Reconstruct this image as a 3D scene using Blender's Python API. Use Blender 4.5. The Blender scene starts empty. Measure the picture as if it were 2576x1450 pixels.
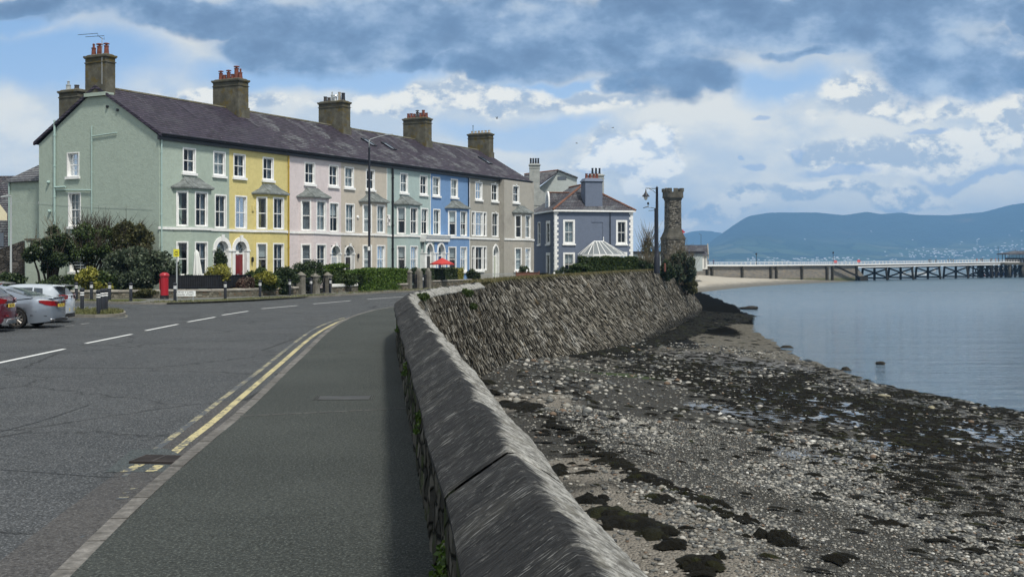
import bpy, bmesh, math, random
import numpy as np
from mathutils import Vector, Matrix
random.seed(7); RNG = np.random.default_rng(11)
SC = bpy.context.scene
COL = SC.collection
FP = 2900.0; CX = 1287.5; HY = 654.0; CH = 2.3      # focal length in measured units, principal column, horizon row, eye height

# ------------------------------------------------------------ camera
cam = bpy.data.cameras.new('camera'); co = bpy.data.objects.new('camera', cam); COL.objects.link(co)
co.location = (0, 0, CH); co.rotation_euler = (math.radians(90), 0, 0)
cam.sensor_width = 36; cam.lens = 36 * FP / 2575; cam.shift_y = -(725 - HY) / 2575
cam.clip_start = 0.1; cam.clip_end = 40000
SC.camera = co
SC.view_settings.view_transform = 'Standard'; SC.view_settings.look = 'None'
SC.view_settings.exposure = 0.24; SC.view_settings.gamma = 1.0
# ------------------------------------------------------------ sun
SUN = Vector((0.48, -0.80, 1.45)).normalized()
sl = bpy.data.lights.new('sun', 'SUN'); sl.energy = 3.5; sl.angle = math.radians(7.0); sl.color = (1.0, 0.94, 0.84)
so = bpy.data.objects.new('sun', sl); COL.objects.link(so); so.location = (60, -40, 60)
so.rotation_euler = SUN.to_track_quat('Z', 'Y').to_euler()

# ------------------------------------------------------------ node helpers
class NT:
    def __init__(s, tree): s.t = tree; s.n = tree.nodes; s.l = tree.links
    def new(s, ty, **kw):
        n = s.n.new(ty)
        for k, v in kw.items(): setattr(n, k, v)
        return n
    def set(s, inp, v):
        if hasattr(v, 'is_linked') or hasattr(v, 'links'): s.l.new(v, inp)
        else: inp.default_value = v
    def m(s, op, a, b=None, c=None, clamp=False):
        n = s.new('ShaderNodeMath', operation=op); n.use_clamp = clamp
        s.set(n.inputs[0], a)
        if b is not None: s.set(n.inputs[1], b)
        if c is not None: s.set(n.inputs[2], c)
        return n.outputs[0]
    def ss(s, v, a, b, lo=0.0, hi=1.0):
        n = s.new('ShaderNodeMapRange', interpolation_type='SMOOTHSTEP')
        s.set(n.inputs[0], v); n.inputs[1].default_value = a; n.inputs[2].default_value = b
        n.inputs[3].default_value = lo; n.inputs[4].default_value = hi
        return n.outputs[0]
    def mix(s, f, a, b, mode='MIX'):
        n = s.new('ShaderNodeMix', data_type='RGBA', blend_type=mode)
        s.set(n.inputs[0], f)
        s.set(n.inputs[6], a if not isinstance(a, tuple) else (*a[:3], 1)); s.set(n.inputs[7], b if not isinstance(b, tuple) else (*b[:3], 1))
        return n.outputs[2]
    def noise(s, vec, scale=5, detail=4, rough=.55, dist=0, dim='3D'):
        n = s.new('ShaderNodeTexNoise', noise_dimensions=dim)
        if vec is not None: s.l.new(vec, n.inputs['Vector'])
        n.inputs['Scale'].default_value = scale; n.inputs['Detail'].default_value = detail
        n.inputs['Roughness'].default_value = rough; n.inputs['Distortion'].default_value = dist
        return n.outputs[0]
    def vor(s, vec, scale=5, feature='F1', out=0, rnd=1.0):
        n = s.new('ShaderNodeTexVoronoi', feature=feature)
        if vec is not None: s.l.new(vec, n.inputs['Vector'])
        n.inputs['Scale'].default_value = scale; n.inputs['Randomness'].default_value = rnd
        return n.outputs[out]
    def coord(s, which='Object'): return s.new('ShaderNodeTexCoord').outputs[which]
    def map(s, vec, sc=(1, 1, 1), loc=(0, 0, 0), rot=(0, 0, 0)):
        n = s.new('ShaderNodeMapping'); s.l.new(vec, n.inputs[0])
        n.inputs['Scale'].default_value = sc; n.inputs['Location'].default_value = loc; n.inputs['Rotation'].default_value = rot
        return n.outputs[0]
    def sep(s, vec):
        n = s.new('ShaderNodeSeparateXYZ'); s.l.new(vec, n.inputs[0]); return n.outputs
    def comb(s, x, y, z):
        n = s.new('ShaderNodeCombineXYZ'); s.set(n.inputs[0], x); s.set(n.inputs[1], y); s.set(n.inputs[2], z); return n.outputs[0]
    def bump(s, h, strength=.5, dist=.02, nrm=None):
        n = s.new('ShaderNodeBump'); n.inputs['Strength'].default_value = strength; n.inputs['Distance'].default_value = dist
        s.l.new(h, n.inputs['Height'])
        if nrm is not None: s.l.new(nrm, n.inputs['Normal'])
        return n.outputs[0]
    def ramp(s, f, stops, interp='LINEAR'):
        n = s.new('ShaderNodeValToRGB'); s.l.new(f, n.inputs[0]); cr = n.color_ramp; cr.interpolation = interp
        while len(cr.elements) < len(stops): cr.elements.new(.5)
        for e, (p, c) in zip(cr.elements, stops): e.position = p; e.color = (*c[:3], 1)
        return n.outputs[0]
def srgb(r, g, b):
    f = lambda c: ((c / 255 + .055) / 1.055) ** 2.4 if c / 255 > .04045 else c / 255 / 12.92
    return (f(r), f(g), f(b))
def newmat(name):
    m = bpy.data.materials.new(name); m.use_nodes = True; m.node_tree.nodes.clear(); t = NT(m.node_tree)
    p = t.new('ShaderNodeBsdfPrincipled'); o = t.new('ShaderNodeOutputMaterial'); t.l.new(p.outputs[0], o.inputs[0])
    return m, t, p, o
def pset(t, p, col=None, rough=None, metal=None, spec=None, nrm=None, coat=None):
    if col is not None: t.set(p.inputs['Base Color'], col if not isinstance(col, tuple) else (*col[:3], 1))
    if rough is not None: t.set(p.inputs['Roughness'], rough)
    if metal is not None: t.set(p.inputs['Metallic'], metal)
    if spec is not None: t.set(p.inputs['Specular IOR Level'], spec)
    if nrm is not None: t.l.new(nrm, p.inputs['Normal'])
    if coat is not None: p.inputs['Coat Weight'].default_value = coat

# ------------------------------------------------------------ world: sky texture with procedural clouds in direction space
W = bpy.data.worlds.new('World'); SC.world = W; W.use_nodes = True; W.node_tree.nodes.clear(); t = NT(W.node_tree)
sky = t.new('ShaderNodeTexSky', sky_type='NISHITA'); sky.sun_disc = False
sky.sun_elevation = math.asin(SUN.z); sky.sun_rotation = math.atan2(SUN.x, SUN.y)
sky.air_density = 1.2; sky.dust_density = 1.0; sky.ozone_density = 3.0
bg1 = t.new('ShaderNodeBackground'); bg1.inputs[1].default_value = 0.085
gen = t.coord('Generated')
x, y, z = t.sep(gen)
yy = t.m('MAXIMUM', t.m('ABSOLUTE', y), 0.12)
u0 = t.m('DIVIDE', x, yy); v0 = t.m('DIVIDE', z, yy)
uv = t.comb(u0, v0, 0.3)
w1 = t.new('ShaderNodeTexNoise'); t.l.new(uv, w1.inputs['Vector']); w1.inputs['Scale'].default_value = 9; w1.inputs['Detail'].default_value = 5
wx, wy, wz = t.sep(w1.outputs['Color'])
U = t.m('ADD', u0, t.m('MULTIPLY', t.m('SUBTRACT', wx, .5), .14)); V = t.m('ADD', v0, t.m('MULTIPLY', t.m('SUBTRACT', wy, .5), .085))
def ell(cx_, cy_, rx, ry):
    a = t.m('DIVIDE', t.m('SUBTRACT', U, (cx_ - CX) / FP), rx / FP); b = t.m('DIVIDE', t.m('SUBTRACT', V, (HY - cy_) / FP), ry / FP)
    return t.m('SUBTRACT', 1.0, t.m('SQRT', t.m('ADD', t.m('MULTIPLY', a, a), t.m('MULTIPLY', b, b))))
def field(lst):
    o = None
    for e in lst:
        q = ell(*e); o = q if o is None else t.m('MAXIMUM', o, q)
    return t.m('MAXIMUM', o, -1.0)
n_big = t.noise(t.map(uv, (1, 1.7, 1)), 11, 9, .58)
n_fin = t.noise(t.map(uv, (1, 1.5, 1), (3, 1, 0)), 34, 8, .62)
n_wide = t.noise(t.map(uv, (1, 2.6, 1), (7, 2, 0)), 5, 8, .55)
# blue base
blue = t.mix(t.ss(v0, 0.0, .26), srgb(184, 204, 224), srgb(136, 174, 218))
base = t.mix(.45, blue, sky.outputs[0])
# thin white veil, strongest low down and at the right
bwin = field([(180, 150, 330, 90), (40, 60, 220, 60), (860, 175, 380, 48), (1380, 215, 160, 26), (1960, 205, 180, 60), (700, 170, 240, 60), (1300, 330, 200, 40)])
veil = t.ss(t.m('SUBTRACT', t.m('MULTIPLY', t.m('SUBTRACT', n_wide, .5), 1.3), bwin), -.62, .35)
lowv = t.ss(v0, 0.16, 0.01)
veil = t.m('MAXIMUM', veil, t.m('MULTIPLY', lowv, .75))
veilc = t.mix(t.ss(n_big, .36, .62), srgb(196, 203, 208), srgb(236, 231, 216))
c1 = t.mix(t.m('MULTIPLY', veil, .92), blue, veilc)
# bright cumulus
cu = field([(1560, 400, 140, 62), (1615, 368, 85, 52), (1490, 425, 90, 24), (1535, 216, 60, 30), (1220, 235, 120, 36), (1000, 255, 190, 42), (1420, 262, 170, 26), (2060, 395, 90, 42), (2210, 410, 190, 52), (2420, 400, 180, 60), (2540, 330, 120, 80), (2180, 245, 130, 60), (2330, 275, 260, 40), (2500, 220, 130, 60), (1770, 540, 70, 26), (1870, 520, 60, 26), (2040, 510, 70, 26), (2560, 120, 70, 60), (2150, 500, 250, 20), (600, 250, 180, 30), (1330, 445, 90, 20)])
cud = t.m('ADD', t.m('ADD', cu, .06), t.m('MULTIPLY', t.m('SUBTRACT', n_fin, .5), 1.2))
cua = t.ss(cud, -.18, .34)
n_sh = t.noise(t.map(uv, (1, 1.5, 1), (3, 1.018, 0)), 34, 8, .62)   # same noise stepped upward: self shading of the billows
cush = t.ss(t.m('ADD', t.m('SUBTRACT', n_fin, n_sh), t.m('MULTIPLY', t.m('SUBTRACT', n_big, .5), -.55)), -.10, .10)
cuc = t.mix(cush, srgb(168, 180, 194), srgb(248, 242, 226))
c2 = t.mix(t.m('MULTIPLY', cua, .93), c1, cuc)
cb = t.m('ADD', field([(1570, 400, 105, 55), (1622, 372, 62, 50), (1500, 425, 80, 26), (1640, 420, 70, 40)]), t.m('MULTIPLY', t.m('SUBTRACT', n_fin, .5), .95))
c2 = t.mix(t.ss(cb, -.04, .16), c2, t.mix(t.ss(t.m('ADD', t.m('SUBTRACT', n_fin, n_sh), t.m('MULTIPLY', t.m('SUBTRACT', cb, .35), .22)), -.12, .09), srgb(190, 200, 212), srgb(250, 246, 234)))
# dark stratocumulus decks
dk = field([(120, 6, 300, 34), (380, 28, 300, 50), (560, 20, 300, 50), (700, 90, 120, 52), (900, 60, 330, 105), (1130, 70, 260, 110), (1060, 150, 90, 30), (1320, 110, 220, 90), (1250, 170, 170, 34), (1560, 80, 330, 120), (1660, 190, 170, 70), (1730, 215, 80, 45), (1850, 50, 330, 80), (2120, 60, 240, 90), (2330, 130, 240, 130), (2420, 190, 190, 80), (2560, 60, 60, 60), (2250, 10, 400, 80), (1780, 10, 600, 60), (2010, 120, 130, 22)])
dkd = t.m('ADD', t.m('ADD', dk, .10), t.m('MULTIPLY', t.m('SUBTRACT', n_big, .5), 1.15))
# overhead (outside the picture): broken cloud so that the light is that of a half overcast sky
over = t.m('MULTIPLY', t.ss(v0, .24, .5), t.ss(n_wide, .36, .55))
dka = t.m('MAXIMUM', t.ss(dkd, -.05, .42), over)
dkt = t.ss(t.m('ADD', t.m('ADD', t.m('MULTIPLY', dkd, .40), t.m('MULTIPLY', t.m('SUBTRACT', n_big, .46), 1.5)), t.m('MULTIPLY', t.m('SUBTRACT', n_fin, .5), .9)), -.22, .72)
dkc = t.ramp(dkt, [(0, srgb(172, 190, 210)), (.3, srgb(134, 158, 188)), (.6, srgb(106, 134, 168)), (1, srgb(82, 110, 146))])
dkc = t.mix(t.ss(v0, .24, .5), dkc, srgb(196, 199, 198))
c3 = t.mix(t.m('MULTIPLY', dka, .95), c2, dkc)
# small dark scud low over the hills
sc_ = field([(1862, 437, 44, 16), (1935, 285, 46, 12), (1825, 405, 14, 10), (2330, 345, 60, 9), (2120, 452, 120, 18), (2010, 395, 34, 30), (2480, 470, 200, 16)])
sca = t.ss(t.m('ADD', sc_, t.m('MULTIPLY', t.m('SUBTRACT', n_fin, .5), 1.6)), 0.0, .5)
c4 = t.mix(t.m('MULTIPLY', sca, .7), c3, srgb(150, 172, 204))
t.l.new(sky.outputs[0], bg1.inputs[0])
bg2 = t.new('ShaderNodeBackground'); c4 = t.mix(t.ss(y, .1, -.15), c4, t.mix(t.ss(n_wide, .4, .6), srgb(168, 184, 202), srgb(222, 220, 212)))
t.l.new(c4, bg2.inputs[0]); t.l.new(t.ss(v0, .24, 0.0, 1.0, 1.34), bg2.inputs[1])
mx = t.new('ShaderNodeMixShader'); mx.inputs[0].default_value = .93
t.l.new(bg1.outputs[0], mx.inputs[1]); t.l.new(bg2.outputs[0], mx.inputs[2])
wo = t.new('ShaderNodeOutputWorld'); t.l.new(mx.outputs[0], wo.inputs[0])

# ------------------------------------------------------------ geometry helpers
def P(x, y, h=0.0):
    Z = (CH - h) * FP / (y - HY); return ((x - CX) / FP * Z, Z, h)
def at(x, y, Z): return ((x - CX) / FP * Z, Z, CH + (HY - y) / FP * Z)
def ident(p): return p
class MB:
    def __init__(s, T=None): s.V = []; s.F = []; s.M = []; s.T = T or ident
    def v(s, p): s.V.append(tuple(s.T(p))); return len(s.V) - 1
    def poly(s, pts, m=0): s.F.append([s.v(p) for p in pts]); s.M.append(m)
    def idx(s, ids, m=0): s.F.append(list(ids)); s.M.append(m)
    def hexa(s, p, m=0):
        i = [s.v(q) for q in p]
        for f in ((0, 3, 2, 1), (4, 5, 6, 7), (0, 1, 5, 4), (1, 2, 6, 5), (2, 3, 7, 6), (3, 0, 4, 7)): s.idx([i[k] for k in f], m)
    def box(s, x0, x1, y0, y1, z0, z1, m=0):
        s.hexa([(x0, y0, z0), (x1, y0, z0), (x1, y1, z0), (x0, y1, z0), (x0, y0, z1), (x1, y0, z1), (x1, y1, z1), (x0, y1, z1)], m)
    def frus(s, cx, cy, z0, z1, a0, b0, a1, b1, m=0):
        s.hexa([(cx - a0, cy - b0, z0), (cx + a0, cy - b0, z0), (cx + a0, cy + b0, z0), (cx - a0, cy + b0, z0), (cx - a1, cy - b1, z1), (cx + a1, cy - b1, z1), (cx + a1, cy + b1, z1), (cx - a1, cy + b1, z1)], m)
    def prism(s, pts, z0, z1, m=0, mtop=None):
        a = [s.v((p[0], p[1], z0)) for p in pts]; b = [s.v((p[0], p[1], z1)) for p in pts]; n = len(pts)
        s.idx(a[::-1], m); s.idx(b, m if mtop is None else mtop)
        for i in range(n): s.idx([a[i], a[(i + 1) % n], b[(i + 1) % n], b[i]], m)
    def slab(s, pts, y0, y1, m=0):          # polygon given in (x, z), pushed from y0 to y1
        a = [s.v((p[0], y0, p[1])) for p in pts]; b = [s.v((p[0], y1, p[1])) for p in pts]; n = len(pts)
        s.idx(a, m); s.idx(b[::-1], m)
        for i in range(n): s.idx([a[(i + 1) % n], a[i], b[i], b[(i + 1) % n]], m)
    def strip(s, A, B, m=0):
        a = [s.v(p) for p in A]; b = [s.v(p) for p in B]
        for i in range(len(A) - 1): s.idx([a[i], a[i + 1], b[i + 1], b[i]], m)
    def tube(s, pts, r, n=8, m=0, cap=True):
        rs = r if isinstance(r, (list, tuple)) else [r] * len(pts); rings = []
        P_ = [Vector(p) for p in pts]; up = None
        for i, p in enumerate(P_):
            d = (P_[min(i + 1, len(P_) - 1)] - P_[max(i - 1, 0)])
            if d.length < 1e-9: d = Vector((0, 0, 1))
            d.normalize()
            if up is None: up = Vector((0, 0, 1)) if abs(d.z) < .9 else Vector((1, 0, 0))
            a = d.cross(up).normalized(); b = a.cross(d); up = b
            rings.append([s.v(p + (a * math.cos(k * math.tau / n) + b * math.sin(k * math.tau / n)) * rs[i]) for k in range(n)])
        for i in range(len(rings) - 1):
            for k in range(n): s.idx([rings[i][k], rings[i][(k + 1) % n], rings[i + 1][(k + 1) % n], rings[i + 1][k]], m)
        if cap: s.idx(rings[0][::-1], m); s.idx(rings[-1], m)
    def lathe(s, prof, c=(0, 0, 0), n=16, m=0, axis='z', cap=True):
        rings = []
        for r, h in prof:
            ring = []
            for k in range(n):
                a = k * math.tau / n; q = (r * math.cos(a), r * math.sin(a))
                ring.append(s.v((c[0] + q[0], c[1] + q[1], c[2] + h) if axis == 'z' else (c[0] + q[0], c[1] + h, c[2] + q[1])))
            rings.append(ring)
        for i in range(len(rings) - 1):
            for k in range(n): s.idx([rings[i][k], rings[i][(k + 1) % n], rings[i + 1][(k + 1) % n], rings[i + 1][k]], m)
        if cap: s.idx(rings[0][::-1], m); s.idx(rings[-1], m)
    def build(s, name, mats, parent=None, smooth=False, label=None, cat=None, group=None, kind=None, uvf=None, sub=0, auto=None):
        me = bpy.data.meshes.new(name); me.from_pydata(s.V, [], s.F)
        mats = mats if isinstance(mats, (list, tuple)) else [mats]
        for q in mats: me.materials.append(q)
        me.polygons.foreach_set('material_index', s.M)
        if smooth: me.polygons.foreach_set('use_smooth', [True] * len(s.F))
        me.validate(); me.update()
        bm = bmesh.new(); bm.from_mesh(me); bmesh.ops.recalc_face_normals(bm, faces=bm.faces); bm.to_mesh(me); bm.free()
        if auto: me.polygons.foreach_set('use_smooth', [True] * len(me.polygons)); me.set_sharp_from_angle(angle=math.radians(auto))
        o = bpy.data.objects.new(name, me); COL.objects.link(o)
        if parent is not None: o.parent = parent
        if sub:
            sm = o.modifiers.new('sub', 'SUBSURF'); sm.levels = sub; sm.render_levels = sub
        tag(o, label, cat, group, kind); return o
def tag(o, label=None, cat=None, group=None, kind=None):
    if label: o['label'] = label
    if cat: o['category'] = cat
    if group: o['group'] = group
    if kind: o['kind'] = kind
    return o
def thing(name, loc, rz=0, label=None, cat=None, group=None):
    o = bpy.data.objects.new(name, None); COL.objects.link(o); o.location = loc; o.rotation_euler = (0, 0, rz)
    o.empty_display_size = .2; return tag(o, label, cat, group)
def kids(o): return [c for c in COL.objects if c.parent == o]
def dup(root, loc, rz=None, label=None, group=None):
    def cp(o, par):
        c = o.copy(); COL.objects.link(c)
        if par is not None: c.parent = par
        for k in kids(o): cp(k, c)
        return c
    r = cp(root, None); r.location = loc
    if rz is not None: r.rotation_euler = (0, 0, rz)
    if label: r['label'] = label
    if group: r['group'] = group; root['group'] = group
    return r
def npmesh(name, V, F, mats, parent=None, smooth=False, fsize=4):
    me = bpy.data.meshes.new(name); nv = len(V); nf = len(F)
    me.vertices.add(nv); me.vertices.foreach_set('co', np.asarray(V, dtype=np.float32).ravel())
    me.loops.add(nf * fsize); me.loops.foreach_set('vertex_index', np.asarray(F, dtype=np.int32).ravel())
    me.polygons.add(nf); me.polygons.foreach_set('loop_start', np.arange(0, nf * fsize, fsize, dtype=np.int32))
    me.polygons.foreach_set('loop_total', np.full(nf, fsize, dtype=np.int32))
    me.update(calc_edges=True)
    for q in (mats if isinstance(mats, (list, tuple)) else [mats]): me.materials.append(q)
    if smooth: me.polygons.foreach_set('use_smooth', [True] * nf)
    o = bpy.data.objects.new(name, me); COL.objects.link(o)
    if parent is not None: o.parent = parent
    return o
def text_mesh(name, s, size, mat, parent, loc, rot, extr=.002, sx=1.0, align='CENTER'):
    cu_ = bpy.data.curves.new(name, 'FONT'); cu_.body = s; cu_.size = size; cu_.extrude = extr; cu_.align_x = align; cu_.align_y = 'CENTER'
    tmp = bpy.data.objects.new('tmp', cu_); COL.objects.link(tmp)
    me = bpy.data.meshes.new_from_object(tmp); bpy.data.objects.remove(tmp); me.name = name
    me.materials.clear(); me.materials.append(mat)
    o = bpy.data.objects.new(name, me); COL.objects.link(o); o.parent = parent; o.location = loc; o.rotation_euler = rot; o.scale = (sx, 1, 1)
    return o

# ------------------------------------------------------------ materials
def island(t): return t.new('ShaderNodeNewGeometry').outputs['Random Per Island']
def m_plain(name, col, rough=.6, metal=0, spec=.5, coat=0, var=.0, bump=0, bscale=40):
    m, t, p, o = newmat(name); pset(t, p, col, rough, metal, spec)
    c = t.coord()
    if var:
        n = t.noise(c, 3, 5); pset(t, p, t.mix(t.ss(n, .3, .7), tuple(q * (1 - var) for q in col), tuple(min(1, q * (1 + var)) for q in col)))
    if bump: pset(t, p, nrm=t.bump(t.noise(c, bscale, 4), .5, bump))
    if coat: p.inputs['Coat Weight'].default_value = coat; p.inputs['Coat Roughness'].default_value = .06
    return m
def m_render(name, col, dirt=.12, streak=.25, rough=.85, bs=.012):
    m, t, p, o = newmat(name); c = t.coord()
    n1 = t.noise(c, .9, 6, .6); n2 = t.noise(t.map(c, (3, 3, .25)), 2.5, 5, .6); n3 = t.noise(c, 14, 4, .6)
    k = t.mix(t.m('MULTIPLY', t.ss(n1, .45, .75), dirt * 2), col, tuple(q * .72 for q in col))
    k = t.mix(t.m('MULTIPLY', t.ss(n2, .55, .8), streak), k, tuple(q * .62 for q in col))
    k = t.mix(t.m('MULTIPLY', t.ss(n3, .35, .7), .10), k, tuple(min(1, q * 1.25) for q in col))
    n4 = t.noise(c, 3.6, 5, .7, .8); k = t.mix(t.ss(n4, .42, .62, 0, .16), k, tuple(q * .6 for q in col))
    b = t.m('ADD', t.m('MULTIPLY', n4, 1.6), t.m('MULTIPLY', t.noise(c, 12, 3), .5))
    pset(t, p, k, rough, nrm=t.bump(b, .8, bs), spec=.25); return m
def m_slate(name, ca, cb, lich, amt=.5):
    m, t, p, o = newmat(name); c = t.coord(); X, Y, Z_ = t.sep(c)
    v = t.comb(X, t.m('MULTIPLY', Z_, 2.0), 0)
    b = t.new('ShaderNodeTexBrick'); t.l.new(v, b.inputs['Vector'])
    b.inputs['Scale'].default_value = 1; b.inputs['Brick Width'].default_value = .28; b.inputs['Row Height'].default_value = .36
    b.inputs['Mortar Size'].default_value = .030; b.inputs['Mortar Smooth'].default_value = .3
    b.inputs['Color1'].default_value = (*ca, 1); b.inputs['Color2'].default_value = (*cb, 1); b.inputs['Mortar'].default_value = (.008, .008, .012, 1)
    row = t.m('FRACT', t.m('DIVIDE', t.m('MULTIPLY', Z_, 2.0), .36))
    n1 = t.noise(t.map(c, (1, 1, 1.6)), .55, 7, .65, .6); n2 = t.noise(c, 7, 5, .65)
    n1b = t.noise(t.map(c, (.35, .35, .35)), .5, 3)
    f = t.m('MULTIPLY', t.ss(t.m('ADD', t.m('MULTIPLY', n1, .75), t.m('MULTIPLY', n1b, .35)), .50, .60), t.ss(n2, .35, .6))
    k = t.mix(t.m('MULTIPLY', f, amt), b.outputs[0], lich)
    k = t.mix(t.ss(t.noise(c, .8, 6, .7), .42, .62, 0, .5), k, tuple(q * 2.2 for q in ca))
    k = t.mix(t.ss(row, .40, .12, 0, .92), k, (.006, .006, .009))
    sp = t.ss(t.vor(c, 1.9), .05, .025)
    k = t.mix(sp, k, (.55, .56, .55))
    h = t.m('ADD', t.m('MULTIPLY', row, -1.0), t.m('MULTIPLY', n2, .5))
    pset(t, p, k, t.m('ADD', .55, t.m('MULTIPLY', n2, .3)), nrm=t.bump(h, .9, .03), spec=.25); return m
def m_stone(name, ca, cb, cc, sc=3, bs=.02, lichen=None):
    m, t, p, o = newmat(name); c = t.coord()
    n1 = t.noise(c, sc, 6, .62); n2 = t.noise(c, sc * 5, 5, .6)
    k = t.ramp(n1, [(.3, ca), (.5, cb), (.7, cc)])
    k = t.mix(t.m('MULTIPLY', t.ss(n2, .4, .7), .4), k, tuple(q * .55 for q in cb))
    k = t.mix(t.m('MULTIPLY', island(t), .4), k, tuple(q * .5 for q in ca))
    if lichen: k = t.mix(t.m('MULTIPLY', t.ss(t.noise(c, sc * .7, 7, .7), .52, .62), .75), k, lichen)
    pset(t, p, k, .9, nrm=t.bump(n2, .8, bs), spec=.2); return m
def m_rubble(name, cols, sc=2.2, mortar=(.25, .23, .2), zs=1.8, bs=.05):
    m, t, p, o = newmat(name); c = t.map(t.coord(), (1, 1, zs))
    ed = t.vor(c, sc, 'DISTANCE_TO_EDGE'); ce = t.vor(c, sc, 'F1', 1); r, g, b_ = t.sep(ce)
    k = t.ramp(r, [(i / (len(cols) - 1), q) for i, q in enumerate(cols)])
    n = t.noise(c, sc * 6, 5); k = t.mix(t.m('MULTIPLY', t.ss(n, .4, .7), .4), k, tuple(q * .5 for q in cols[0]))
    k = t.mix(t.ss(ed, .05, .015), k, mortar)
    pset(t, p, k, .9, nrm=t.bump(t.m('ADD', t.ss(ed, 0, .09), t.m('MULTIPLY', n, .3)), .9, bs), spec=.2); return m
def m_leaf(name, c0, c1, c2, sheen=.45):
    m, t, p, o = newmat(name); r = island(t)
    k = t.ramp(r, [(0, c0), (.5, c1), (1, c2)])
    pset(t, p, k, sheen, spec=.35)
    tr = t.new('ShaderNodeBsdfTranslucent'); t.l.new(k, tr.inputs[0]); mx = t.new('ShaderNodeMixShader'); mx.inputs[0].default_value = .25
    t.l.new(p.outputs[0], mx.inputs[1]); t.l.new(tr.outputs[0], mx.inputs[2]); t.l.new(mx.outputs[0], o.inputs[0]); return m
M = {}
M['white'] = m_plain('white_paint', (.78, .79, .78), .5, var=.08)
M['white2'] = m_render('white_masonry', (.74, .75, .73), .15, .3, .7, .003)
M['black'] = m_plain('black_paint', (.010, .011, .014), .35)
M['iron'] = m_plain('black_iron', (.008, .010, .018), .4)
M['lead'] = m_stone('lead_sheet', (.10, .115, .11), (.18, .20, .20), (.30, .33, .33), 2.2, .004)
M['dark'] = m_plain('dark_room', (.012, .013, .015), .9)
M['terra'] = m_plain('terracotta', (.15, .045, .028), .8, var=.3)
M['terra2'] = m_plain('dark_terracotta', (.045, .04, .04), .8, var=.3)
M['buff'] = m_plain('buff_clay', (.36, .32, .26), .8, var=.2)
M['steel'] = m_plain('galvanised_steel', (.45, .47, .48), .4, .8)
M['grey_metal'] = m_plain('grey_painted_steel', (.33, .36, .37), .5)
M['pipe'] = m_plain('pale_green_pipe', srgb(158, 182, 178), .5)
M['ygpipe'] = m_plain('ochre_pipe', srgb(172, 146, 48), .5)
M['slate1'] = m_slate('slate_roof', (.020, .016, .027), (.058, .047, .070), (.20, .22, .23), .15)
M['slate2'] = m_slate('weathered_slate_roof', (.023, .018, .028), (.060, .049, .070), (.23, .25, .255), .62)
M['slate3'] = m_slate('grey_slate_roof', (.040, .042, .052), (.10, .09, .10), (.30, .33, .34), .5)
M['chim'] = m_stone('chimney_render', (.07, .068, .052), (.12, .115, .09), (.18, .175, .14), 1.6, .008, (.115, .085, .018))
M['chim2'] = m_stone('pale_chimney_render', (.30, .32, .31), (.40, .42, .40), (.48, .5, .48), 1.6, .006)
M['curt'] = m_plain('net_curtain', (.42, .46, .48), .9, var=.2)
M['curtd'] = m_plain('heavy_curtain', (.16, .19, .22), .9, var=.3)
M['blind'] = m_plain('blind', (.62, .64, .64), .9)
def m_glass(name):
    m, t, p, o = newmat(name); t.n.remove(p)
    g = t.new('ShaderNodeBsdfGlossy'); g.inputs['Roughness'].default_value = .03; g.inputs[0].default_value = (.9, .95, 1, 1)
    tr = t.new('ShaderNodeBsdfTransparent'); tr.inputs[0].default_value = (.82, .88, .9, 1)
    fr = t.new('ShaderNodeFresnel'); fr.inputs[0].default_value = 1.5
    n = t.noise(t.coord(), 1.3, 2); t.l.new(t.bump(n, .25, .03), g.inputs['Normal'])
    mx = t.new('ShaderNodeMixShader'); t.l.new(t.m('MULTIPLY', t.m('ADD', fr.outputs[0], .03), .55), mx.inputs[0]); t.l.new(tr.outputs[0], mx.inputs[1]); t.l.new(g.outputs[0], mx.inputs[2])
    t.l.new(mx.outputs[0], o.inputs[0]); return m
M['glass'] = m_glass('window_glass')
COLS = dict(green=srgb(162, 176, 165), yellow=srgb(204, 192, 132), pink=srgb(206, 197, 198), beige=srgb(186, 179, 167), teal=srgb(162, 180, 178), blue=srgb(112, 144, 184), grey=srgb(158, 156, 148), grey2=srgb(164, 161, 153), slateblue=srgb(104, 114, 132))
for k_, c_ in COLS.items():
    M[k_] = m_render(k_ + '_render', c_, *( (.34, .8) if k_.startswith('grey') else (.16, .30) ), bs=.02 if k_ in ('green', 'yellow', 'pink', 'grey') else .008)

# asphalt
def m_asphalt(name, ca, cb, speck, crack=True):
    m, t, p, o = newmat(name); c = t.coord()
    n0 = t.noise(c, .35, 4); n1 = t.noise(c, 38, 3, .7); n2 = t.noise(c, 2.2, 6, .65); vo = t.vor(c, 60)
    k = t.mix(t.ss(n0, .35, .65), ca, cb)
    k = t.mix(t.m('MULTIPLY', t.ss(n2, .45, .75), .35), k, tuple(q * .6 for q in ca))
    n3 = t.noise(c, 13, 4, .75)
    k = t.mix(t.ss(n3, .52, .68, 0, .30), k, speck); k = t.mix(t.ss(n3, .48, .34, 0, .6), k, tuple(q * .35 for q in ca))
    k = t.mix(t.ss(n1, .53, .66, 0, .9), k, speck)
    k = t.mix(t.m('MULTIPLY', t.ss(n1, .46, .32), .9), k, tuple(q * .25 for q in ca))
    if crack:
        ed = t.vor(t.comb(*[t.m('ADD', q, t.m('MULTIPLY', n2, .8)) for q in t.sep(c)]), .23, 'DISTANCE_TO_EDGE')
        k = t.mix(t.m('MULTIPLY', t.ss(ed, .012, .003), .75), k, (.008, .009, .01))
    pset(t, p, k, .82, nrm=t.bump(t.m('ADD', n1, t.m('ADD', t.m('MULTIPLY', vo, .4), n3)), .9, .014), spec=.3); return m
M['road'] = m_asphalt('asphalt', (.034, .039, .044), (.048, .053, .058), (.20, .21, .22))
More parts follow.
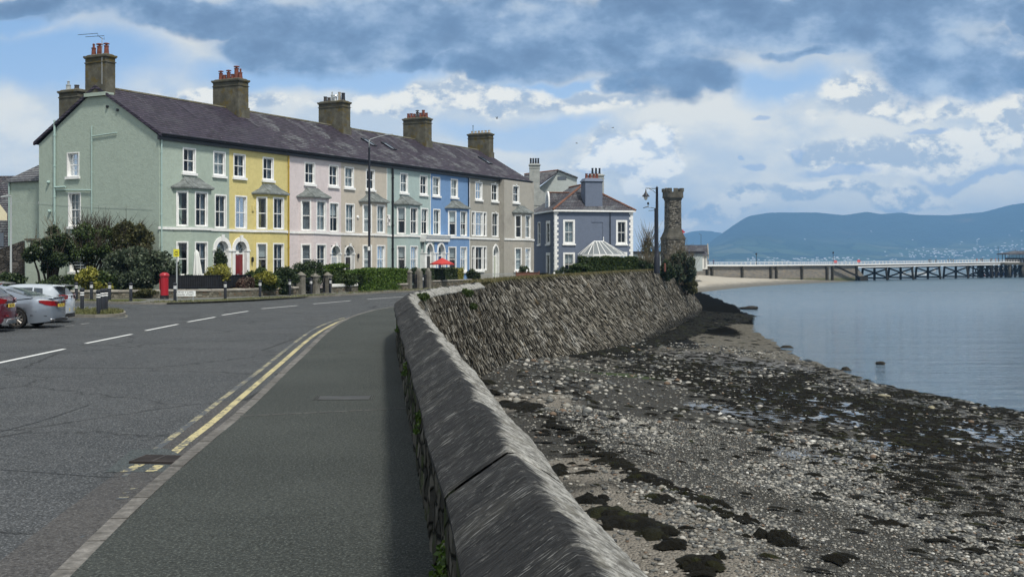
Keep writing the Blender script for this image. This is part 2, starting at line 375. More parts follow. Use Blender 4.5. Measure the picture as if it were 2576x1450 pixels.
M['pave'] = m_asphalt('pavement_asphalt', (.026, .031, .029), (.038, .044, .041), (.12, .135, .125), False)
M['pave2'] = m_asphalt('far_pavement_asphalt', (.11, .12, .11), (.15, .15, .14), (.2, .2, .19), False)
M['kerb'] = m_stone('kerb_stone', (.085, .082, .078), (.15, .145, .137), (.25, .242, .23), 9, .006)
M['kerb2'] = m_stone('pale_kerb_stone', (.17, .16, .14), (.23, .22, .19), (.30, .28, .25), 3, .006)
def m_paintline(name, col, thr=.5, wear=.5):
    m, t, p, o = newmat(name); c = t.coord()
    n = t.noise(c, 11, 7, .72); n2 = t.noise(c, 1.1, 3)
    f = t.ss(t.m('ADD', n, t.m('MULTIPLY', t.m('SUBTRACT', n2, .5), wear)), thr - .05, thr + .05)
    k = t.mix(f, (.05, .058, .068), t.mix(t.noise(c, 40, 2), tuple(q * .75 for q in col), col))
    pset(t, p, k, .7, nrm=t.bump(t.noise(c, 60, 3), .5, .004)); return m
M['wline'] = m_paintline('white_line_paint', (.72, .74, .74), .30, .15)
M['yline'] = m_paintline('yellow_line_paint', (.50, .44, .23), .45, .45)
M['yworn'] = m_paintline('worn_yellow_line_paint', (.34, .31, .19), .53, .7)
M['wworn'] = m_paintline('worn_white_line_paint', (.45, .46, .45), .46, .6)
M['grate'] = m_plain('rusty_cast_iron', (.035, .028, .026), .6, .4, var=.4, bump=.002)
# leaves and bark
M['leaf_dark'] = m_leaf('dark_leaves', (.012, .022, .010), (.030, .050, .020), (.075, .11, .04))
M['leaf_mid'] = m_leaf('green_leaves', (.018, .032, .010), (.048, .078, .022), (.11, .155, .045))
M['leaf_bright'] = m_leaf('bright_hedge_leaves', (.03, .065, .008), (.07, .13, .018), (.14, .22, .035))
M['leaf_gold'] = m_leaf('golden_leaves', (.05, .065, .012), (.20, .20, .03), (.42, .40, .09))
M['leaf_grey'] = m_leaf('grey_green_leaves', (.022, .034, .020), (.058, .080, .048), (.13, .165, .10))
M['leaf_brown'] = m_leaf('brownish_leaves', (.024, .028, .011), (.065, .070, .025), (.13, .125, .05))
M['leaf_red'] = m_leaf('reddish_leaves', (.03, .025, .015), (.09, .035, .03), (.18, .16, .12))
M['bark'] = m_stone('bark', (.03, .025, .018), (.06, .05, .036), (.11, .09, .065), 6, .01)
M['twig'] = m_stone('twigs', (.10, .085, .06), (.15, .13, .09), (.2, .17, .12), 6, .004)
def m_grass(name, ca, cb, cc):
    m, t, p, o = newmat(name); c = t.coord(); n1 = t.noise(c, 1.2, 6, .65); n2 = t.noise(c, 24, 4, .7)
    k = t.ramp(n1, [(.3, ca), (.5, cb), (.7, cc)]); k = t.mix(t.m('MULTIPLY', t.ss(n2, .4, .7), .5), k, tuple(q * .4 for q in ca))
    pset(t, p, k, .95, nrm=t.bump(n2, 1, .05), spec=.1); return m
M['grass'] = m_grass('verge_grass', (.05, .065, .02), (.09, .10, .04), (.15, .15, .07))
M['scrub'] = m_grass('rough_grass', (.04, .05, .02), (.08, .075, .03), (.13, .11, .06))
M['soil'] = m_grass('garden_soil', (.02, .025, .012), (.03, .035, .015), (.05, .05, .025))
# ============================================================ SETTING
SEA_Z = -4.8
EDGE_Z = [0, 30, 54, 64, 75, 95, 117, 151, 177, 254, 300]; EDGE_X = [28, 26, 24, 21.5, 20.9, 21.8, 24.9, 31, 34.5, 41.8, 50]
def beach_z(x, y):
    q = (np.asarray(x) - np.interp(y, EDGE_Z, EDGE_X)) / 23 + 1
    q = np.clip(q, 0, 3)
    return -2.5 - 2.3 * np.where(q < 1, q ** .75, 1 + (q - 1) * .9)
def PB(px, py):                         # point of the beach seen in that direction
    h = -3.0
    for _ in range(30):
        p = P(px, py, h); h = .5 * h + .5 * float(beach_z(p[0], p[1]))
    return P(px, py, h)
class Path:
    def __init__(s, pts, n=400, smooth=True):
        p = np.array(pts, float); 
        if smooth:
            for _ in range(3):
                q = [p[0]]
                for i in range(len(p) - 1): q += [p[i] * .75 + p[i + 1] * .25, p[i] * .25 + p[i + 1] * .75]
                q.append(p[-1]); p = np.array(q)
        d = np.r_[0, np.cumsum(np.linalg.norm(np.diff(p[:, :2], axis=0), axis=1))]
        s.p = p; s.d = d; s.L = d[-1]
    def at(s, u): return np.array([np.interp(u, s.d, s.p[:, k]) for k in range(s.p.shape[1])])
    def dir(s, u):
        a = s.at(max(0, u - .4)); b = s.at(min(s.L, u + .4)); q = (b - a)[:2]; return q / np.linalg.norm(q)

# sea
m, t, p, o = newmat('sea_water'); c = t.coord()
nf1 = t.noise(t.map(c, (.5, 1.3, 1), rot=(0, 0, .35)), 1.5, 6, .62); nf2 = t.noise(t.map(c, (.05, .16, 1), rot=(0, 0, .35)), .35, 4)
nf3 = t.noise(t.map(c, (.06, .30, 1), rot=(0, 0, .08)), 1.0, 6, .66); gx, gy, gz = t.sep(c); near = t.ss(gy, 60, 400)
pset(t, p, t.mix(near, (.085, .14, .20), (.05, .105, .15)), t.ss(gy, 60, 320, .08, .30), spec=.5, nrm=t.bump(t.m('ADD', t.m('ADD', t.m('MULTIPLY', nf1, .35), t.m('MULTIPLY', nf3, 3.2)), t.m('MULTIPLY', nf2, 3.0)), 1.0, .9))
M['sea'] = m
b = MB(); b.poly([(-200, 20, SEA_Z), (12000, 20, SEA_Z), (12000, 12500, SEA_Z), (-6000, 12500, SEA_Z), (-6000, 330, SEA_Z), (-200, 330, SEA_Z)])
b.build('sea', m, kind='structure')

# beach: shingle, sand and wet flats
m, t, p, o = newmat('shingle'); c = t.coord(); X, Y, Z_ = t.sep(c)
def planell(lst, dx, dy):
    o_ = None
    for (qx, qy, rx, ry) in lst:
        a = t.m('DIVIDE', t.m('SUBTRACT', dx, qx), rx); b_ = t.m('DIVIDE', t.m('SUBTRACT', dy, qy), ry)
        q = t.m('SUBTRACT', 1.0, t.m('SQRT', t.m('ADD', t.m('MULTIPLY', a, a), t.m('MULTIPLY', b_, b_))))
        o_ = q if o_ is None else t.m('MAXIMUM', o_, q)
    return t.m('MAXIMUM', o_, -1.5)
vcol = t.vor(c, 17, 'F1', 1); vr, vg, vb = t.sep(vcol); vd = t.vor(c, 17)
pc = t.ramp(vr, [(0, (.04, .042, .04)), (.25, (.085, .085, .076)), (.5, (.15, .142, .122)), (.72, (.23, .215, .18)), (.9, (.33, .315, .28)), (1, (.50, .49, .45))])
nn = t.noise(c, .5, 5, .6); nz = t.noise(c, 3.5, 6, .7); fine = t.noise(c, 55, 3, .7)
pc = t.mix(t.ss(vd, .02, .045, 0, .85), pc, (.035, .035, .032))
sandc = t.mix(fine, (.10, .092, .078), (.34, .315, .275))
sand_pts = [PB(*q) for q in ((1640, 1400), (1560, 1290), (1480, 1180), (1750, 1440), (1330, 1010))]
sf = planell([(q[0], q[1], r, r * 1.3) for q, r in zip(sand_pts, (2.4, 1.9, 1.5, 1.6, 2.0))], X, Y)
flat_pts = [(PB(*q), rx, ry) for q, rx, ry in (((2080, 1010), 5.5, 4), ((2250, 1060), 7, 4), ((1810, 903), 4, 7), ((1870, 912), 5, 6), ((2400, 1090), 5, 3), ((1900, 1040), 3, 2.5), ((2100, 1150), 2.5, 2.0), ((2350, 1130), 3.5, 2.2), ((2550, 1150), 4, 2.5))]
ff = t.m('ADD', planell([(q[0], q[1], rx, ry) for q, rx, ry in flat_pts], X, Y), t.m('MULTIPLY', t.m('SUBTRACT', nn, .5), 1.6))
fz = t.m('ADD', sf, t.m('MULTIPLY', t.m('SUBTRACT', nn, .5), 1.2))
k = t.mix(t.ss(fz, -.1, .35), pc, sandc)
wetz = t.m('MULTIPLY', t.ss(Z_, -3.4, -4.1), t.ss(Y, 108, 74))
k = t.mix(t.m('MULTIPLY', wetz, .62), k, t.mix(fine, (.045, .043, .036), (.17, .16, .135)))
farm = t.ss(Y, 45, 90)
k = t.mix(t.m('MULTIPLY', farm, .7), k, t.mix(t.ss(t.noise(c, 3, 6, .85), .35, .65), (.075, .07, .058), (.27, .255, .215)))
k = t.mix(t.ss(ff, -.05, .25), k, (.060, .056, .050))
toe = t.m('ADD', planell([(7.2, 76, 1.6, 9), (12.5, 95, 2.4, 13), (18.8, 117, 3.8, 15), (24, 138, 7, 13), (29, 158, 9, 16)], X, Y), t.m('MULTIPLY', t.m('SUBTRACT', nz, .5), .8))
k = t.mix(t.ss(toe, .0, .12), k, (.010, .010, .009)); k = t.mix(t.ss(t.m('ADD', Y, t.m('MULTIPLY', nn, 14)), 142, 152), k, (.010, .010, .009))
k = t.mix(t.m('MULTIPLY', t.ss(t.m('ADD', nz, t.m('MULTIPLY', wetz, .06)), .61, .66), .92), k, (.008, .008, .006))
gr_ = planell([(PB(1560, 943)[0], PB(1560, 943)[1], 3.0, 1.2), (PB(1640, 950)[0], PB(1640, 950)[1], 2.0, .9)], X, Y)
k = t.mix(t.m('MULTIPLY', t.ss(t.m('ADD', gr_, t.m('SUBTRACT', nz, .5)), 0, .3), .6), k, (.045, .085, .015))
pool = t.m('MULTIPLY', t.ss(ff, .10, .22), t.ss(t.noise(t.map(c, (.35, 1.0, 1)), 1.6, 5, .6), .38, .44))
rg = t.m('SUBTRACT', t.m('SUBTRACT', .85, t.m('MULTIPLY', wetz, .50)), t.m('MULTIPLY', pool, .60), clamp=True)
rg = t.m('MAXIMUM', rg, t.ss(Y, 55, 85, .05, .8))
hb = t.m('MULTIPLY', t.m('SUBTRACT', t.m('ADD', t.m('MULTIPLY', vd, -2.0), t.m('MULTIPLY', nz, .5)), t.m('MULTIPLY', fine, -.15)), t.m('SUBTRACT', 1, pool))
hb = t.m('ADD', hb, t.m('MULTIPLY', t.noise(t.map(c, (.6, 2.0, 1)), 2.5, 3), .008))
pset(t, p, k, rg, nrm=t.bump(hb, .9, .06), spec=t.m('MULTIPLY', t.m('ADD', .12, t.m('MULTIPLY', pool, .8)), t.ss(Y, 110, 75)))
M['shingle'] = m
xs = np.concatenate([np.linspace(-6, 46, 130), np.linspace(47, 80, 20)]); ys = np.concatenate([np.linspace(2, 70, 150), np.linspace(71, 260, 100)])
XX, YY = np.meshgrid(xs, ys); ZZ = beach_z(XX, YY)
ZZ = ZZ + .045 * np.sin(XX * 1.3 + YY * .45) * np.sin(YY * .8 + 1) + .03 * np.sin(XX * 3.1) * np.cos(YY * 2.3 + XX)
V_ = np.stack([XX, YY, ZZ], -1).reshape(-1, 3); nx_ = len(xs); ny_ = len(ys)
I = np.arange(nx_ * ny_).reshape(ny_, nx_); Fq = np.stack([I[:-1, :-1], I[:-1, 1:], I[1:, 1:], I[1:, :-1]], -1).reshape(-1, 4)
ob = npmesh('beach', V_, Fq, m, smooth=True); tag(ob, kind='structure')

# pebbles lying on the near shingle
def pebbles(n, region, smin, smax, seed, name):
    r = np.random.default_rng(seed)
    ico = bmesh.new(); bmesh.ops.create_icosphere(ico, subdivisions=1, radius=1); bv = np.array([v.co[:] for v in ico.verts]); bf = np.array([[v.index for v in f.verts] for f in ico.faces]); ico.free()
    xy = region(r, n); n = len(xy)
    s = (smin + (smax - smin) * r.random(n) ** 2.8) * (1 + .35 * np.sin(xy[:, 0] * .9 + 1.3 * np.sin(xy[:, 1] * .5)))
    ax = np.stack([s * r.uniform(.8, 1.4, n), s * r.uniform(.7, 1.1, n), s * r.uniform(.35, .7, n)], 1)
    th = r.uniform(0, np.pi, n); cth, sth = np.cos(th), np.sin(th)
    vv = bv[None] * ax[:, None, :] * r.uniform(.85, 1.15, (n, len(bv), 1))
    x_ = vv[..., 0] * cth[:, None] - vv[..., 1] * sth[:, None]; y_ = vv[..., 0] * sth[:, None] + vv[..., 1] * cth[:, None]
    z0 = beach_z(xy[:, 0], xy[:, 1]) + .045 * np.sin(xy[:, 0] * 1.3 + xy[:, 1] * .45) * np.sin(xy[:, 1] * .8 + 1) + .03 * np.sin(xy[:, 0] * 3.1) * np.cos(xy[:, 1] * 2.3 + xy[:, 0])
    vv = np.stack([x_ + xy[:, 0:1], y_ + xy[:, 1:2], vv[..., 2] + (z0 + ax[:, 2] * .4)[:, None]], -1)
    F = (bf[None] + (np.arange(n) * len(bv))[:, None, None]).reshape(-1, 3)
    return npmesh(name, vv.reshape(-1, 3), F, M['pebble'], smooth=True, fsize=3)
m, t, p, o = newmat('pebble_stone'); r_ = island(t)
pset(t, p, t.ramp(r_, [(0, (.045, .048, .05)), (.22, (.095, .10, .098)), (.45, (.155, .155, .142)), (.68, (.24, .232, .205)), (.85, (.36, .35, .32)), (.95, (.14, .10, .07)), (.985, (.50, .50, .47))], 'CONSTANT'), .7, spec=.25)
M['pebble'] = m
bandm = P(1447, 1330, -3.0)
def inflat(x, y): return np.max([np.clip(1.3 - np.hypot((x - q[0]) / rx, (y - q[1]) / ry), 0, 1) for q, rx, ry in flat_pts], axis=0)
def reg1(r, n):
    x = r.uniform(-1, 22, n * 2); y = 12 + 26 * r.random(n * 2) ** 1.1
    px = CX + FP * x / y; z = beach_z(x, y); py = HY + (CH - z) * FP / y
    # thinned over the sandy strip close to the wall
    dd = (px - (1330 + (py - 1000) * .95)) / 220
    dens_ = np.clip(.18 + dd, .10, 1) * (1 - .75 * inflat(x, y)) * np.clip(1 - (-3.45 - z) / 1.1, .25, 1)
    keep = (r.random(n * 2) < dens_) & (px > 1100) & (px < 2700) & (py < 1560) & (z > -4.6)
    q = np.stack([x, y], 1)[keep][:n]; return q
tag(pebbles(85000, reg1, .012, .052, 3, 'pebbles'), 'grey and white sea rounded pebbles covering the foreshore', kind='stuff')
def reg2(r, n):
    x = r.uniform(-1, 24, n * 2); y = r.uniform(34, 90, n * 2); z = beach_z(x, y); keep = (z > -4.75) & (r.random(n * 2) < 1 - inflat(x, y)); return np.stack([x, y], 1)[keep][:n]
tag(pebbles(6000, reg2, .05, .13, 5, 'cobbles'), 'larger dark wet cobbles scattered along the waterline', kind='stuff')

# seaweed
m, t, p, o = newmat('seaweed'); c = t.coord(); r_ = island(t)
pset(t, p, t.mix(t.noise(c, 12, 5), (.003, .003, .0025), t.ramp(r_, [(0, (.006, .006, .004)), (.8, (.012, .011, .006)), (1, (.03, .034, .010))])), .8, nrm=t.bump(t.noise(c, 25, 4), 1, .05), spec=.12)
M['weed'] = m
def weeds(name, pts, seed):            # pts: (x, y, rx, ry, h)
    r = np.random.default_rng(seed); V_, F_ = [], []; K = 13
    for (x, y, rx, ry, h) in pts:
        b0 = len(V_); z = float(beach_z(x, y)); ph = r.uniform(0, 6.28)
        V_.append((x, y, z + h + .05))
        for ring, (f, hh) in enumerate(((.5, .8), (1.0, -.25))):
            for k_ in range(K):
                a = k_ * math.tau / K; q = f * r.uniform(.45, 1.25)
                xx, yy_ = x + math.cos(a) * rx * q, y + math.sin(a) * ry * q
                V_.append((xx, yy_, float(beach_z(xx, yy_)) + h * hh * r.uniform(.5, 1.3) + .04))
        for k_ in range(K):
            n1 = b0 + 1 + k_; n2 = b0 + 1 + (k_ + 1) % K; o1 = n1 + K; o2 = n2 + K
            F_ += [(b0, n1, n2), (n1, o1, o2), (n1, o2, n2)]
    return npmesh(name, np.array(V_), np.array(F_), m, smooth=False, fsize=3)
def cpt(cx_, cy_): return PB((1500 + cx_ / 1.0304) / 1.5534, (1300 + cy_ / 1.0304) / 1.5534)
pts = []
line1 = [(500, 285), (560, 300), (620, 325), (670, 365), (730, 400), (800, 440), (850, 470), (920, 512), (960, 545), (1010, 575), (1100, 605), (1180, 640), (1310, 690), (1390, 730), (1500, 780)]
rr = random.Random(4)
for a_, b_ in zip(line1[:-1], line1[1:]):
    for k_ in range(7):
        f = rr.random(); q = cpt(a_[0] + (b_[0] - a_[0]) * f + rr.uniform(-30, 30), a_[1] + (b_[1] - a_[1]) * f + rr.uniform(-10, 10))
        s_ = rr.uniform(.08, .30); pts.append((q[0], q[1], s_, s_ * rr.uniform(.6, 1.2), rr.uniform(.02, .07)))
for (cx_, cy_, n, sx, sy, s0) in ((830, 675, 9, 45, 12, .26), (900, 730, 16, 65, 20, .30), (1000, 770, 20, 70, 25, .34), (1090, 815, 16, 60, 25, .32), (1165, 862, 7, 30, 12, .22), (870, 790, 7, 60, 10, .16), (1280, 945, 18, 60, 35, .26), (1120, 672, 6, 35, 8, .25), (690, 555, 8, 35, 18, .3), (1860, 912, 6, 60, 12, .2), (395, 205, 6, 25, 8, .35), (430, 243, 5, 25, 6, .3), (580, 300, 14, 90, 22, .42), (1350, 908, 3, 20, 6, .12), (2040, 770, 4, 50, 8, .25), (1560, 820, 7, 60, 14, .2), (1640, 850, 8, 60, 14, .18)):
    for k_ in range(n):
        q = cpt(cx_ + rr.gauss(0, sx / 2), cy_ + rr.gauss(0, sy / 2)); s_ = s0 * rr.uniform(.5, 1.2)
        pts.append((q[0], q[1], s_, s_ * rr.uniform(.6, 1.3), rr.uniform(.03, .10)))
tag(weeds('seaweed_strandline', pts, 8), 'black seaweed heaps strewn in lines across the upper shingle', kind='stuff')
pts = []
while len(pts) < 5200:
    x = rr.uniform(0, 24); y = rr.uniform(16, 105); z = float(beach_z(x, y)); px = CX + FP * x / y; py = HY + (CH - z) * FP / y
    if z < SEA_Z + .02 or px < 1180 or px > 2650 or py > 1500: continue
    dens = (np.clip((-3.25 - z) / .5, 0, 1) * (1 - .45 * np.clip((-4.1 - z) / .5, 0, 1)) * .93 + .07) * np.clip((84 - y) / 26, .03, 1)
    dens *= .35 + .65 * (.5 + .5 * math.sin(x * .9 + 1.5 * math.sin(y * .35)) )
    if rr.random() > dens: continue
    s_ = rr.uniform(.03, .15) * (1 + y / 110); pts.append((x, y, s_ * 1.7, s_ * .8, rr.uniform(.01, .05)))
tag(weeds('seaweed_field', pts, 9), 'dark wet seaweed clumps over the flats beside the waterline', kind='stuff')
pts = []
for k_ in range(900):                  # black weed along the toe of the sloping sea wall
    f = rr.random(); y = 66 + 84 * f; 
    xf = np.interp(y, [65, 74.4, 85.6, 102, 131, 152], [3.2, 6.2, 9.9, 14.1, 21, 25])
    w_ = np.interp(y, [66, 85, 110, 150], [.5, 1.2, 2.6, 8.0]); x = xf + rr.random() ** 1.3 * w_
    s_ = rr.uniform(.25, .6); pts.append((x, y, s_, s_ * 1.4, rr.uniform(.03, .10)))
tag(weeds('seaweed_toe', pts, 10), 'thick black seaweed belt lying along the toe of the sloping sea wall', kind='stuff')

# land, roads, pavements
GP = -.1
ridge = Path([(.68 + .1135 * 4, -4), (-.455, 10), (-1.59, 20), (-2.27, 26), (-2.95, 32.0), (-3.12, 35), (-3.02, 38.5), (-2.62, 43), (-2.15, 47), (-1.5, 51.5)])
top = Path([(-1.5, 51.5, 1.28), (-.9, 56, 1.3), (.05, 63, 1.3), (2.5, 73, 1.32), (5.6, 83, 1.32), (10.4, 102, 1.34), (16.6, 123, 1.34), (19.5, 134, 1.3), (20.5, 146, 1.2), (19, 156, 1.0)])
def offs(path, w, z, us):
    out = []
    for u in us:
        q = path.at(u); d = path.dir(u); out.append((q[0] + d[1] * w, q[1] - d[0] * w, z))
    return out
b = MB()
land = [(-3000, -200), (.3, -200), (.3, -4)] + [(q[0], q[1]) for q in offs(ridge, -.2, 0, np.linspace(0, ridge.L, 40))] + [(top.at(u)[0] - .5, top.at(u)[1]) for u in np.linspace(1, top.L, 24)] + [(24, 200), (40, 290), (50, 330), (44, 400), (-3000, 900)]
b.poly([(q[0], q[1], -.2) for q in land]); b.build('ground', M['scrub'], kind='structure')
nk = [P(*q, GP) for q in ((157, 1450), (288, 1318), (468, 1156), (603, 1047), (702, 949), (760, 895), (810, 845), (850, 815), (905, 792), (960, 780), (1000, 774))]
dxy = np.array(nk[0][:2]) - np.array(nk[1][:2]); dxy /= np.linalg.norm(dxy)
nk = [(nk[0][0] + dxy[0] * 14, nk[0][1] + dxy[1] * 14, GP)] + nk + [(-4.6, 64, GP), (-2.2, 76, GP), (3, 94, GP), (9, 112, GP), (17, 136, GP)]
NK = Path([q[:2] for q in nk])
fk = [P(*q, GP) for q in ((-90, 756), (60, 758), (186, 761), (300, 764), (403, 766), (491, 763), (568, 760), (632, 757), (773, 749), (873, 743), (954, 737), (1029, 734))] + [(-3.6, 100, GP), (2.5, 115, GP), (10, 132, GP), (18, 150, GP)]
FK = Path([q[:2] for q in fk])
nkp = [tuple(NK.at(u)) for u in np.linspace(0, NK.L, 90)]; fkp = [tuple(FK.at(u)) for u in np.linspace(0, FK.L, 80)]
b = MB(); b.poly([(q[0], q[1], GP) for q in nkp] + [(q[0], q[1], GP) for q in fkp[::-1]] + [(-60, 40, GP), (-60, -10, GP)])
b.build('road', M['road'], kind='structure')
# kerbs
def kerb(name, path, w, side, seg, mat, z1=0.0, u0=0, u1=None, gap=.018):
    b = MB(); u = u0; u1 = u1 or path.L
    while u < u1 - .05:
        e = min(u + seg * random.uniform(.9, 1.05), u1); dz = random.uniform(-.004, .006)
        A = offs(path, 0, 0, [u + gap, e - gap]); B = offs(path, w * side, 0, [u + gap, e - gap])
        P4 = [A[0], A[1], B[1], B[0]]
        b.hexa([(q[0], q[1], -.3) for q in P4] + [(q[0], q[1], z1 + dz + .002) for q in P4]); u = e
    return b.build(name, mat, kind='structure')
kerb('kerb', NK, .15, 1, .9, M['kerb']); kerb('far_kerb', FK, .16, -1, 1.0, M['kerb2'], .012)
# near pavement
b = MB(); us = np.linspace(0, NK.L, 60)
A = offs(NK, .15, 0, us)
inner = offs(ridge, -.15, 0, np.linspace(0, ridge.L, 40)) + [(top.at(u)[0] - .3, top.at(u)[1], 0) for u in np.linspace(1, top.L * .8, 14)]
b.poly(A + inner[::-1]); b.build('pavement', M['pave'], kind='structure')
# setts laid across the pavement, utility cover
msetts = m_plain('dark_setts', (.055, .057, .055), .9, var=.3)
def cross_setts(y0, x0, x1, y1):
    a = P(x0, y0); c_ = P(x1, y1); L = math.dist(a[:2], c_[:2]); n = int(L / .22); b = MB()
    dx_, dy_ = (c_[0] - a[0]) / L, (c_[1] - a[1]) / L
    for i in range(n):
        u = i * L / n; v = (i + .85) * L / n; w = .05; j = random.uniform(-.01, .01)
        q = [(a[0] + dx_ * u - dy_ * (w + j), a[1] + dy_ * u + dx_ * (w + j)), (a[0] + dx_ * v - dy_ * w, a[1] + dy_ * v + dx_ * w), (a[0] + dx_ * v + dy_ * w, a[1] + dy_ * v - dx_ * w), (a[0] + dx_ * u + dy_ * w, a[1] + dy_ * u - dx_ * w)]
        b.prism(q, -.02, .006)
    return b
cross_setts(1046, 605, 1028, 1026).build('paving_strip', msetts, kind='structure')
cross_setts(890, 770, 1000, 880).build('paving_strip', msetts, kind='structure')
# worn repair band in the gutter
# far pavement and verge
b = MB(); wallback = [P(*q) for q in ((-90, 748), (178, 750), (300, 750), (402, 749), (549, 747.6), (691, 742.3), (758, 739), (821, 736), (911, 730), (1028, 726), (1077, 724), (1250, 716))]
b.poly([(q[0], q[1], 0) for q in offs(FK, -.16, 0, np.linspace(0, FK.L, 60))] + [(14, 140, 0), (7.5, 121, 0)] + [(q[0] * 1, q[1] + .3, 0) for q in wallback[::-1]])
b.build('far_pavement', M['pave2'], kind='structure')
b = MB(); b.poly([(q[0], q[1] + .2, .02) for q in wallback] + [(7.5, 121, .02), (10, 134, .02), (-30, 134, .02), (-60, 90, .02), (-60, 72, .02)]); b.build('garden_ground', M['soil'], kind='structure')
# grass tongues on the verge
def flat(name, pts, mat, z): 
    b = MB(); b.poly([(q[0], q[1], z) for q in pts]); return b.build(name, mat, kind='structure')
flat('grass_verge', [P(*q) for q in ((186, 756), (290, 757), (352, 757), (372, 754), (345, 751.5), (186, 752.5))], M['grass'], .006)
flat('grass_verge', [P(*q) for q in ((415, 761), (491, 759), (560, 756.5), (640, 753), (760, 746), (830, 741), (760, 743), (640, 748.5), (550, 752), (470, 755))], M['grass'], .006)
# markings
def mark(name, pts, w, mat, z=GP + .004):
    b = MB(); pa = Path(pts, smooth=len(pts) > 2); us = np.linspace(0, pa.L, max(2, int(pa.L / .5) + 2))
    b.strip(offs(pa, -w / 2, z, us), offs(pa, w / 2, z, us)); return b.build(name, mat, kind='structure')
for a_, c_ in (((-120, 941), (-30, 919)), ((-12, 914), (162, 877)), ((216, 863), (331, 840)), ((366, 831), (447, 815)), ((473, 809), (541, 797)), ((559, 792), (624, 782)), ((658, 776), (748, 768)), ((787, 764), (881, 756)), ((924, 752), (1014, 746))):
    p0, p1 = P(*a_, GP), P(*c_, GP); mark('centre_line_dash', [p0[:2], p1[:2]], .13, M['wline'])
outer = [P(*q, GP)[:2] for q in ((373, 1144), (430, 1101), (495, 1052), (585, 982), (661, 926), (720, 877), (765, 843), (792, 825), (841, 805), (880, 795))]
innr = [P(*q, GP)[:2] for q in ((432, 1142), (468, 1111), (535, 1061), (607, 998), (715, 906), (765, 861), (805, 832), (855, 806), (895, 795))]
mark('yellow_line', outer, .10, M['yworn']); mark('yellow_line', innr, .12, M['yline'])
mark('yellow_line', [P(315, 1187, GP)[:2], P(352, 1168, GP)[:2]], .12, M['yline'], GP + .008); mark('yellow_line', [P(378, 1186, GP)[:2], P(402, 1170, GP)[:2]], .12, M['yline'], GP + .008)
for q in (((303, 1198), (318, 1188), (332, 1188), (318, 1198)), ((290, 1256), (300, 1250), (325, 1249), (318, 1255)), ((307, 1240), (318, 1236), (330, 1236), (322, 1240)), ((322, 1231), (332, 1227), (348, 1227), (338, 1231)), ((200, 1352), (207, 1347), (216, 1347), (208, 1352))):
    b = MB(); b.poly([(p_[0], p_[1], GP + .006) for p_ in [P(*w, GP) for w in q]]); b.build('worn_line_patch', M['yworn'], kind='structure')
mark('white_line', [P(*q, GP)[:2] for q in ((175, 771), (232, 772.5), (262, 771.5))], .10, M['wline'])
mark('white_line', [P(*q, GP)[:2] for q in ((262, 802), (295, 800.5), (318, 797), (322, 793), (305, 790))], .09, M['yworn'])
for q in ((350, 768.5, 366), (380, 768.6, 398), (432, 765.5, 452), (470, 765.5, 490), (505, 763.2, 530), (560, 762.6, 585)):
    mark('parking_dash', [P(q[0], q[1] + 3, GP)[:2], P(q[2], q[1] + 2.7, GP)[:2]], .09, M['wworn'])
for q in ((166, 819.5, 186), (204, 814.6, 224), (75, 829, 94), (120, 825, 130)): mark('parking_dash', [P(q[0], q[1], GP)[:2], P(q[2], q[1] - 2, GP)[:2]], .10, M['wworn'])
# tarmac repairs
mrep = m_asphalt('new_asphalt', (.050, .062, .066), (.060, .07, .072), (.12, .135, .14), False)
mgut = m_asphalt('gutter_asphalt', (.050, .050, .052), (.066, .064, .064), (.13, .13, .13), False)
us = np.linspace(0, 25, 40); b = MB(); b.strip(offs(NK, -.62, GP + .0035, us), offs(NK, -.01, GP + .0035, us)); b.build('gutter_strip', mgut, kind='structure')
flat('road_patch', [P(*q, GP) for q in ((265, 1187), (330, 1131), (420, 1128), (470, 1150), (430, 1187))], mrep, GP + .0055)
mcrack = m_plain('crack_filler', (.012, .013, .015), .5)
for pts_, w_ in ((((0, 1180), (90, 1186), (180, 1194), (300, 1200)), .02), (((0, 1085), (70, 1068), (160, 1040), (230, 1015)), .02), (((180, 1450), (260, 1370), (330, 1290), (400, 1200)), .012)):
    mark('crack', [P(*q, GP)[:2] for q in pts_], w_, mcrack, GP + .006)

# drain grate and utility cover are things of their own
gq = P(400, 1158, GP); b = MB()
for i in range(9):
    b.box(-.25, .25, -.21 + i * .05, -.185 + i * .05, -.03, .012)
b.box(-.27, -.25, -.23, .23, -.03, .013); b.box(.25, .27, -.23, .23, -.03, .013); b.box(-.27, .27, .21, .235, -.03, .014); b.box(-.27, .27, -.235, -.215, -.03, .014); b.box(-.02, .02, -.21, .21, -.03, .015)
b.box(-.25, .25, -.22, .22, -.045, -.035)
g = b.build('drain_grate', M['grate'], label='rusty slotted drain grate in the gutter across the yellow lines', cat='drain grate'); g.location = (gq[0], gq[1], GP + .02); g.rotation_euler = (0, 0, -.10)
cq = P(1344, 0 + 1556 / 1.0, 0) if False else P(866, 1000); b = MB(); b.box(-.42, .42, -.27, .27, -.02, .006)
for s_ in (-1, 1):
    for k_ in range(3): b.box(s_ * (.42 + k_ * .035) - .006, s_ * (.42 + k_ * .035) + .006, -.28, .28, -.02, .010)
b.box(-.42, .42, -.285, -.275, -.02, .010); b.box(-.42, .42, .275, .285, -.02, .010)
mc = m_plain('cast_iron_cover', (.040, .042, .042), .6, .2, var=.3, bump=.004)
g = b.build('utility_cover', mc, label='rectangular iron utility cover set in the pavement', cat='manhole cover'); g.location = (cq[0], cq[1], 0); g.rotation_euler = (0, 0, .06)

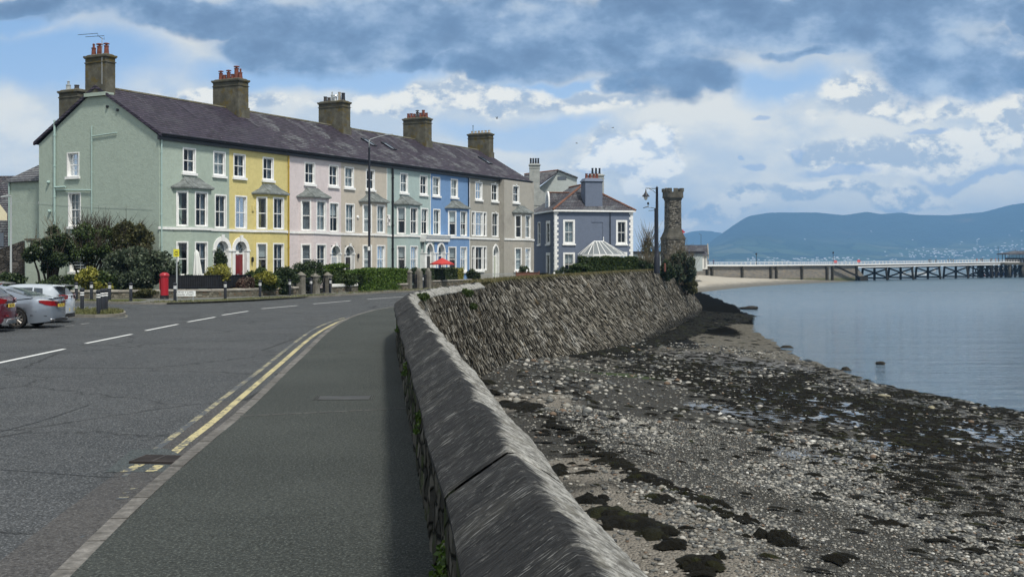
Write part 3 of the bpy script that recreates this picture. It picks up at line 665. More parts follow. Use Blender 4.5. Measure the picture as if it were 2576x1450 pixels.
# ------------------------------------------------------------ parapet wall with slate coping
m, t, p, o = newmat('coping_slate'); c = t.coord(); uvc = t.coord('UV'); uu, vv, _z = t.sep(uvc)
st = t.noise(t.comb(t.m('MULTIPLY', uu, 40), t.m('MULTIPLY', vv, 6.5), 0), 1.0, 6, .7); st2 = t.noise(t.comb(t.m('MULTIPLY', uu, 80), t.m('MULTIPLY', vv, 9), 3), 1.0, 3, .6); ns = t.noise(c, 1.9, 7, .68); nf = t.noise(c, 16, 6, .72)
k = t.mix(t.ss(st, .3, .7), (.007, .008, .009), (.044, .045, .047)); k = t.mix(t.ss(ns, .50, .68, 0, .5), k, (.065, .064, .058))
k = t.mix(t.ss(t.m('ADD', t.m('MULTIPLY', st2, .75), t.m('MULTIPLY', ns, .25)), .565, .64, 0, .8), k, (.27, .275, .27))
k = t.mix(t.ss(nf, .59, .68, 0, .5), k, (.20, .20, .19))
lit_lichen = t.m('ADD', t.m('ADD', vv, t.m('MULTIPLY', t.m('SUBTRACT', ns, .5), .42)), t.m('MULTIPLY', t.m('SUBTRACT', st, .5), .16))
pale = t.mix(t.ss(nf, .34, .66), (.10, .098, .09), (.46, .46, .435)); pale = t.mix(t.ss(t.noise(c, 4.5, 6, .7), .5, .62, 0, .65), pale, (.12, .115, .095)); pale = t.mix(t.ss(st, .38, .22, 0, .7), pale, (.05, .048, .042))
k = t.mix(t.ss(lit_lichen, .01, .08), k, pale); k = t.mix(t.ss(t.noise(c, 7, 5, .7), .68, .74, 0, .5), k, (.20, .13, .04))  # seaward side painted paler: lichen plus its sunlit tone put into the colour
pset(t, p, k, .82, nrm=t.bump(t.m('ADD', t.m('ADD', st, t.m('MULTIPLY', st2, .5)), t.m('MULTIPLY', nf, 1.0)), 1.0, .020), spec=.15); M['coping'] = m
m, t, p, o = newmat('mossy_rubble'); c = t.map(t.coord(), (1, 1, 1.0))
ed = t.vor(c, 5, 'DISTANCE_TO_EDGE'); r, g_, b_ = t.sep(t.vor(c, 5, 'F1', 1)); n = t.noise(c, 9, 6, .7)
k = t.ramp(r, [(0, (.03, .03, .026)), (.5, (.07, .065, .055)), (1, (.15, .14, .12))])
k = t.mix(t.ss(t.noise(c, 2.3, 6, .7), .5, .6, 0, .8), k, (.035, .05, .015)); k = t.mix(t.ss(ed, .07, .02), k, (.015, .016, .012))
pset(t, p, k, .95, nrm=t.bump(t.m('ADD', t.ss(ed, 0, .12), t.m('MULTIPLY', n, .6)), 1, .08), spec=.1); M['moss_rubble'] = m
sw = thing('sea_wall', (-.455, 10, 0), label='stone parapet wall with thick slate coping running beside the pavement', cat='wall')
inv = Matrix.Translation((.455, -10, 0))
def loc(p): return (p[0] + .455, p[1] - 10, p[2])
# body (inner face bumpy)
b = MB(loc); us = np.arange(0, ridge.L + .01, .16); prof = [(-.27, -.35), (-.275, .15), (-.265, .4), (-.27, .65), (-.26, .9), (-.25, 1.03)]
rows = []
for j, (w, z) in enumerate(prof):
    rows.append([(q[0], q[1], z) for q in [offs(ridge, w + random.uniform(-.03, .03) * (0 < j < 5), z, [u])[0] for u in us]])
rows.append(offs(ridge, .22, 1.08, us))
for i in range(len(rows) - 1): b.strip(rows[i], rows[i + 1])
b.build('wall_body', M['moss_rubble'], sw, smooth=True)
# coping: long weathered slate blocks, finely ribbed across
rc = random.Random(5); V_, F_, UVs = [], [], []; u = 0.0
prof = [(-.325, .985), (-.345, 1.0), (-.35, 1.05), (-.33, 1.075), (-.26, 1.125), (-.18, 1.182), (-.10, 1.238), (-.04, 1.280), (-.008, 1.298), (.025, 1.296), (.07, 1.272), (.14, 1.230), (.22, 1.178), (.29, 1.125), (.315, 1.08), (.30, 1.03)]
n_ = len(prof); S_ = 0
while u < ridge.L - .02:
    e = min(u + rc.uniform(.8, 1.9), ridge.L); bz, bw, tilt = rc.uniform(-.008, .008), rc.uniform(-.008, .008), rc.uniform(-.003, .003); k_ = u + .001; first = True
    while True:
        k2 = min(k_, e - .001); d_ = 1 if k2 >= e - .0011 or first else 0; jz = rc.gauss(0, .0020) - d_ * .006; jn = [rc.gauss(0, .0012) for _ in range(n_)]
        for pi_, (w, z) in enumerate(prof):
            wb_ = jn[pi_] * 1.5 + .012 * math.sin(k2 * 2.3 + w * 4) + .006 * math.sin(k2 * 7.1 + 2 * w)
            sc_ = 1 + .03 * math.sin(k2 * 1.7); q = offs(ridge, w * sc_ + bw, z + bz + jz + wb_ * (1 if -.3 < w < .3 else .4) + tilt * (k2 - u), [k2])[0]
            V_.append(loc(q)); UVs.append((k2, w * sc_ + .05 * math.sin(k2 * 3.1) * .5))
        if not first:
            for i_ in range(n_ - 1): a_ = S_ - n_ + i_; F_.append((a_, a_ + 1, a_ + n_ + 1, a_ + n_))
        S_ += n_
        if k2 >= e - .0011: break
        first = False; k_ += rc.uniform(.018, .045) * (1 if ridge.at(k2)[1] < 22 else 2.2)
    u = e
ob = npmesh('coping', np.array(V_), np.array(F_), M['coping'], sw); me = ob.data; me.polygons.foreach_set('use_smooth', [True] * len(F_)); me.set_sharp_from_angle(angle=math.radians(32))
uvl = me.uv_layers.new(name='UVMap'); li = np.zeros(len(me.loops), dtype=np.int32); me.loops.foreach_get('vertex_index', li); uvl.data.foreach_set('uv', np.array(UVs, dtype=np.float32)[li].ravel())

# ------------------------------------------------------------ sloping sea wall of slates on edge (also the outer face of the parapet)
topP = Path([( .2, 4, 1.05), (-.85 + .3, 13, 1.05), (-1.59 + .28, 20, 1.05), (-2.27 + .28, 26, 1.05), (-2.95 + .3, 32, 1.05), (-3.12 + .3, 35, 1.05), (-3.02 + .28, 38.5, 1.05), (-2.62 + .26, 43, 1.05), (-2.15 + .26, 47, 1.05), (-1.5 + .2, 51.5, 1.12), (-.9, 56, 1.28), (.05, 63, 1.3), (2.5, 73, 1.32), (5.6, 83, 1.32), (10.4, 102, 1.34), (16.6, 123, 1.34), (19.5, 134, 1.3), (20.5, 146, 1.2), (19, 156, 1.0)])
footP = Path([(1.0, 4, -2.9), (.35, 13, -2.9), (-.5, 20, -2.9), (-1.1, 26, -2.85), (-1.7, 32, -2.8), (-1.9, 36, -2.8), (-1.85, 40, -2.8), (-1.6, 43.5, -2.8), (-1.2, 47.5, -2.85), (-.4, 53, -3.1), (.8, 58, -3.2), (3.0, 65.2, -3.6), (5.9, 74.4, -3.85), (9.7, 85.6, -4.1), (13.9, 102.4, -4.5), (20.8, 131.6, -4.8), (25.5, 152, -3.4), (23, 165, -2.5)])
def surf(u, v):                        # u 0..1 along, v 0..1 down
    a = topP.at(u * topP.L); f = footP.at(u * footP.L); q = a + (f - a) * v
    q[2] -= 0; return q
# parameter tables matched by distance ahead so that the joints run straight down the slope
tu = np.interp(np.linspace(4, 156, 600), topP.p[:, 1], topP.d) if np.all(np.diff(topP.p[:, 1]) > 0) else None
def surf2(s, v):
    a = topP.at(s * topP.L); fu = np.interp(s * topP.L, [0, topP.L * .2, topP.L * .5, topP.L], [0, footP.L * .2, footP.L * .5, footP.L])
    f = footP.at(fu); bulge = .12 * math.sin(math.pi * v)
    q = a + (f - a) * v; q[2] += -bulge; return q
m, t, p, o = newmat('revetment_stone'); c = t.coord(); r_ = island(t); X, Y, Z_ = t.sep(c)
k = t.ramp(r_, [(0, (.032, .029, .022)), (.3, (.078, .070, .054)), (.6, (.14, .127, .10)), (.85, (.23, .21, .17)), (1, (.42, .40, .35))])
nb = t.noise(c, .35, 5, .6); nn2 = t.noise(c, 8, 6, .7)
k = t.mix(t.ss(nb, .56, .68, 0, .6), k, t.mix(r_, (.22, .22, .20), (.55, .54, .51)))
k = t.mix(t.ss(t.noise(c, .8, 6, .7), .60, .68, 0, .45), k, (.22, .15, .06))
k = t.mix(t.ss(nn2, .5, .72, 0, .6), k, (.03, .03, .026))
k = t.mix(t.ss(t.m('ADD', Z_, t.m('MULTIPLY', nb, 1.0)), .35, -.6, 0, .85), k, (.022, .022, .018)); k = t.mix(t.ss(t.m('ADD', Z_, t.m('MULTIPLY', nb, 1.2)), 4.55, 5.0, 0, .6), k, (.10, .095, .04))
pset(t, p, k, .85, nrm=t.bump(nn2, .8, .02), spec=.25); M['revet'] = m
rv = thing('sloping_sea_wall', (0, 60, -3), label='battered sea wall of weathered upright slate rubble sloping down to the shingle', cat='sea wall')
def loc2(p): return (p[0], p[1] - 60, p[2] + 3)
b = MB(loc2); us = np.linspace(0, 1, 200)
for j in range(8):
    b.strip([surf2(s_, j / 8) - np.array([.10, 0, .06]) for s_ in us], [surf2(s_, (j + 1) / 8) - np.array([.10, 0, .06]) for s_ in us])
b.build('core', m_plain('dark_joint', (.018, .017, .014), .95), rv, smooth=True)
b = MB(loc2); rs = random.Random(9); Ltot = topP.L
v = 0.0
rowsv = []
while v < 1: e = min(1, v + rs.uniform(.035, .08)); rowsv.append((v, e)); v = e
for (v0_, v1_) in rowsv:
    d_ = 1.0
    while d_ < Ltot:
        w = rs.uniform(.07, .20) * (1 + d_ / 230); e = d_ + w
        s0_, s1_ = d_ / Ltot, min(1, e / Ltot); jv = rs.uniform(-.02, .02); sk = .0016
        a = surf2(s0_, max(0, v0_ + jv)); b1 = surf2(s1_ - .0001, max(0, v0_ + jv)); c1_ = surf2(min(1, s1_ - .0001 + sk * 0), min(1.02, v1_ + jv)); d1 = surf2(s0_, min(1.02, v1_ + jv))
        nrm_ = np.cross(b1 - a, d1 - a); nrm_ /= -np.linalg.norm(nrm_) + 1e-9
        if nrm_[0] < 0: nrm_ = -nrm_
        h0 = rs.uniform(.0, .10); h1 = h0 + rs.uniform(-.05, .08)
        i0 = [b.v(q) for q in (a - nrm_ * .1, b1 - nrm_ * .1, c1_ - nrm_ * .1, d1 - nrm_ * .1)]
        g0 = (b1 - a) * .10; o0 = [b.v(q) for q in (a + g0 + nrm_ * h0, b1 - g0 + nrm_ * h0, c1_ - g0 + nrm_ * h1, d1 + g0 + nrm_ * h1)]
        b.idx(o0)
        for i in range(4): b.idx([i0[i], i0[(i + 1) % 4], o0[(i + 1) % 4], o0[i]])
        d_ = e
b.build('facing_stones', M['revet'], rv)
# promenade behind the sloping wall
b = MB(); tp = [tuple(top.at(u)) for u in np.linspace(0, top.L, 30)]
tw_ = [min(1, max(.03, (q[1] - 53) / 26)) for q in tp]; back = [(q[0] - 3.2 * w, q[1] + .5 * w, -.1 + 1.35 * min(1, w * 3)) for q, w in zip(tp, tw_)]
b.strip([(q[0] + .12, q[1], q[2] + .02) for q in tp], back); b.strip(back, [(q[0] - 7.6 * w, q[1] + .8 * w, -.15) for q, w in zip(tp, tw_)])
b.build('grass_bank', M['scrub'], kind='structure')
b = MB(); b.poly([(16, 128, 1.15), (19.8, 150, 1.0), (24, 200, .6), (36, 280, .5), (47.5, 328, .45), (40, 400, .45), (-40, 400, .45), (-30, 150, .3), (6, 128, .9)]); b.build('promenade', M['pave2'], kind='structure')
b = MB(); edge = [(19.8, 150, 1.0), (24, 200, .6), (36, 280, .5), (47.5, 328, .45)]
b.strip(edge, [(q[0] + 1, q[1], -5) for q in edge]); b.build('promenade_wall', M['chim'], label='low dark stone quay wall below the promenade', cat='wall')
# sand spit in front of the pier
PA = np.array(P(2150, 706, SEA_Z)); PBp = np.array(P(2520, 698, SEA_Z)); PD = (PBp - PA)[:2]; PLen = np.linalg.norm(PD); PD /= PLen
def pier_pt(x):                        # point of the pier line seen at column x
    r = (x - CX) / FP; s_ = (PA[0] - r * PA[1]) / (r * PD[1] - PD[0]); return np.array([PA[0] + PD[0] * s_, PA[1] + PD[1] * s_]), s_
m, t, p, o = newmat('sand'); c = t.coord(); n = t.noise(t.map(c, (.4, .4, 1)), 1.2, 6, .7); X, Y, Z_ = t.sep(c)
k = t.mix(n, (.24, .22, .18), (.44, .41, .35)); k = t.mix(t.ss(t.m('ADD', Z_, t.m('MULTIPLY', t.m('SUBTRACT', n, .5), 1.2)), -3.6, -4.5), k, (.10, .095, .08))
pset(t, p, k, .9, nrm=t.bump(n, .6, .3)); M['sand'] = m
b = MB(); cols = [1640, 1700, 1760, 1830, 1900, 1980, 2050, 2110, 2160]; wy = [748, 742, 735.5, 727, 720, 715, 711.5, 708.8, 707]
fy = [690, 690, 691, 697, 699.5, 702, 703.5, 705, 706.3]
A = [np.array(P(x_, y_ + 1.5, SEA_Z - .1)) for x_, y_ in zip(cols, wy)]; Bk = []
for x_, y_ in zip(cols, fy):
    q, s_ = pier_pt(max(x_, 1740)) if x_ >= 1740 else (np.array(at(x_, 690, 335)[:2]), 0)
    z_ = CH - (y_ - HY) / FP * q[1]; Bk.append(np.array([q[0], q[1] - 1.0, z_]))
for j in range(6): b.strip([a + (c_ - a) * (j / 6) for a, c_ in zip(A, Bk)], [a + (c_ - a) * ((j + 1) / 6) for a, c_ in zip(A, Bk)])
b.build('sand_spit', M['sand'], smooth=True, kind='structure')

# hills across the strait
m, t, p, o = newmat('hillside'); c = t.coord(); n = t.noise(t.map(c, (1, 1, 1.0)), .0022, 8, .68); ed = t.vor(c, .0045, 'DISTANCE_TO_EDGE'); r, g_, b_ = t.sep(t.vor(c, .0045, 'F1', 1))
X, Y, Z_ = t.sep(c)
k = t.mix(n, (.006, .016, .014), (.042, .062, .052)); fld = t.ramp(r, [(0, (.02, .045, .015)), (.5, (.06, .11, .04)), (1, (.15, .17, .08))])
k = t.mix(t.m('MULTIPLY', t.ss(Z_, 190, 60), .55), k, fld); k = t.mix(t.m('MULTIPLY', t.ss(ed, .05, .02), t.ss(Z_, 190, 60)), k, (.012, .025, .012))
k = t.mix(t.ss(n, .60, .70, 0, .6), k, (.12, .09, .055))
pset(t, p, k, 1.0, spec=.05, nrm=t.bump(n, 1, 60)); M['hill'] = m
ridge_px = [(1690, 650), (1730, 636), (1771, 617), (1800, 598), (1842, 568), (1860, 556), (1882, 543), (1930, 535), (1958, 534), (2055, 534), (2122, 541), (2180, 532), (2215, 538.5), (2264, 534), (2304, 540), (2384, 541), (2473, 533), (2540, 515), (2575, 510), (2680, 498), (2900, 505), (3300, 560)]
hp = np.array(ridge_px); hx = np.linspace(1680, 3300, 420); hy = np.interp(hx, hp[:, 0], hp[:, 1])
ker = np.ones(5) / 5; hy = np.convolve(np.r_[[hy[0]] * 2, hy, [hy[-1]] * 2], ker, 'valid')
rg_ = np.random.default_rng(2)
def fbm1(x, y, seed, oct=5):
    out = np.zeros_like(x); r = np.random.default_rng(seed)
    for k_ in range(oct):
        for _ in range(3):
            a = r.uniform(0, 6.28); f = 2 ** k_; out += np.sin((x * np.cos(a) + y * np.sin(a)) * f + r.uniform(0, 6.28)) / f / 3
    return out
T_ = np.linspace(0, 1.25, 90); HX, TT = np.meshgrid(hx, T_)
HZ = np.interp(HX, hx, hy)
Yd = 6300 + 1500 * np.sin((HX - 1700) / 900) * .4 + TT * 2400
R_ = (HX - CX) / FP; Xd = R_ * Yd
crest = (HY - HZ) / FP * (Yd / np.maximum(TT, .01) * 0 + (6300 + 1500 * np.sin((HX - 1700) / 900) * .4 + 2400)) + CH
rise = np.where(TT < 1, (.10 * TT + .90 * TT ** 1.7), 1 - (TT - 1) * 1.2)
steep = np.clip((2050 - HX) / 250, 0, 1); rise2 = np.where(TT < 1, TT ** 1.1, 1 - (TT - 1) * 1.2); rise = rise * (1 - steep) + rise2 * steep
nzv = fbm1(Xd / 420, Yd / 420, 3) * 26 * np.clip(TT * 4, 0, 1) * np.clip((1 - TT) * 5, 0, 1) * np.clip(crest / 200, .1, 1.5)
ZZ = np.where(TT <= 0.0, -8, SEA_Z + .8 + (crest - SEA_Z) * rise + nzv)
V_ = np.stack([Xd, Yd, ZZ], -1).reshape(-1, 3); I = np.arange(V_.shape[0]).reshape(HX.shape); Fq = np.stack([I[:-1, :-1], I[:-1, 1:], I[1:, 1:], I[1:, :-1]], -1).reshape(-1, 4)
ho = npmesh('hills', V_, Fq, M['hill'], smooth=True); tag(ho, kind='structure')
V2 = V_.copy(); V_[:, 2]
# farther headland
fx = np.linspace(1600, 1900, 60); fyy = np.interp(fx, [1600, 1660, 1720, 1745, 1765, 1790, 1815, 1860, 1900], [640, 612, 587, 580.5, 579, 581, 585, 600, 640])
T2 = np.linspace(0, 1.2, 24); FXm, TM = np.meshgrid(fx, T2); Ydd = 10300 + TM * 900; Xdd = (FXm - CX) / FP * Ydd
cz = (HY - np.interp(FXm, fx, fyy)) / FP * 11200 + CH; ZZ2 = SEA_Z + (cz - SEA_Z) * np.where(TM < 1, TM ** .9, 1 - (TM - 1) * 2) + fbm1(Xdd / 400, Ydd / 400, 5) * 12 * (TM > .05) * (TM < .9)
I = np.arange(FXm.size).reshape(FXm.shape); Fq = np.stack([I[:-1, :-1], I[:-1, 1:], I[1:, 1:], I[1:, :-1]], -1).reshape(-1, 4)
ho2 = npmesh('far_headland', np.stack([Xdd, Ydd, ZZ2], -1).reshape(-1, 3), Fq, M['hill'], smooth=True); tag(ho2, kind='structure')
# white villages on the far shore
vb_ = MB(); rv_ = random.Random(6)
def hill_z(px, tt):
    i = int(np.clip((px - 1680) / (3300 - 1680) * 419, 0, 419)); j = tt / 1.25 * 89; j0 = int(j); f = j - j0
    q = ho_pts[j0, i] * (1 - f) + ho_pts[min(j0 + 1, 89), i] * f; return q
ho_pts = V2.reshape(90, 420, 3)
for (x0, x1, t0, t1, n) in ((1880, 2030, .01, .10, 90), (2030, 2150, .01, .12, 110), (2150, 2260, .01, .08, 40), (2260, 2575, .16, .42, 230), (2350, 2560, .28, .36, 110), (2400, 2600, .03, .6, 60), (2000, 2575, .02, .75, 50), (2280, 2420, .24, .30, 60)):
    for k_ in range(n):
        q = hill_z(rv_.uniform(x0, x1), rv_.uniform(t0, t1)); w = rv_.uniform(3, 8); d_ = rv_.uniform(2.5, 4); h = rv_.uniform(1.5, 3)
        if rv_.random() < .70: continue
        vb_.box(q[0] - w, q[0] + w, q[1] - d_, q[1] + d_, q[2] - 4, q[2] + h, 0)
        vb_.hexa([(q[0] - w, q[1] - d_, q[2] + h), (q[0] + w, q[1] - d_, q[2] + h), (q[0] + w, q[1] + d_, q[2] + h), (q[0] - w, q[1] + d_, q[2] + h), (q[0] - w, q[1] - .1, q[2] + h + 2.5), (q[0] + w, q[1] - .1, q[2] + h + 2.5), (q[0] + w, q[1] + .1, q[2] + h + 2.5), (q[0] - w, q[1] + .1, q[2] + h + 2.5)], 1)
vb_.build('far_village', [M['white'], m_plain('far_roof', (.30, .32, .36), .7)], label='white houses of villages scattered over the far hillside', kind='stuff')

# haze
m = bpy.data.materials.new('haze'); m.use_nodes = True; m.node_tree.nodes.clear(); t = NT(m.node_tree)
pv = t.new('ShaderNodeVolumePrincipled'); pv.inputs['Color'].default_value = (.27, .56, 1.0, 1); pv.inputs['Density'].default_value = 1.2e-4; pv.inputs['Anisotropy'].default_value = 0.0
oo = t.new('ShaderNodeOutputMaterial'); t.l.new(pv.outputs[0], oo.inputs['Volume'])
b = MB(); b.box(-4000, 9500, -400, 12600, -12, 560); hz = b.build('haze', m, kind='stuff')
# ============================================================ TERRACE
TX, TY = -20.5 * 1.13, 67 * 1.13; DX_, DY_ = .474, .8805; TROT = math.atan2(DY_, DX_)
def tloc(s): return (TX + DX_ * s, TY + DY_ * s, 0)
class Fr:                                 # a wall plane: origin, direction along it; inward is +90 degrees
    def __init__(s, ox, oy, ux, uy, off=(0, 0)):
        L = math.hypot(ux, uy); s.o = (ox, oy); s.u = (ux / L, uy / L); s.n = (-uy / L, ux / L); s.off = off; s.L = L
    def __call__(s, p): return (s.o[0] + s.u[0] * p[0] + s.n[0] * p[1] - s.off[0], s.o[1] + s.u[1] * p[0] + s.n[1] * p[1] - s.off[1], p[2])
def wall_panel(b, x0, x1, z0, z1, holes=(), y=0.0, m=0):
    xs = sorted({x0, x1, *[min(max(h[k], x0), x1) for h in holes for k in (0, 1)]}); zs = sorted({z0, z1, *[min(max(h[k], z0), z1) for h in holes for k in (2, 3)]})
    for i in range(len(xs) - 1):
        for j in range(len(zs) - 1):
            cx_, cz_ = (xs[i] + xs[i + 1]) / 2, (zs[j] + zs[j + 1]) / 2
            if any(h[0] < cx_ < h[1] and h[2] < cz_ < h[3] for h in holes): continue
            b.poly([(xs[i], y, zs[j]), (xs[i + 1], y, zs[j]), (xs[i + 1], y, zs[j + 1]), (xs[i], y, zs[j + 1])], m)
def window(par, fr, x0, x1, z0, z1, cur='d', bars=1, trim=.09, sill=True, rev=.17, mid=.5, name='window', tmat='white', proud=.03, hbars=0, sillh=.17, keyst=False):
    e = .003; b = MB(fr); xi0, xi1, zi0, zi1 = x0 + trim, x1 - trim, z0 + trim * .6, z1 - trim
    b.box(x0, xi0, -proud, rev, z0, z1); b.box(xi1, x1, -proud, rev, z0, z1); b.box(xi0, xi1, -proud, rev, zi1, z1); b.box(xi0, xi1, -.01, rev, z0, zi0)
    if sill: b.box(x0 - .09, x1 + .09, -.13, .02, z0 - sillh, z0 - e)
    if keyst: b.frus((x0 + x1) / 2, -.05, z1, z1 + .12, .08, .05, .12, .05)
    s = .055; y0, y1 = rev - .07, rev - .02; zm = zi0 + (zi1 - zi0) * mid
    b.box(xi0, xi0 + s, y0, y1, zi0, zi1); b.box(xi1 - s, xi1, y0, y1, zi0, zi1); b.box(xi0 + s, xi1 - s, y0, y1, zi0, zi0 + s + .02); b.box(xi0 + s, xi1 - s, y0, y1, zi1 - s, zi1)
    b.box(xi0 + s, xi1 - s, y0 - .01, y1 + .01, zm - .03, zm + .03)
    for k in range(bars):
        xb = xi0 + (xi1 - xi0) * (k + 1) / (bars + 1)
        b.box(xb - .016, xb + .016, y0 + .012, y1 - .004, zi0 + s, zm - .03); b.box(xb - .016, xb + .016, y0 + .012, y1 - .004, zm + .03, zi1 - s)
    for k in range(hbars):
        for (za, zb) in ((zi0 + s, zm), (zm, zi1 - s)):
            zz = za + (zb - za) * (k + 1) / (hbars + 1); b.box(xi0 + s, xi1 - s, y0 + .015, y1 - .006, zz - .012, zz + .012)
    w = b.build(name, M[tmat], par)
    g = MB(fr); g.poly([(xi0 + .01, rev - .035, zi0 + .01), (xi1 - .01, rev - .035, zi0 + .01), (xi1 - .01, rev - .035, zi1 - .01), (xi0 + .01, rev - .035, zi1 - .01)]); g.build('pane', M['glass'], w)
    r = MB(fr); yb = rev + .45
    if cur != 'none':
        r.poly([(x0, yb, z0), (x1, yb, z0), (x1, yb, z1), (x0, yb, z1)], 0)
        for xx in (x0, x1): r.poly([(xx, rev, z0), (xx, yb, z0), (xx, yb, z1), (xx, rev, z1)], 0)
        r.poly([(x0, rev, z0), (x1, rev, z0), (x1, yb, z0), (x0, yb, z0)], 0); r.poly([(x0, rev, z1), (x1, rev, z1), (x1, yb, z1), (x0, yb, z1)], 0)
    def drape(xa, xb, za, zb, mi, yc=rev + .10, amp=.022, fq=38):
        n = max(4, int((xb - xa) / .03)); ph = random.uniform(0, 6)
        pts = [(xa + (xb - xa) * i / n, yc + amp * math.sin((xa + (xb - xa) * i / n) * fq + ph)) for i in range(n + 1)]
        for i in range(n): r.poly([(pts[i][0], pts[i][1], za), (pts[i + 1][0], pts[i + 1][1], za), (pts[i + 1][0], pts[i + 1][1], zb), (pts[i][0], pts[i][1], zb)], mi)
    W_ = xi1 - xi0
    if cur == 'n': drape(xi0, xi1, zi0, zi1, 1)
    elif cur == 'd': drape(xi0, xi0 + W_ * .16, zi0, zi1, 2); drape(xi1 - W_ * .34, xi1, zi0, zi1, 2)
    elif cur == 's': drape(xi1 - W_ * .30, xi1, zi0, zi1, 2)
    elif cur == 'h': drape(xi0, xi1, zm + (zi1 - zm) * .1, zi1, 3, amp=.002); drape(xi0, xi1, zi0, zi0 + (zm - zi0) * .6, 1)
    elif cur == 'b': drape(xi0, xi1, zm + .15, zi1, 3, amp=.002)
    elif cur == 'v':
        z_ = zi0
        while z_ < zi1: r.poly([(xi0, rev + .05, z_), (xi1, rev + .05, z_), (xi1, rev + .085, z_ + .035), (xi0, rev + .085, z_ + .035)], 2); z_ += .055
    elif cur == 'w': drape(xi0, xi1, zi0, zi1, 3, amp=.004)
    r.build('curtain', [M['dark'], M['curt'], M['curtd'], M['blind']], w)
    return w
def arc_pts(c, sp, hw, kind='round', n=14, rise=None):
    if kind == 'round': return [(c + hw * math.cos(math.pi * (1 - i / n)), sp + hw * math.sin(math.pi * (1 - i / n))) for i in range(n + 1)]
    R = hw * 1.5; h = n // 2; a1 = math.acos((R - hw) / R); L = [(c - hw + R - R * math.cos(a1 * i / h), sp + R * math.sin(a1 * i / h)) for i in range(h + 1)]
    return L + [(2 * c - q[0], q[1]) for q in L[-2::-1]]
def ring(b, c, sp, h0, h1, y0, y1, kind, m=0, zf=None):
    A = arc_pts(c, sp, h0, kind); B = arc_pts(c, sp, h1, kind)
    if zf is not None: A = [(c - h0, zf)] + A + [(c + h0, zf)]; B = [(c - h1, zf)] + B + [(c + h1, zf)]
    for i in range(len(A) - 1):
        a0, a1, b1, b0 = A[i], A[i + 1], B[i + 1], B[i]
        b.hexa([(a0[0], y0, a0[1]), (a1[0], y0, a1[1]), (b1[0], y0, b1[1]), (b0[0], y0, b0[1]), (a0[0], y1, a0[1]), (a1[0], y1, a1[1]), (b1[0], y1, b1[1]), (b0[0], y1, b0[1])], m)
def door(par, fr, c, zf, sp, hw, hout, kind, dmat, ringmat, key=True, fan='rays', proud=.07, impost=True, panels=True, plate=True):
    b = MB(fr); ring(b, c, sp, hw, hout, -proud, .42, kind, 0, zf)
    if key:
        tz = (arc_pts(c, sp, hout, kind)[7][1]); lz = arc_pts(c, sp, hw, kind)[7][1]
        b.slab([(c - .09, lz - .03), (c + .09, lz - .03), (c + .16, tz + .14), (c - .16, tz + .14)], -proud - .07, -proud + .01, 1)
    if impost:
        for s_ in (-1, 1): xa, xb = sorted((c + s_ * (hw - .02), c + s_ * (hout + .05))); b.box(xa, xb, -proud - .05, .2, sp - .12, sp, 1)
    par_o = b.build('door_surround', [ringmat, M['white']], par)
    f = MB(fr); hi = hw - .07                   # inner frame with transom
    ring(f, c, sp, hi, hw + .01, .24, .34, kind, 0, zf); zt = sp - .32
    f.box(c - hi, c + hi, .25, .33, zt, zt + .09)
    if fan == 'rays':
        for a in range(1, 6):
            an = math.pi * a / 6; f.tube([(c + .16 * math.cos(an), .29, zt + .1 + .16 * math.sin(an)), (c + (hi) * math.cos(an), .29, zt + .12 + (hi + .18) * math.sin(an) ** 1)], .013, 5)
        f.lathe([(.17, -.02), (.17, .02)], (c, .29, zt + .09), 12, 0, 'y')
    elif fan == 'petals':
        for a in range(0, 7):
            an = math.pi * (a + .0) / 6; ox, oz = math.cos(an), math.sin(an)
            f.tube([(c + .12 * ox, .29, zt + .1 + .12 * oz), (c + .3 * math.cos(an + .2), .29, zt + .1 + .34 * math.sin(an + .2)), (c + .47 * ox, .29, zt + .1 + .62 * oz), (c + .3 * math.cos(an - .2), .29, zt + .1 + .34 * math.sin(an - .2)), (c + .12 * ox, .29, zt + .1 + .12 * oz)], .012, 5)
    elif fan == 'bar': f.tube([(c, .29, zt + .09), (c, .29, arc_pts(c, sp, hi, kind)[7][1])], .018, 6)
    f.build('door_frame', M['white'], par_o)
    g = MB(fr); pts = [(c - hi, zt)] + arc_pts(c, sp, hi, kind) + [(c + hi, zt)]; g.slab(pts, .30, .31); g.build('fanlight', M['glass'], par_o)
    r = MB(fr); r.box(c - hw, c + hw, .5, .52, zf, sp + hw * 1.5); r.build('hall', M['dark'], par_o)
    d = MB(fr); d.box(c - hi, c + hi, .27, .32, zf, zt)
    if panels:
        for xa, xb in ((c - hi + .09, c - .05), (c + .05, c + hi - .09)):
            for za, zb in ((zf + .15, zf + .75), (zf + .95, zf + 1.45), (zf + 1.55, zt - .12)):
                if zb > za + .05: d.frus((xa + xb) / 2, 0, 0, 0, 0, 0, 0, 0) if False else d.box(xa, xb, .255, .275, za, zb)
    dd = d.build('door', dmat, par)
    if plate:
        h = MB(fr); h.box(c - .13, c + .13, .235, .25, zf + .78, zf + .86); h.build('letter_plate', M['steel'], dd)
        h = MB(fr); h.lathe([(.0, 0), (.035, .0), (.04, -.05), (.02, -.08)], (c + hi - .08, .26, zf + 1.02), 10, 0, 'y'); h.build('handle', M['steel'], dd)
    return dd
ZG = .45                                   # ground floor level of the terrace
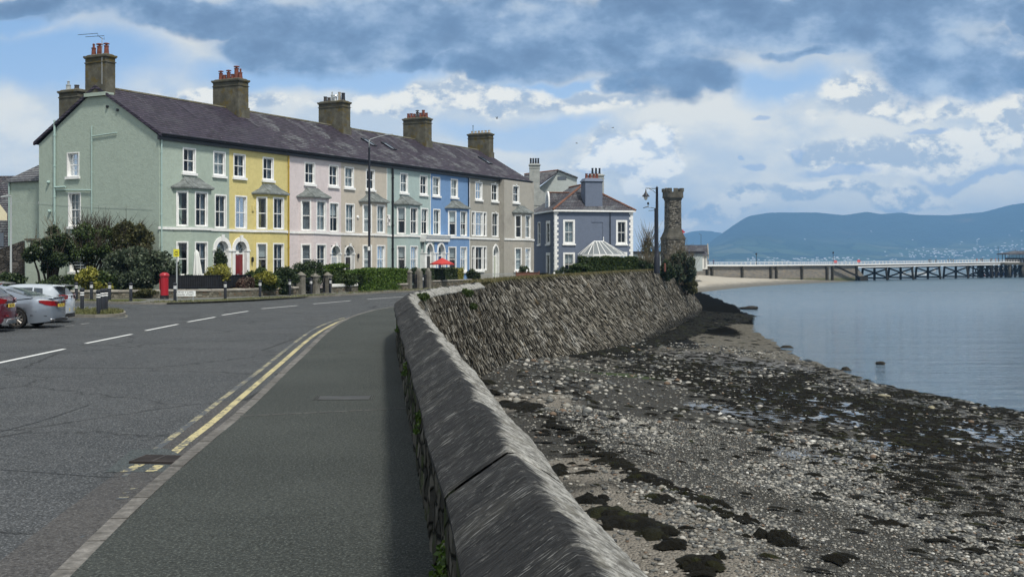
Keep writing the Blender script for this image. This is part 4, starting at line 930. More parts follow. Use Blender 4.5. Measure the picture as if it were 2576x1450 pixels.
def lead_roof(par, off, c, hw, pw, dep, y0, z0=7.2, z1=7.92, tw=.66, ov=.2):
    b = MB(lambda p: (p[0] - off, p[1], p[2]))
    A = [(c - pw - ov * 1.4, y0, z0), (c - hw - ov * .5, y0 - dep - ov, z0), (c + hw + ov * .5, y0 - dep - ov, z0), (c + pw + ov * 1.4, y0, z0)]
    Mi = [(c - tw - (pw - tw) * .42, y0, z0 + .36), (c - tw - (hw - tw) * .42 - .1, y0 - dep * .50, z0 + .36), (c + tw + (hw - tw) * .42 + .1, y0 - dep * .50, z0 + .36), (c + tw + (pw - tw) * .42, y0, z0 + .36)]
    T = [(c - tw, y0, z1), (c - tw, y0 - .04, z1), (c + tw, y0 - .04, z1), (c + tw, y0, z1)]
    for i in range(3):
        b.poly([A[i], A[i + 1], Mi[i + 1], Mi[i]]); b.poly([Mi[i], Mi[i + 1], T[i + 1], T[i]])
    lo = [(q[0], q[1], q[2] - .09) for q in A]; b.poly(lo[::-1])
    for i in range(3): b.poly([lo[i], lo[i + 1], A[i + 1], A[i]])
    for i in (1, 2): b.tube([A[i], Mi[i], T[i]], .03, 6, 0)
    n = 3
    for k in range(1, n):
        f = k / n; L = lambda a_, b_: tuple(a_[j] + (b_[j] - a_[j]) * f for j in range(3))
        b.tube([L(A[1], A[2]), L(Mi[1], Mi[2]), L(T[1], T[2])], .028, 6, 0)
    for side in (0, 2):
        L = lambda a_, b_: tuple(a_[j] + (b_[j] - a_[j]) * .5 for j in range(3))
        b.tube([L(A[side], A[side + 1]), L(Mi[side], Mi[side + 1]), L(T[side], T[side + 1])], .028, 6, 0)
    return b.build('bay_roof', M['lead'], par)
def bay(par, off, c, wmat, hw=.96, pw=1.62, dep=.92, y0=0.0, c1=('x', 'd'), c0=('x', 'd'), zt=7.2, roof=True, zb=ZG - .3):
    L = [(c - pw, y0), (c - hw, y0 - dep), (c + hw, y0 - dep), (c + pw, y0)]
    frs = [Fr(L[i][0], L[i][1], L[i + 1][0] - L[i][0], L[i + 1][1] - L[i][1], (off, 0)) for i in range(3)]
    b = MB()
    wins = []
    for i, f in enumerate(frs):
        b.T = f; m_ = .17 if i != 1 else .34
        H = [(m_, f.L - m_, 4.55, 6.92), (m_, f.L - m_, 1.25, 3.56)]; wall_panel(b, 0, f.L, zb, zt, H); wins.append((f, H))
    bo = b.build('bay', wmat, par)
    for i, (f, H) in enumerate(wins):
        window(bo, f, *H[0], cur=(c1[0], c1[1], 'n')[i], bars=0 if i != 1 else 1, sill=False)
        window(bo, f, *H[1], cur=(c0[0], c0[1], 'n')[i], bars=0 if i != 1 else 1)
    s = MB()                                # string course round the bay
    for f in frs: s.T = f; s.box(-.04, f.L + .04, -.085, -.002, 4.33, 4.50)
    s.build('string_course', M['white'], bo)
    if roof: lead_roof(bo, off, c, hw, pw, dep, y0)
    return bo
RY0, RZ0, RYR, RZR = -.38, 10.55, 5.75, 14.15
def roof(par, off, x0, x1, mat, ov0=0, ov1=0, rear=True):
    b = MB(lambda p: (p[0] - off, p[1], p[2])); t_ = .11; a0, a1 = x0 - ov0, x1 + ov1
    nst = 14
    def sl(f, lift=0): return (RY0 + (RYR - RY0) * f, RZ0 + (RZR - RZ0) * f + .03 * math.sin(f * math.pi * 2) + lift)
    xs = np.linspace(a0, a1, 8)
    for i in range(7):
        for j in range(nst):
            q = [(xs[i], *sl(j / nst)), (xs[i + 1], *sl(j / nst)), (xs[i + 1], *sl((j + 1) / nst)), (xs[i], *sl((j + 1) / nst))]; b.poly(q)
    b.poly([(a0, RYR, RZR), (a1, RYR, RZR), (a1, 2 * RYR - RY0, RZ0), (a0, 2 * RYR - RY0, RZ0)])
    for xx in (a0, a1):
        b.poly([(xx, RY0, RZ0), (xx, RYR, RZR), (xx, RYR, RZR - t_ * 1.5), (xx, RY0, RZ0 - t_)]); b.poly([(xx, 2 * RYR - RY0, RZ0), (xx, RYR, RZR), (xx, RYR, RZR - t_ * 1.5), (xx, 2 * RYR - RY0, RZ0 - t_)])
    b.poly([(a0, RY0, RZ0), (a1, RY0, RZ0), (a1, RY0, RZ0 - t_), (a0, RY0, RZ0 - t_)])
    b.poly([(a0, RY0, RZ0 - t_), (a1, RY0, RZ0 - t_), (a1, RYR, RZR - t_ * 1.5), (a0, RYR, RZR - t_ * 1.5)]); b.poly([(a0, 2 * RYR - RY0, RZ0 - t_), (a1, 2 * RYR - RY0, RZ0 - t_), (a1, RYR, RZR - t_ * 1.5), (a0, RYR, RZR - t_ * 1.5)])
    r = b.build('roof', mat, par)
    k = MB(lambda p: (p[0] - off, p[1], p[2])); u = a0
    while u < a1 - .01:
        e = min(u + .45, a1); k.hexa([(u, RYR - .16, RZR - .06), (e - .01, RYR - .16, RZR - .06), (e - .01, RYR + .16, RZR - .06), (u, RYR + .16, RZR - .06), (u, RYR - .03, RZR + .07), (e - .01, RYR - .03, RZR + .07), (e - .01, RYR + .03, RZR + .07), (u, RYR + .03, RZR + .07)]); u = e
    k.build('ridge_tiles', M['chim'], r)
    return r
def gutter(par, off, x0, x1, y0=0.0, zc=0.0, mat='black'):
    b = MB(lambda p: (p[0] - off, p[1], p[2])); b.box(x0, x1, y0 - .16, y0 - .003, 10.20 + zc, 10.50 + zc)
    n = 6; pts = [(y0 - .30 + .13 * math.cos(math.pi * (1 + i / n)), 10.60 + zc + .13 * math.sin(math.pi * (1 + i / n))) for i in range(n + 1)]
    for i in range(n): b.poly([(x0, *pts[i]), (x1, *pts[i]), (x1, *pts[i + 1]), (x0, *pts[i + 1])])
    b.box(x0, x1, y0 - .44, y0 - .425, 10.56 + zc, 10.62 + zc); b.box(x0, x1, y0 - .42, y0 - .16, 10.455 + zc, 10.475 + zc)
    return b.build('gutter', M[mat], par)
def pot(par, T, x, y, z, h, r0, r1, mat, kind=0):
    b = MB(T); pr = [(r0 * 1.15, 0), (r0 * 1.15, .06), (r0, .10), (r1, h - .08), (r1 * 1.18, h - .07), (r1 * 1.18, h)]
    b.lathe(pr, (x, y, z), 12)
    if kind == 1: b.lathe([(r1 * .5, h), (r1 * .5, h + .08), (r1 * 1.5, h + .10), (r1 * 1.3, h + .16), (.02, h + .2)], (x, y, z), 12)
    if kind == 2: b.lathe([(r1 * .55, h), (r1 * .55, h + .22), (r1 * .75, h + .24), (.02, h + .30)], (x, y, z), 12)
    return b.build('pot', mat, par)
def chimney(par, off, cx, cy, wx, wy, z0, z1, mat='chim', pots=(), step=None):
    T = lambda p: (p[0] - off, p[1], p[2]); b = MB(T)
    b.box(cx - wx / 2, cx + wx / 2, cy - wy / 2, cy + wy / 2, z0, z1 - .5)
    if step: b.box(cx - wx / 2 - .07, cx + wx / 2 + .07, cy - wy / 2 - .07, cy + wy / 2 + .07, z0, z0 + step)
    g = .05; b.box(cx - wx / 2 - g, cx + wx / 2 + g, cy - wy / 2 - g, cy + wy / 2 + g, z1 - .5, z1 - .44)
    b.box(cx - wx / 2 + .003, cx + wx / 2 - .003, cy - wy / 2 + .003, cy + wy / 2 - .003, z1 - .44, z1 - .18)
    g = .06; b.box(cx - wx / 2 - g, cx + wx / 2 + g, cy - wy / 2 - g, cy + wy / 2 + g, z1 - .18, z1 - .12); g = .10; b.box(cx - wx / 2 - g, cx + wx / 2 + g, cy - wy / 2 - g, cy + wy / 2 + g, z1 - .12, z1)
    b.frus(cx, cy, z1, z1 + .10, wx / 2, wy / 2, wx / 2 - .12, wy / 2 - .12)
    c = b.build('chimney', M[mat], par)
    for (dx_, dy_, h, r, mt, kd) in pots: pot(c, T, cx + dx_, cy + dy_, z1 + .07, h, r, r * .85, M[mt], kd)
    return c
def pipe(par, T, pts, r, mat, name='drainpipe', brk=True):
    b = MB(T); b.tube(pts, r, 8)
    if brk:
        (x0, y0, z0), (x1, y1, z1) = pts[0], pts[-1]
        if abs(x0 - x1) + abs(y0 - y1) < .01:
            n = max(2, int(abs(z1 - z0) / 1.9))
            for i in range(n): zz = z0 + (z1 - z0) * (i + .5) / n; b.lathe([(r * 1.35, -.05), (r * 1.35, .05)], (x0, y0, zz), 8)
    return b.build(name, mat, par)

def house(name, s0, s1, mat, label, spec, rmat='slate2', group='terraced houses of the seafront row'):
    t_ = thing(name, tloc(s0), TROT, label, 'house'); t_['group'] = group; off = s0
    fr = Fr(0, 0, 1, 0, (off, 0)); T = fr; wm = M[mat]
    holes = [(w[0], w[1], w[2], w[3]) for w in spec['wins']]
    if spec.get('bay'): c = spec['bay']; 
    dr = spec.get('door')
    if dr: holes.append((dr['c'] - dr['hw'], dr['c'] + dr['hw'], ZG, dr['sp'] + (dr['hw'] if dr['kind'] == 'round' else dr['hw'] * 1.41)))
    b = MB(T); y = spec.get('y', 0.0); wall_panel(b, s0, s1, -.2, 10.4, holes, y)
    if y: b.poly([(s0, y, -.2), (s0, 0, -.2), (s0, 0, 10.4), (s0, y, 10.4)])
    if spec.get('gable'):                 # left hand end wall with its three windows
        gf = Fr(0, 11.5, 0, -1, (0, 0)); GH = spec['gwins']; b.T = gf
        wall_panel(b, 0, 11.5, -.2, 10.45, GH); b.poly([(0, 0, 10.45), (11.5, 0, 10.45), (5.75, 0, 14.0)])
    if spec.get('endgable'):
        b.T = ident; xx = s1 - off; b.poly([(xx, y, -.2), (xx, 11.5, -.2), (xx, 11.5, 10.45), (xx, 5.75, 14.0), (xx, y, 10.4)])
    b.T = ident; b.poly([(s1 - off, y, -.2), (s1 - off, 11.5, -.2), (s1 - off, 11.5, 10.3), (s1 - off, y, 10.3)]); b.poly([(0, 11.5, -.2), (s1 - off, 11.5, -.2), (s1 - off, 11.5, 10.5), (0, 11.5, 10.5)])
    wo_ = b.build('wall', wm, t_)
    fr2 = Fr(0, y, 1, 0, (off, 0))
    for w in spec['wins']:
        kw = dict(w[4]) if len(w) > 4 else {}
        if kw.pop('triple', False):
            x0, x1, z0, z1 = w[:4]; W_ = x1 - x0; a, b_ = x0 + W_ * .24, x1 - W_ * .24
            o_ = window(t_, fr2, a, b_, z0, z1, **kw); 
            k2 = dict(kw); k2['bars'] = 0; k2['sill'] = False
            window(t_, fr2, x0, a + .002, z0, z1, **k2); window(t_, fr2, b_ - .002, x1, z0, z1, **k2)
        else: window(t_, fr2, *w[:4], **kw)
    for a, b_ in spec.get('string', [(s0, s1)]):
        s = MB(T); s.box(a, b_, y - .075, y - .002, 4.33, 4.50); s.build('string_course', M['white'], t_)
    roof(t_, off, s0, s1, M[rmat], .16 if spec.get('gable') else 0, .14 if spec.get('endgable') else 0)
    gutter(t_, off, s0 - (.16 if spec.get('gable') else 0), s1 + (.14 if spec.get('endgable') else 0), 0)
    if spec.get('bay'): bay(t_, off, c, wm, **spec.get('bkw', {}))
    if dr: door(t_, fr2, dr['c'], ZG, dr['sp'], dr['hw'], dr['hout'], dr['kind'], dr['mat'], dr['ring'], **dr.get('kw', {}))
    return t_, T, off
def dmat(n, c, r=.3): M[n] = m_plain(n, c, r, coat=.3); return M[n]
dmat('white_door', (.72, .73, .71)); dmat('red_door', (.16, .010, .012)); dmat('pale_door', (.38, .42, .46)); dmat('black_door', (.012, .012, .014)); dmat('grey_door', (.16, .17, .19)); dmat('blue_door', (.012, .03, .11)); dmat('sage_door', (.40, .44, .36)); dmat('dark_door', (.03, .035, .04))
S2 = {'sill': True, 'sillh': .19}
def roofhit(px, py):
    px, py = px * 2575 / 4000, py * 2575 / 4000; r = (px - CX) / FP; e = (HY - py) / FP
    # z = RZ0 + (y-RY0)*k ; y = -(X-TX)*DY_ + (Z-TY)*DX_
    k = (RZR - RZ0) / (RYR - RY0); A = -r * DY_ + DX_; B = TX * DY_ - TY * DX_
    Z = (RZ0 - RY0 * k + B * k - CH) / (e - A * k); y = A * Z + B; s = (r * Z - TX) * DX_ + (Z - TY) * DY_
    return s, y
def gablehit(px, py):                     # -> distance from the rear corner, height
    px, py = px * 2575 / 4000, py * 2575 / 4000; r = (px - CX) / FP
    Z = (-TX * DX_ - TY * DY_) / (-(r * DX_ + DY_)); y = -(r * Z - TX) * DY_ + (Z - TY) * DX_
    return 11.5 - y, CH + (HY - py) / FP * Z
# --- green end house
def gw(x0, y0, x1, y1): a = gablehit(x0, (y0 + y1) / 2); b_ = gablehit(x1, (y0 + y1) / 2); z1 = gablehit((x0 + x1) / 2, y0)[1]; z0 = gablehit((x0 + x1) / 2, y1)[1]; return [a[0], b_[0], z0, z1]
GW = [gw(262, 595, 310, 690), gw(267, 752, 316, 884), gw(272, 1006, 338, 1062)]
H1, T1, o1 = house('terraced_house', 0, 6.67, 'green', 'pale green end house of the terrace with the tall gable wall', dict(
    wins=[(2.12, 3.36, 8.21, 9.9, dict(cur='d')), (5.04, 6.29, 8.21, 9.9, dict(cur='n')), (5.19, 6.40, 4.53, 6.9, dict(cur='d', sill=False))],
    bay=2.92, door=dict(c=5.93, sp=3.05, hw=.6, hout=.9, kind='round', mat=M['white_door'], ring=M['white'], kw=dict(fan='petals')), gable=True, gwins=[tuple(g_) for g_ in GW], string=[(-.1, 1.28), (4.56, 6.67)],
    bkw=dict(c1=('x', 's'), c0=('x', 's'))), 'slate1')
GF = Fr(0, 11.5, 0, -1, (0, 0))
for g_, b_, k_ in zip(GW, (2, 2, 1), ('n', 'n', 'x')): window(H1, GF, *g_, cur=k_, bars=b_, hbars=1, trim=.07, rev=.26)
q = MB(); q.box(-.32, .32, -.06, .3, 10.28, 10.5); 
# pipes of the gable
def gp(px, py, o=-.11): a, z = gablehit(px, py); return (a, o, z)
gm = M['pipe']
a0 = gp(219, 470); a1 = gp(228, 905); pipe(H1, GF, [(a0[0], -.13, a0[2]), (a0[0], -.13, 1.4)], .075, gm, 'soil_pipe')
a2 = gp(362, 492); pipe(H1, GF, [(a2[0], -.08, a2[2]), (a2[0], -.08, 3.0)], .04, gm)
a3 = gp(460, 520); pipe(H1, GF, [(a2[0], -.08, gp(365, 533)[2]), (a3[0], -.08, gp(460, 519)[2])], .035, gm, brk=False)
a4 = gp(232, 742); pipe(H1, GF, [(a0[0], -.10, gp(232, 741)[2]), (a2[0], -.10, gp(365, 743)[2])], .045, gm, brk=False)
pipe(H1, GF, [(a0[0], -.14, gp(232, 732)[2]), (gp(262, 732)[0], -.14, gp(262, 730)[2])], .07, gm, brk=False)
for (px_, py_) in ((421, 417), (461, 430)): a = gp(px_, py_); b = MB(GF); b.lathe([(.09, 0), (.10, -.1), (.06, -.12)], (a[0], 0, a[2]), 10, 0, 'y'); b.build('vent', M['black'], H1)
for (px_, py_) in ((197, 825), (192, 712)): a = gp(px_, py_); b = MB(GF); b.lathe([(.10, 0), (.11, -.14), (.05, -.2)], (a[0], 0, a[2]), 10, 0, 'y'); b.build('vent', M['pipe'], H1)
pipe(H1, T1, [(.12, -.1, 10.4), (.12, -.1, .2)], .05, gm)
pipe(H1, GF, [gp(50, 788, -.03), gp(320, 806, -.03), gp(595, 817, -.03)], .007, M['grey_metal'], 'cable', brk=False)
# verge mortar along the gable edge and white band under the stack
b = MB()
for s_ in (1, -1):
    n = 16
    for i in range(n):
        f0, f1 = i / n, (i + .94) / n; ya, yb = (RY0 + (RYR - RY0) * f0), (RY0 + (RYR - RY0) * f1); za, zb = RZ0 + (RZR - RZ0) * f0, RZ0 + (RZR - RZ0) * f1
        if s_ < 0: ya, yb = 2 * RYR - ya, 2 * RYR - yb
        b.hexa([(-.19, ya, za - .16), (-.02, ya, za - .16), (-.02, yb, zb - .16), (-.19, yb, zb - .16), (-.19, ya, za + .05), (-.02, ya, za + .05), (-.02, yb, zb + .05), (-.19, yb, zb + .05)])
b.build('verge', M['slate1'], H1)
b = MB(); b.box(-.23, 0.55, RYR - 1.02, RYR + 1.02, 13.42, 13.66); b.build('chimney_base', M['green'], H1)
chimney(H1, 0, .28, RYR, .85, 1.95, 13.4, 16.2, 'chim', [(0, .62, .55, .16, 'terra', 2), (0, .05, .62, .19, 'terra', 1), (0, -.6, .6, .17, 'terra', 1)], step=None)
chimney(H1, 0, 2.0, 10.3, 1.0, 1.9, 10.8, 14.35, 'chim', [(0, .55, .42, .18, 'grey_metal', 2), (0, -.3, .35, .18, 'terra2', 0)])
# rear wing
b = MB(); WX = 1.0; WY1 = 15.9; gf = Fr(WX, WY1, 0, -1); b.T = gf; WH = [(3.35, 4.32, 6.5, 7.85), (3.5, 4.38, 4.15, 5.65)]
wall_panel(b, 0, WY1 - 11.5, -.2, 8.07, WH); b.T = ident; b.poly([(WX, WY1, -.2), (6, WY1, -.2), (6, WY1, 8.07), (WX, WY1, 8.07)]); wg = b.build('rear_wing', M['green'], H1)
for h_ in WH: window(wg, gf, *h_, cur='n', bars=1, trim=.07, rev=.2)
b = MB(); e = .22
b.poly([(WX - e, WY1 + e, 8.07), (WX - e, 11.5, 8.07), (WX + 2.2, 11.5, 10.05), (WX + 2.2, 13.2, 10.0)]); b.poly([(WX - e, WY1 + e, 8.07), (WX + 2.2, 13.2, 10.0), (6, 13.2, 10.0), (6, WY1 + e, 8.07)])
b.poly([(WX - e, WY1 + e, 8.07), (WX - e, 11.5, 8.07), (WX - e, 11.5, 7.95), (WX - e, WY1 + e, 7.95)]); b.poly([(WX - e, WY1 + e, 7.95), (WX - e, 11.5, 7.95), (WX, 11.5, 7.95), (WX, WY1, 7.95)])
b.build('wing_roof', M['slate3'], wg)
b = MB(); b.tube([(WX - .1, WY1 - .12, 7.95), (WX - .1, WY1 - .12, 3.0)], .05, 8); b.build('drainpipe', gm, wg)
# --- yellow
H2, T2_, o2 = house('terraced_house', 6.67, 13.25, 'yellow', 'yellow terraced house with the dark red front door', dict(
    wins=[(7.08, 8.36, 8.21, 9.9, dict(cur='d')), (10.2, 11.46, 8.21, 9.9, dict(cur='d')), (7.25, 8.52, 4.54, 6.92, dict(cur='d', sill=False))],
    bay=10.9, door=dict(c=7.84, sp=3.05, hw=.6, hout=.9, kind='round', mat=M['red_door'], ring=M['white']), string=[(6.67, 9.26), (12.54, 13.25)], bkw=dict(c1=('s', 'd'), c0=('b', 'd'))), 'slate1')
pipe(H2, T2_, [(13.1, -.09, 10.4), (13.1, -.09, .2)], .055, M['ygpipe'])
chimney(H2, o2, 13.2, RYR, 1.15, 2.6, 13.0, 16.3, 'chim', [(0, 1.0, .6, .17, 'terra', 1), (0, .62, .42, .16, 'terra', 0), (0, .2, .6, .17, 'terra', 1), (0, -.2, .42, .15, 'terra', 0), (0, -.6, .85, .19, 'terra', 1), (0, -1.0, .5, .16, 'terra', 2)], step=1.15)
b = MB(T2_); b.box(9.02, 9.22, -.08, -.003, 5.85, 6.25); b.build('alarm_box', M['yellow'], H2)
def lantern(par, T, x, z):
    b = MB(T); b.lathe([(.02, .2), (.10, .12), (.085, .10), (.085, -.12), (.05, -.18), (.01, -.2)], (x, -.14, z), 8); b.box(x - .02, x + .02, -.14, -.003, z + .12, z + .15); b.build('wall_lantern', M['black'], par)
lantern(H2, T2_, 8.98, 2.35)
# --- pink
H3, T3, o3 = house('terraced_house', 13.25, 19.75, 'pink', 'pale pink terraced house beside the yellow one', dict(
    wins=[(15.07, 16.38, 8.21, 9.9, dict(cur='d')), (18.11, 19.39, 8.21, 9.9, dict(cur='d')), (18.2, 19.46, 4.55, 6.92, dict(cur='b', sill=False))],
    bay=15.98, door=dict(c=19.02, sp=2.87, hw=.58, hout=.66, kind='round', mat=M['pale_door'], ring=M['white'], kw=dict(fan='none', key=True)), string=[(13.25, 14.34), (17.62, 19.75)], bkw=dict(c1=('v', 'n'), c0=('v', 'd'))))
# --- beige
H4, T4, o4 = house('terraced_house', 19.75, 26.26, 'beige', 'beige terraced house with the small black front door', dict(
    wins=[(20.2, 21.49, 8.21, 9.9, dict(cur='n')), (23.16, 24.44, 8.21, 9.9, dict(cur='d')), (20.31, 21.58, 4.55, 6.92, dict(cur='n', sill=False))],
    bay=24.02, door=dict(c=20.86, sp=2.87, hw=.58, hout=.66, kind='round', mat=M['black_door'], ring=M['white'], kw=dict(fan='bar')), string=[(19.75, 22.38), (25.66, 26.26)], bkw=dict(c1=('w', 'n'), c0=('w', 'n'))))
b = MB(T4); b.box(26.2, 26.26, -.03, -.002, .2, 10.3); b.build('edge_band', M['white'], H4)
b = MB(T4); b.lathe([(.13, 0), (.13, -.07), (.09, -.11)], (22.0, 0, 5.85), 16, 0, 'y'); b.build('alarm_box', M['white'], H4)
lantern(H4, T4, 21.95, 2.65)
chimney(H4, o4, 26.5, RYR, 1.15, 2.6, 13.0, 16.2, 'chim', [(0, 1.0, .5, .16, 'terra2', 0), (0, .6, .4, .16, 'terra2', 0), (0, .25, .6, .12, 'grey_metal', 2), (0, -.1, .4, .17, 'steel', 1), (0, -.55, .8, .13, 'buff', 0), (0, -.95, .7, .18, 'iron', 0)], step=1.0)
# --- teal
H5, T5, o5 = house('terraced_house', 26.26, 33.16, 'teal', 'pale turquoise terraced house with the black drainpipe', dict(
    wins=[(28.25, 29.5, 8.21, 9.95, dict(cur='n')), (31.41, 32.7, 8.21, 9.95, dict(cur='d')), (31.6, 32.83, 4.6, 7.0, dict(cur='b', sill=False))],
    bay=29.07, string=[(26.26, 27.43), (30.71, 33.16)], bkw=dict(c1=('b', 'd'), c0=('b', 'n'))))
pipe(H5, T5, [(27.0, -.11, 10.4), (27.0, -.11, .2)], .09, M['black'])
chm = None
b = MB(T5); b.box(26.12, 26.72, -.05, -.004, 5.25, 6.2, 0)
sg = b.build('name_board', M['white'], H5)
b = MB(T5)
for pts_ in ([(26.14, 6.12), (26.24, 6.0), (26.36, 6.13)], [(26.3, 6.0), (26.38, 5.86), (26.44, 5.72), (26.52, 5.76)], [(26.42, 5.8), (26.43, 5.3)], [(26.26, 5.55), (26.26, 5.34)]):
    b.tube([(q_[0], -.058, q_[1]) for q_ in pts_], .022, 6)
for c_ in ((26.2, 5.84), (26.25, 5.36)): b.lathe([(.04, 0), (.04, -.01)], (c_[0], -.055, c_[1]), 8, 0, 'y')
b.tube([(26.6 + .09 * math.cos(a), -.058, 5.7 + .09 * math.sin(a)) for a in np.linspace(.8, 5.5, 10)], .03, 6); b.build('lettering', M['black'], sg)
# --- blue
H6, T6, o6 = house('terraced_house', 33.16, 40.26, 'blue', 'bright blue terraced house with white window surrounds', dict(
    wins=[(33.55, 34.85, 8.21, 9.95, dict(cur='w')), (36.75, 38.03, 8.21, 9.95, dict(cur='w')), (33.66, 34.9, 4.6, 7.0, dict(cur='n', sill=False))],
    bay=37.56, string=[(33.16, 35.92), (39.2, 40.26)], bkw=dict(c1=('b', 'h'), c0=('b', 'h'))))
b = MB(T6); b.box(33.16, 33.22, -.03, -.002, 4.55, 10.3); b.box(40.2, 40.26, -.04, -.002, .2, 10.3); b.build('edge_band', M['white'], H6)
pipe(H6, T6, [(39.95, -.09, 10.4), (39.95, -.09, 7.4)], .05, M['iron'])
chimney(H6, o6, 39.9, RYR, 1.15, 2.6, 13.0, 16.2, 'chim', [(0, 1.05, .5, .15, 'terra', 0), (0, .7, .5, .15, 'terra', 0), (0, .35, .45, .15, 'terra', 0), (0, 0, .6, .15, 'terra2', 1), (0, -.35, .5, .15, 'terra', 0), (0, -.7, .75, .16, 'terra', 0), (0, -1.05, .45, .15, 'terra', 0)], step=1.0)
# twin porch shared by both: each half belongs to its own house
def porch(par, off, x0, x1, cs, dm, wm):
    T = Fr(0, 0, 1, 0, (off, 0)); b = MB(T)
    b.box(x0, x1, -.62, -.003, 4.02, 4.32); b.box(x0, x1, -.78, -.003, 4.50, 4.62) ; b.box(x0, x1, -.70, -.004, 4.32, 4.50)
    b.box(x0, x1, -.5, -.004, 3.95, 4.02)
    o_ = b.build('porch', M['white'], par)
    s = MB(T); H = [(cs - .6, cs + .6, -.2, 3.82)]; wall_panel(s, x0 + .02, x1 - .02, ZG, 3.95, H, -.45); s.build('porch_front', wm, o_)
    for xx in ((x0, x0 + .22), (x1 - .2, x1)):
        p_ = MB(T); p_.box(*xx, -.5, -.004, ZG - .3, 3.0); p_.box(xx[0] - .03, xx[1] + .03, -.54, -.004, 2.9, 3.0); p_.build('pier', M['white'], o_)
    fp = Fr(0, -.45, 1, 0, (off, 0))
    door(par, fp, cs, ZG, 3.0, .56, .72, 'pointed', dm, M['white'], key=False, fan='bar', plate=False)
porch(H5, o5, 31.46, 33.155, 32.36, M['dark_door'], M['teal']); porch(H6, o6, 33.165, 35.6, 34.3, M['blue_door'], M['blue'])
# --- grey pair
K = dict(keyst=True)
H7, T7, o7 = house('terraced_house', 40.26, 46.1, 'grey', 'grey unpainted terraced house with three-light windows', dict(
    wins=[(41.3, 42.7, 8.21, 9.95, dict(cur='d', keyst=True)), (44.5, 45.9, 8.21, 9.95, dict(cur='d', keyst=True)), (40.6, 43.6, 4.62, 7.05, dict(cur='d', triple=True, sill=False)), (44.6, 46.0, 4.62, 7.05, dict(cur='d', sill=False, keyst=True)), (40.6, 43.6, 1.3, 3.68, dict(cur='d', triple=True))],
    door=dict(c=45.4, sp=3.0, hw=.52, hout=.66, kind='pointed', mat=M['sage_door'], ring=M['white'], kw=dict(key=False, fan='bar', plate=False, impost=False))))
H8, T8, o8 = house('terraced_house', 46.1, 52.65, 'grey2', 'grey end house standing forward at the far end of the terrace', dict(
    wins=[(47.9, 49.3, 8.21, 9.95, dict(cur='d', keyst=True))], bay=49.6, y=-.6, endgable=True, string=[(46.1, 47.9), (51.3, 52.65)], bkw=dict(y0=-.6, c1=('x', 'n'), c0=('n', 'n'), dep=.85)))
chimney(H8, o8, 52.4, RYR, 1.0, 2.6, 13.0, 15.9, 'chim', [(0, y_, .3, .13, 'buff', 0) for y_ in (1.05, .63, .2, -.2, -.63, -1.05)], step=.9)
# skylights
def skylight(par, off, px0, py0, w, h, T=None):
    s_, y_ = roofhit(px0, py0); k = (RZR - RZ0) / (RYR - RY0); L = math.hypot(1, k)
    f = lambda a, v, n: (s_ + a - off, y_ + v / L - n * k / L, RZ0 + (y_ - RY0) * k + v * k / L + n / L)
    b = MB(lambda p: f(*p)); b.box(-w / 2, w / 2, -h / 2, -h / 2 + .09, .0, .1); b.box(-w / 2, w / 2, h / 2 - .09, h / 2, .0, .1); b.box(-w / 2, -w / 2 + .09, -h / 2 + .09, h / 2 - .09, .0, .1); b.box(w / 2 - .09, w / 2, -h / 2 + .09, h / 2 - .09, .0, .1)
    o_ = b.build('skylight', M['iron'], par); g = MB(lambda p: f(*p)); g.box(-w / 2 + .09, w / 2 - .09, -h / 2 + .09, h / 2 - .09, .02, .07); g.build('pane', m_sky, o_)
m_sky = m_plain('skylight_glass', (.04, .06, .09), .05, spec=1.0)
skylight(H4, o4, 1440, 557, .8, 1.4); skylight(H5, o5, 1518, 572, .8, 1.4); skylight(H8, o8, 1895, 628, .9, 1.5)

# ------------------------------------------------------------ slate blue villa beyond the terrace
BX, BY = 4.15 * 1.13, 112 * 1.13; BR = math.radians(13)
HB = thing('villa', (BX, BY, 0), BR, 'slate blue two-storey villa with white quoins and orange ridge tiles', 'house')
BW, BD, ZE = 9.0, 11.5, 7.75
wallm = M['slateblue']; F1 = Fr(0, 0, 1, 0); FL = Fr(0, BD, 0, -1)
w1_ = [(.95, 2.3, 4.1, 6.75, dict(cur='n')), (.95, 2.3, .6, 3.15, dict(cur='b')), (7.05, 8.35, 4.1, 6.75, dict(cur='x')), (7.2, 8.35, .6, 3.2, dict(cur='n'))]
w2_ = [(BD - 3.7, BD - 1.9, 4.1, 6.7, dict(cur='d', bars=1, trim=.3)), (BD - 3.7, BD - 1.9, .6, 3.15, dict(cur='d', bars=1, trim=.3)), (BD - 7.5, BD - 6.2, 4.1, 6.7, dict(cur='n'))]
b = MB(F1); wall_panel(b, 0, BW, -.3, ZE, [w[:4] for w in w1_]); b.T = FL; wall_panel(b, 0, BD, -.3, ZE, [w[:4] for w in w2_]); b.T = ident
b.poly([(BW, 0, -.3), (BW, BD, -.3), (BW, BD, ZE), (BW, 0, ZE)]); b.poly([(0, BD, -.3), (BW, BD, -.3), (BW, BD, ZE), (0, BD, ZE)]); b.build('wall', wallm, HB)
for w in w1_: window(HB, F1, *w[:4], trim=.2, **w[4])
for w in w2_: window(HB, FL, *w[:4], **w[4])
b = MB(F1); b.box(4.2, 5.6, -.02, .0, 3.95, 4.1); b.box(5.5, 5.55, -.05, -.002, 4.1, 6.5); b.box(4.2, 5.55, -.05, -.002, 6.5, 6.56); b.build('blind_window', wallm, HB)
q = MB(); q2 = MB()                       # quoins
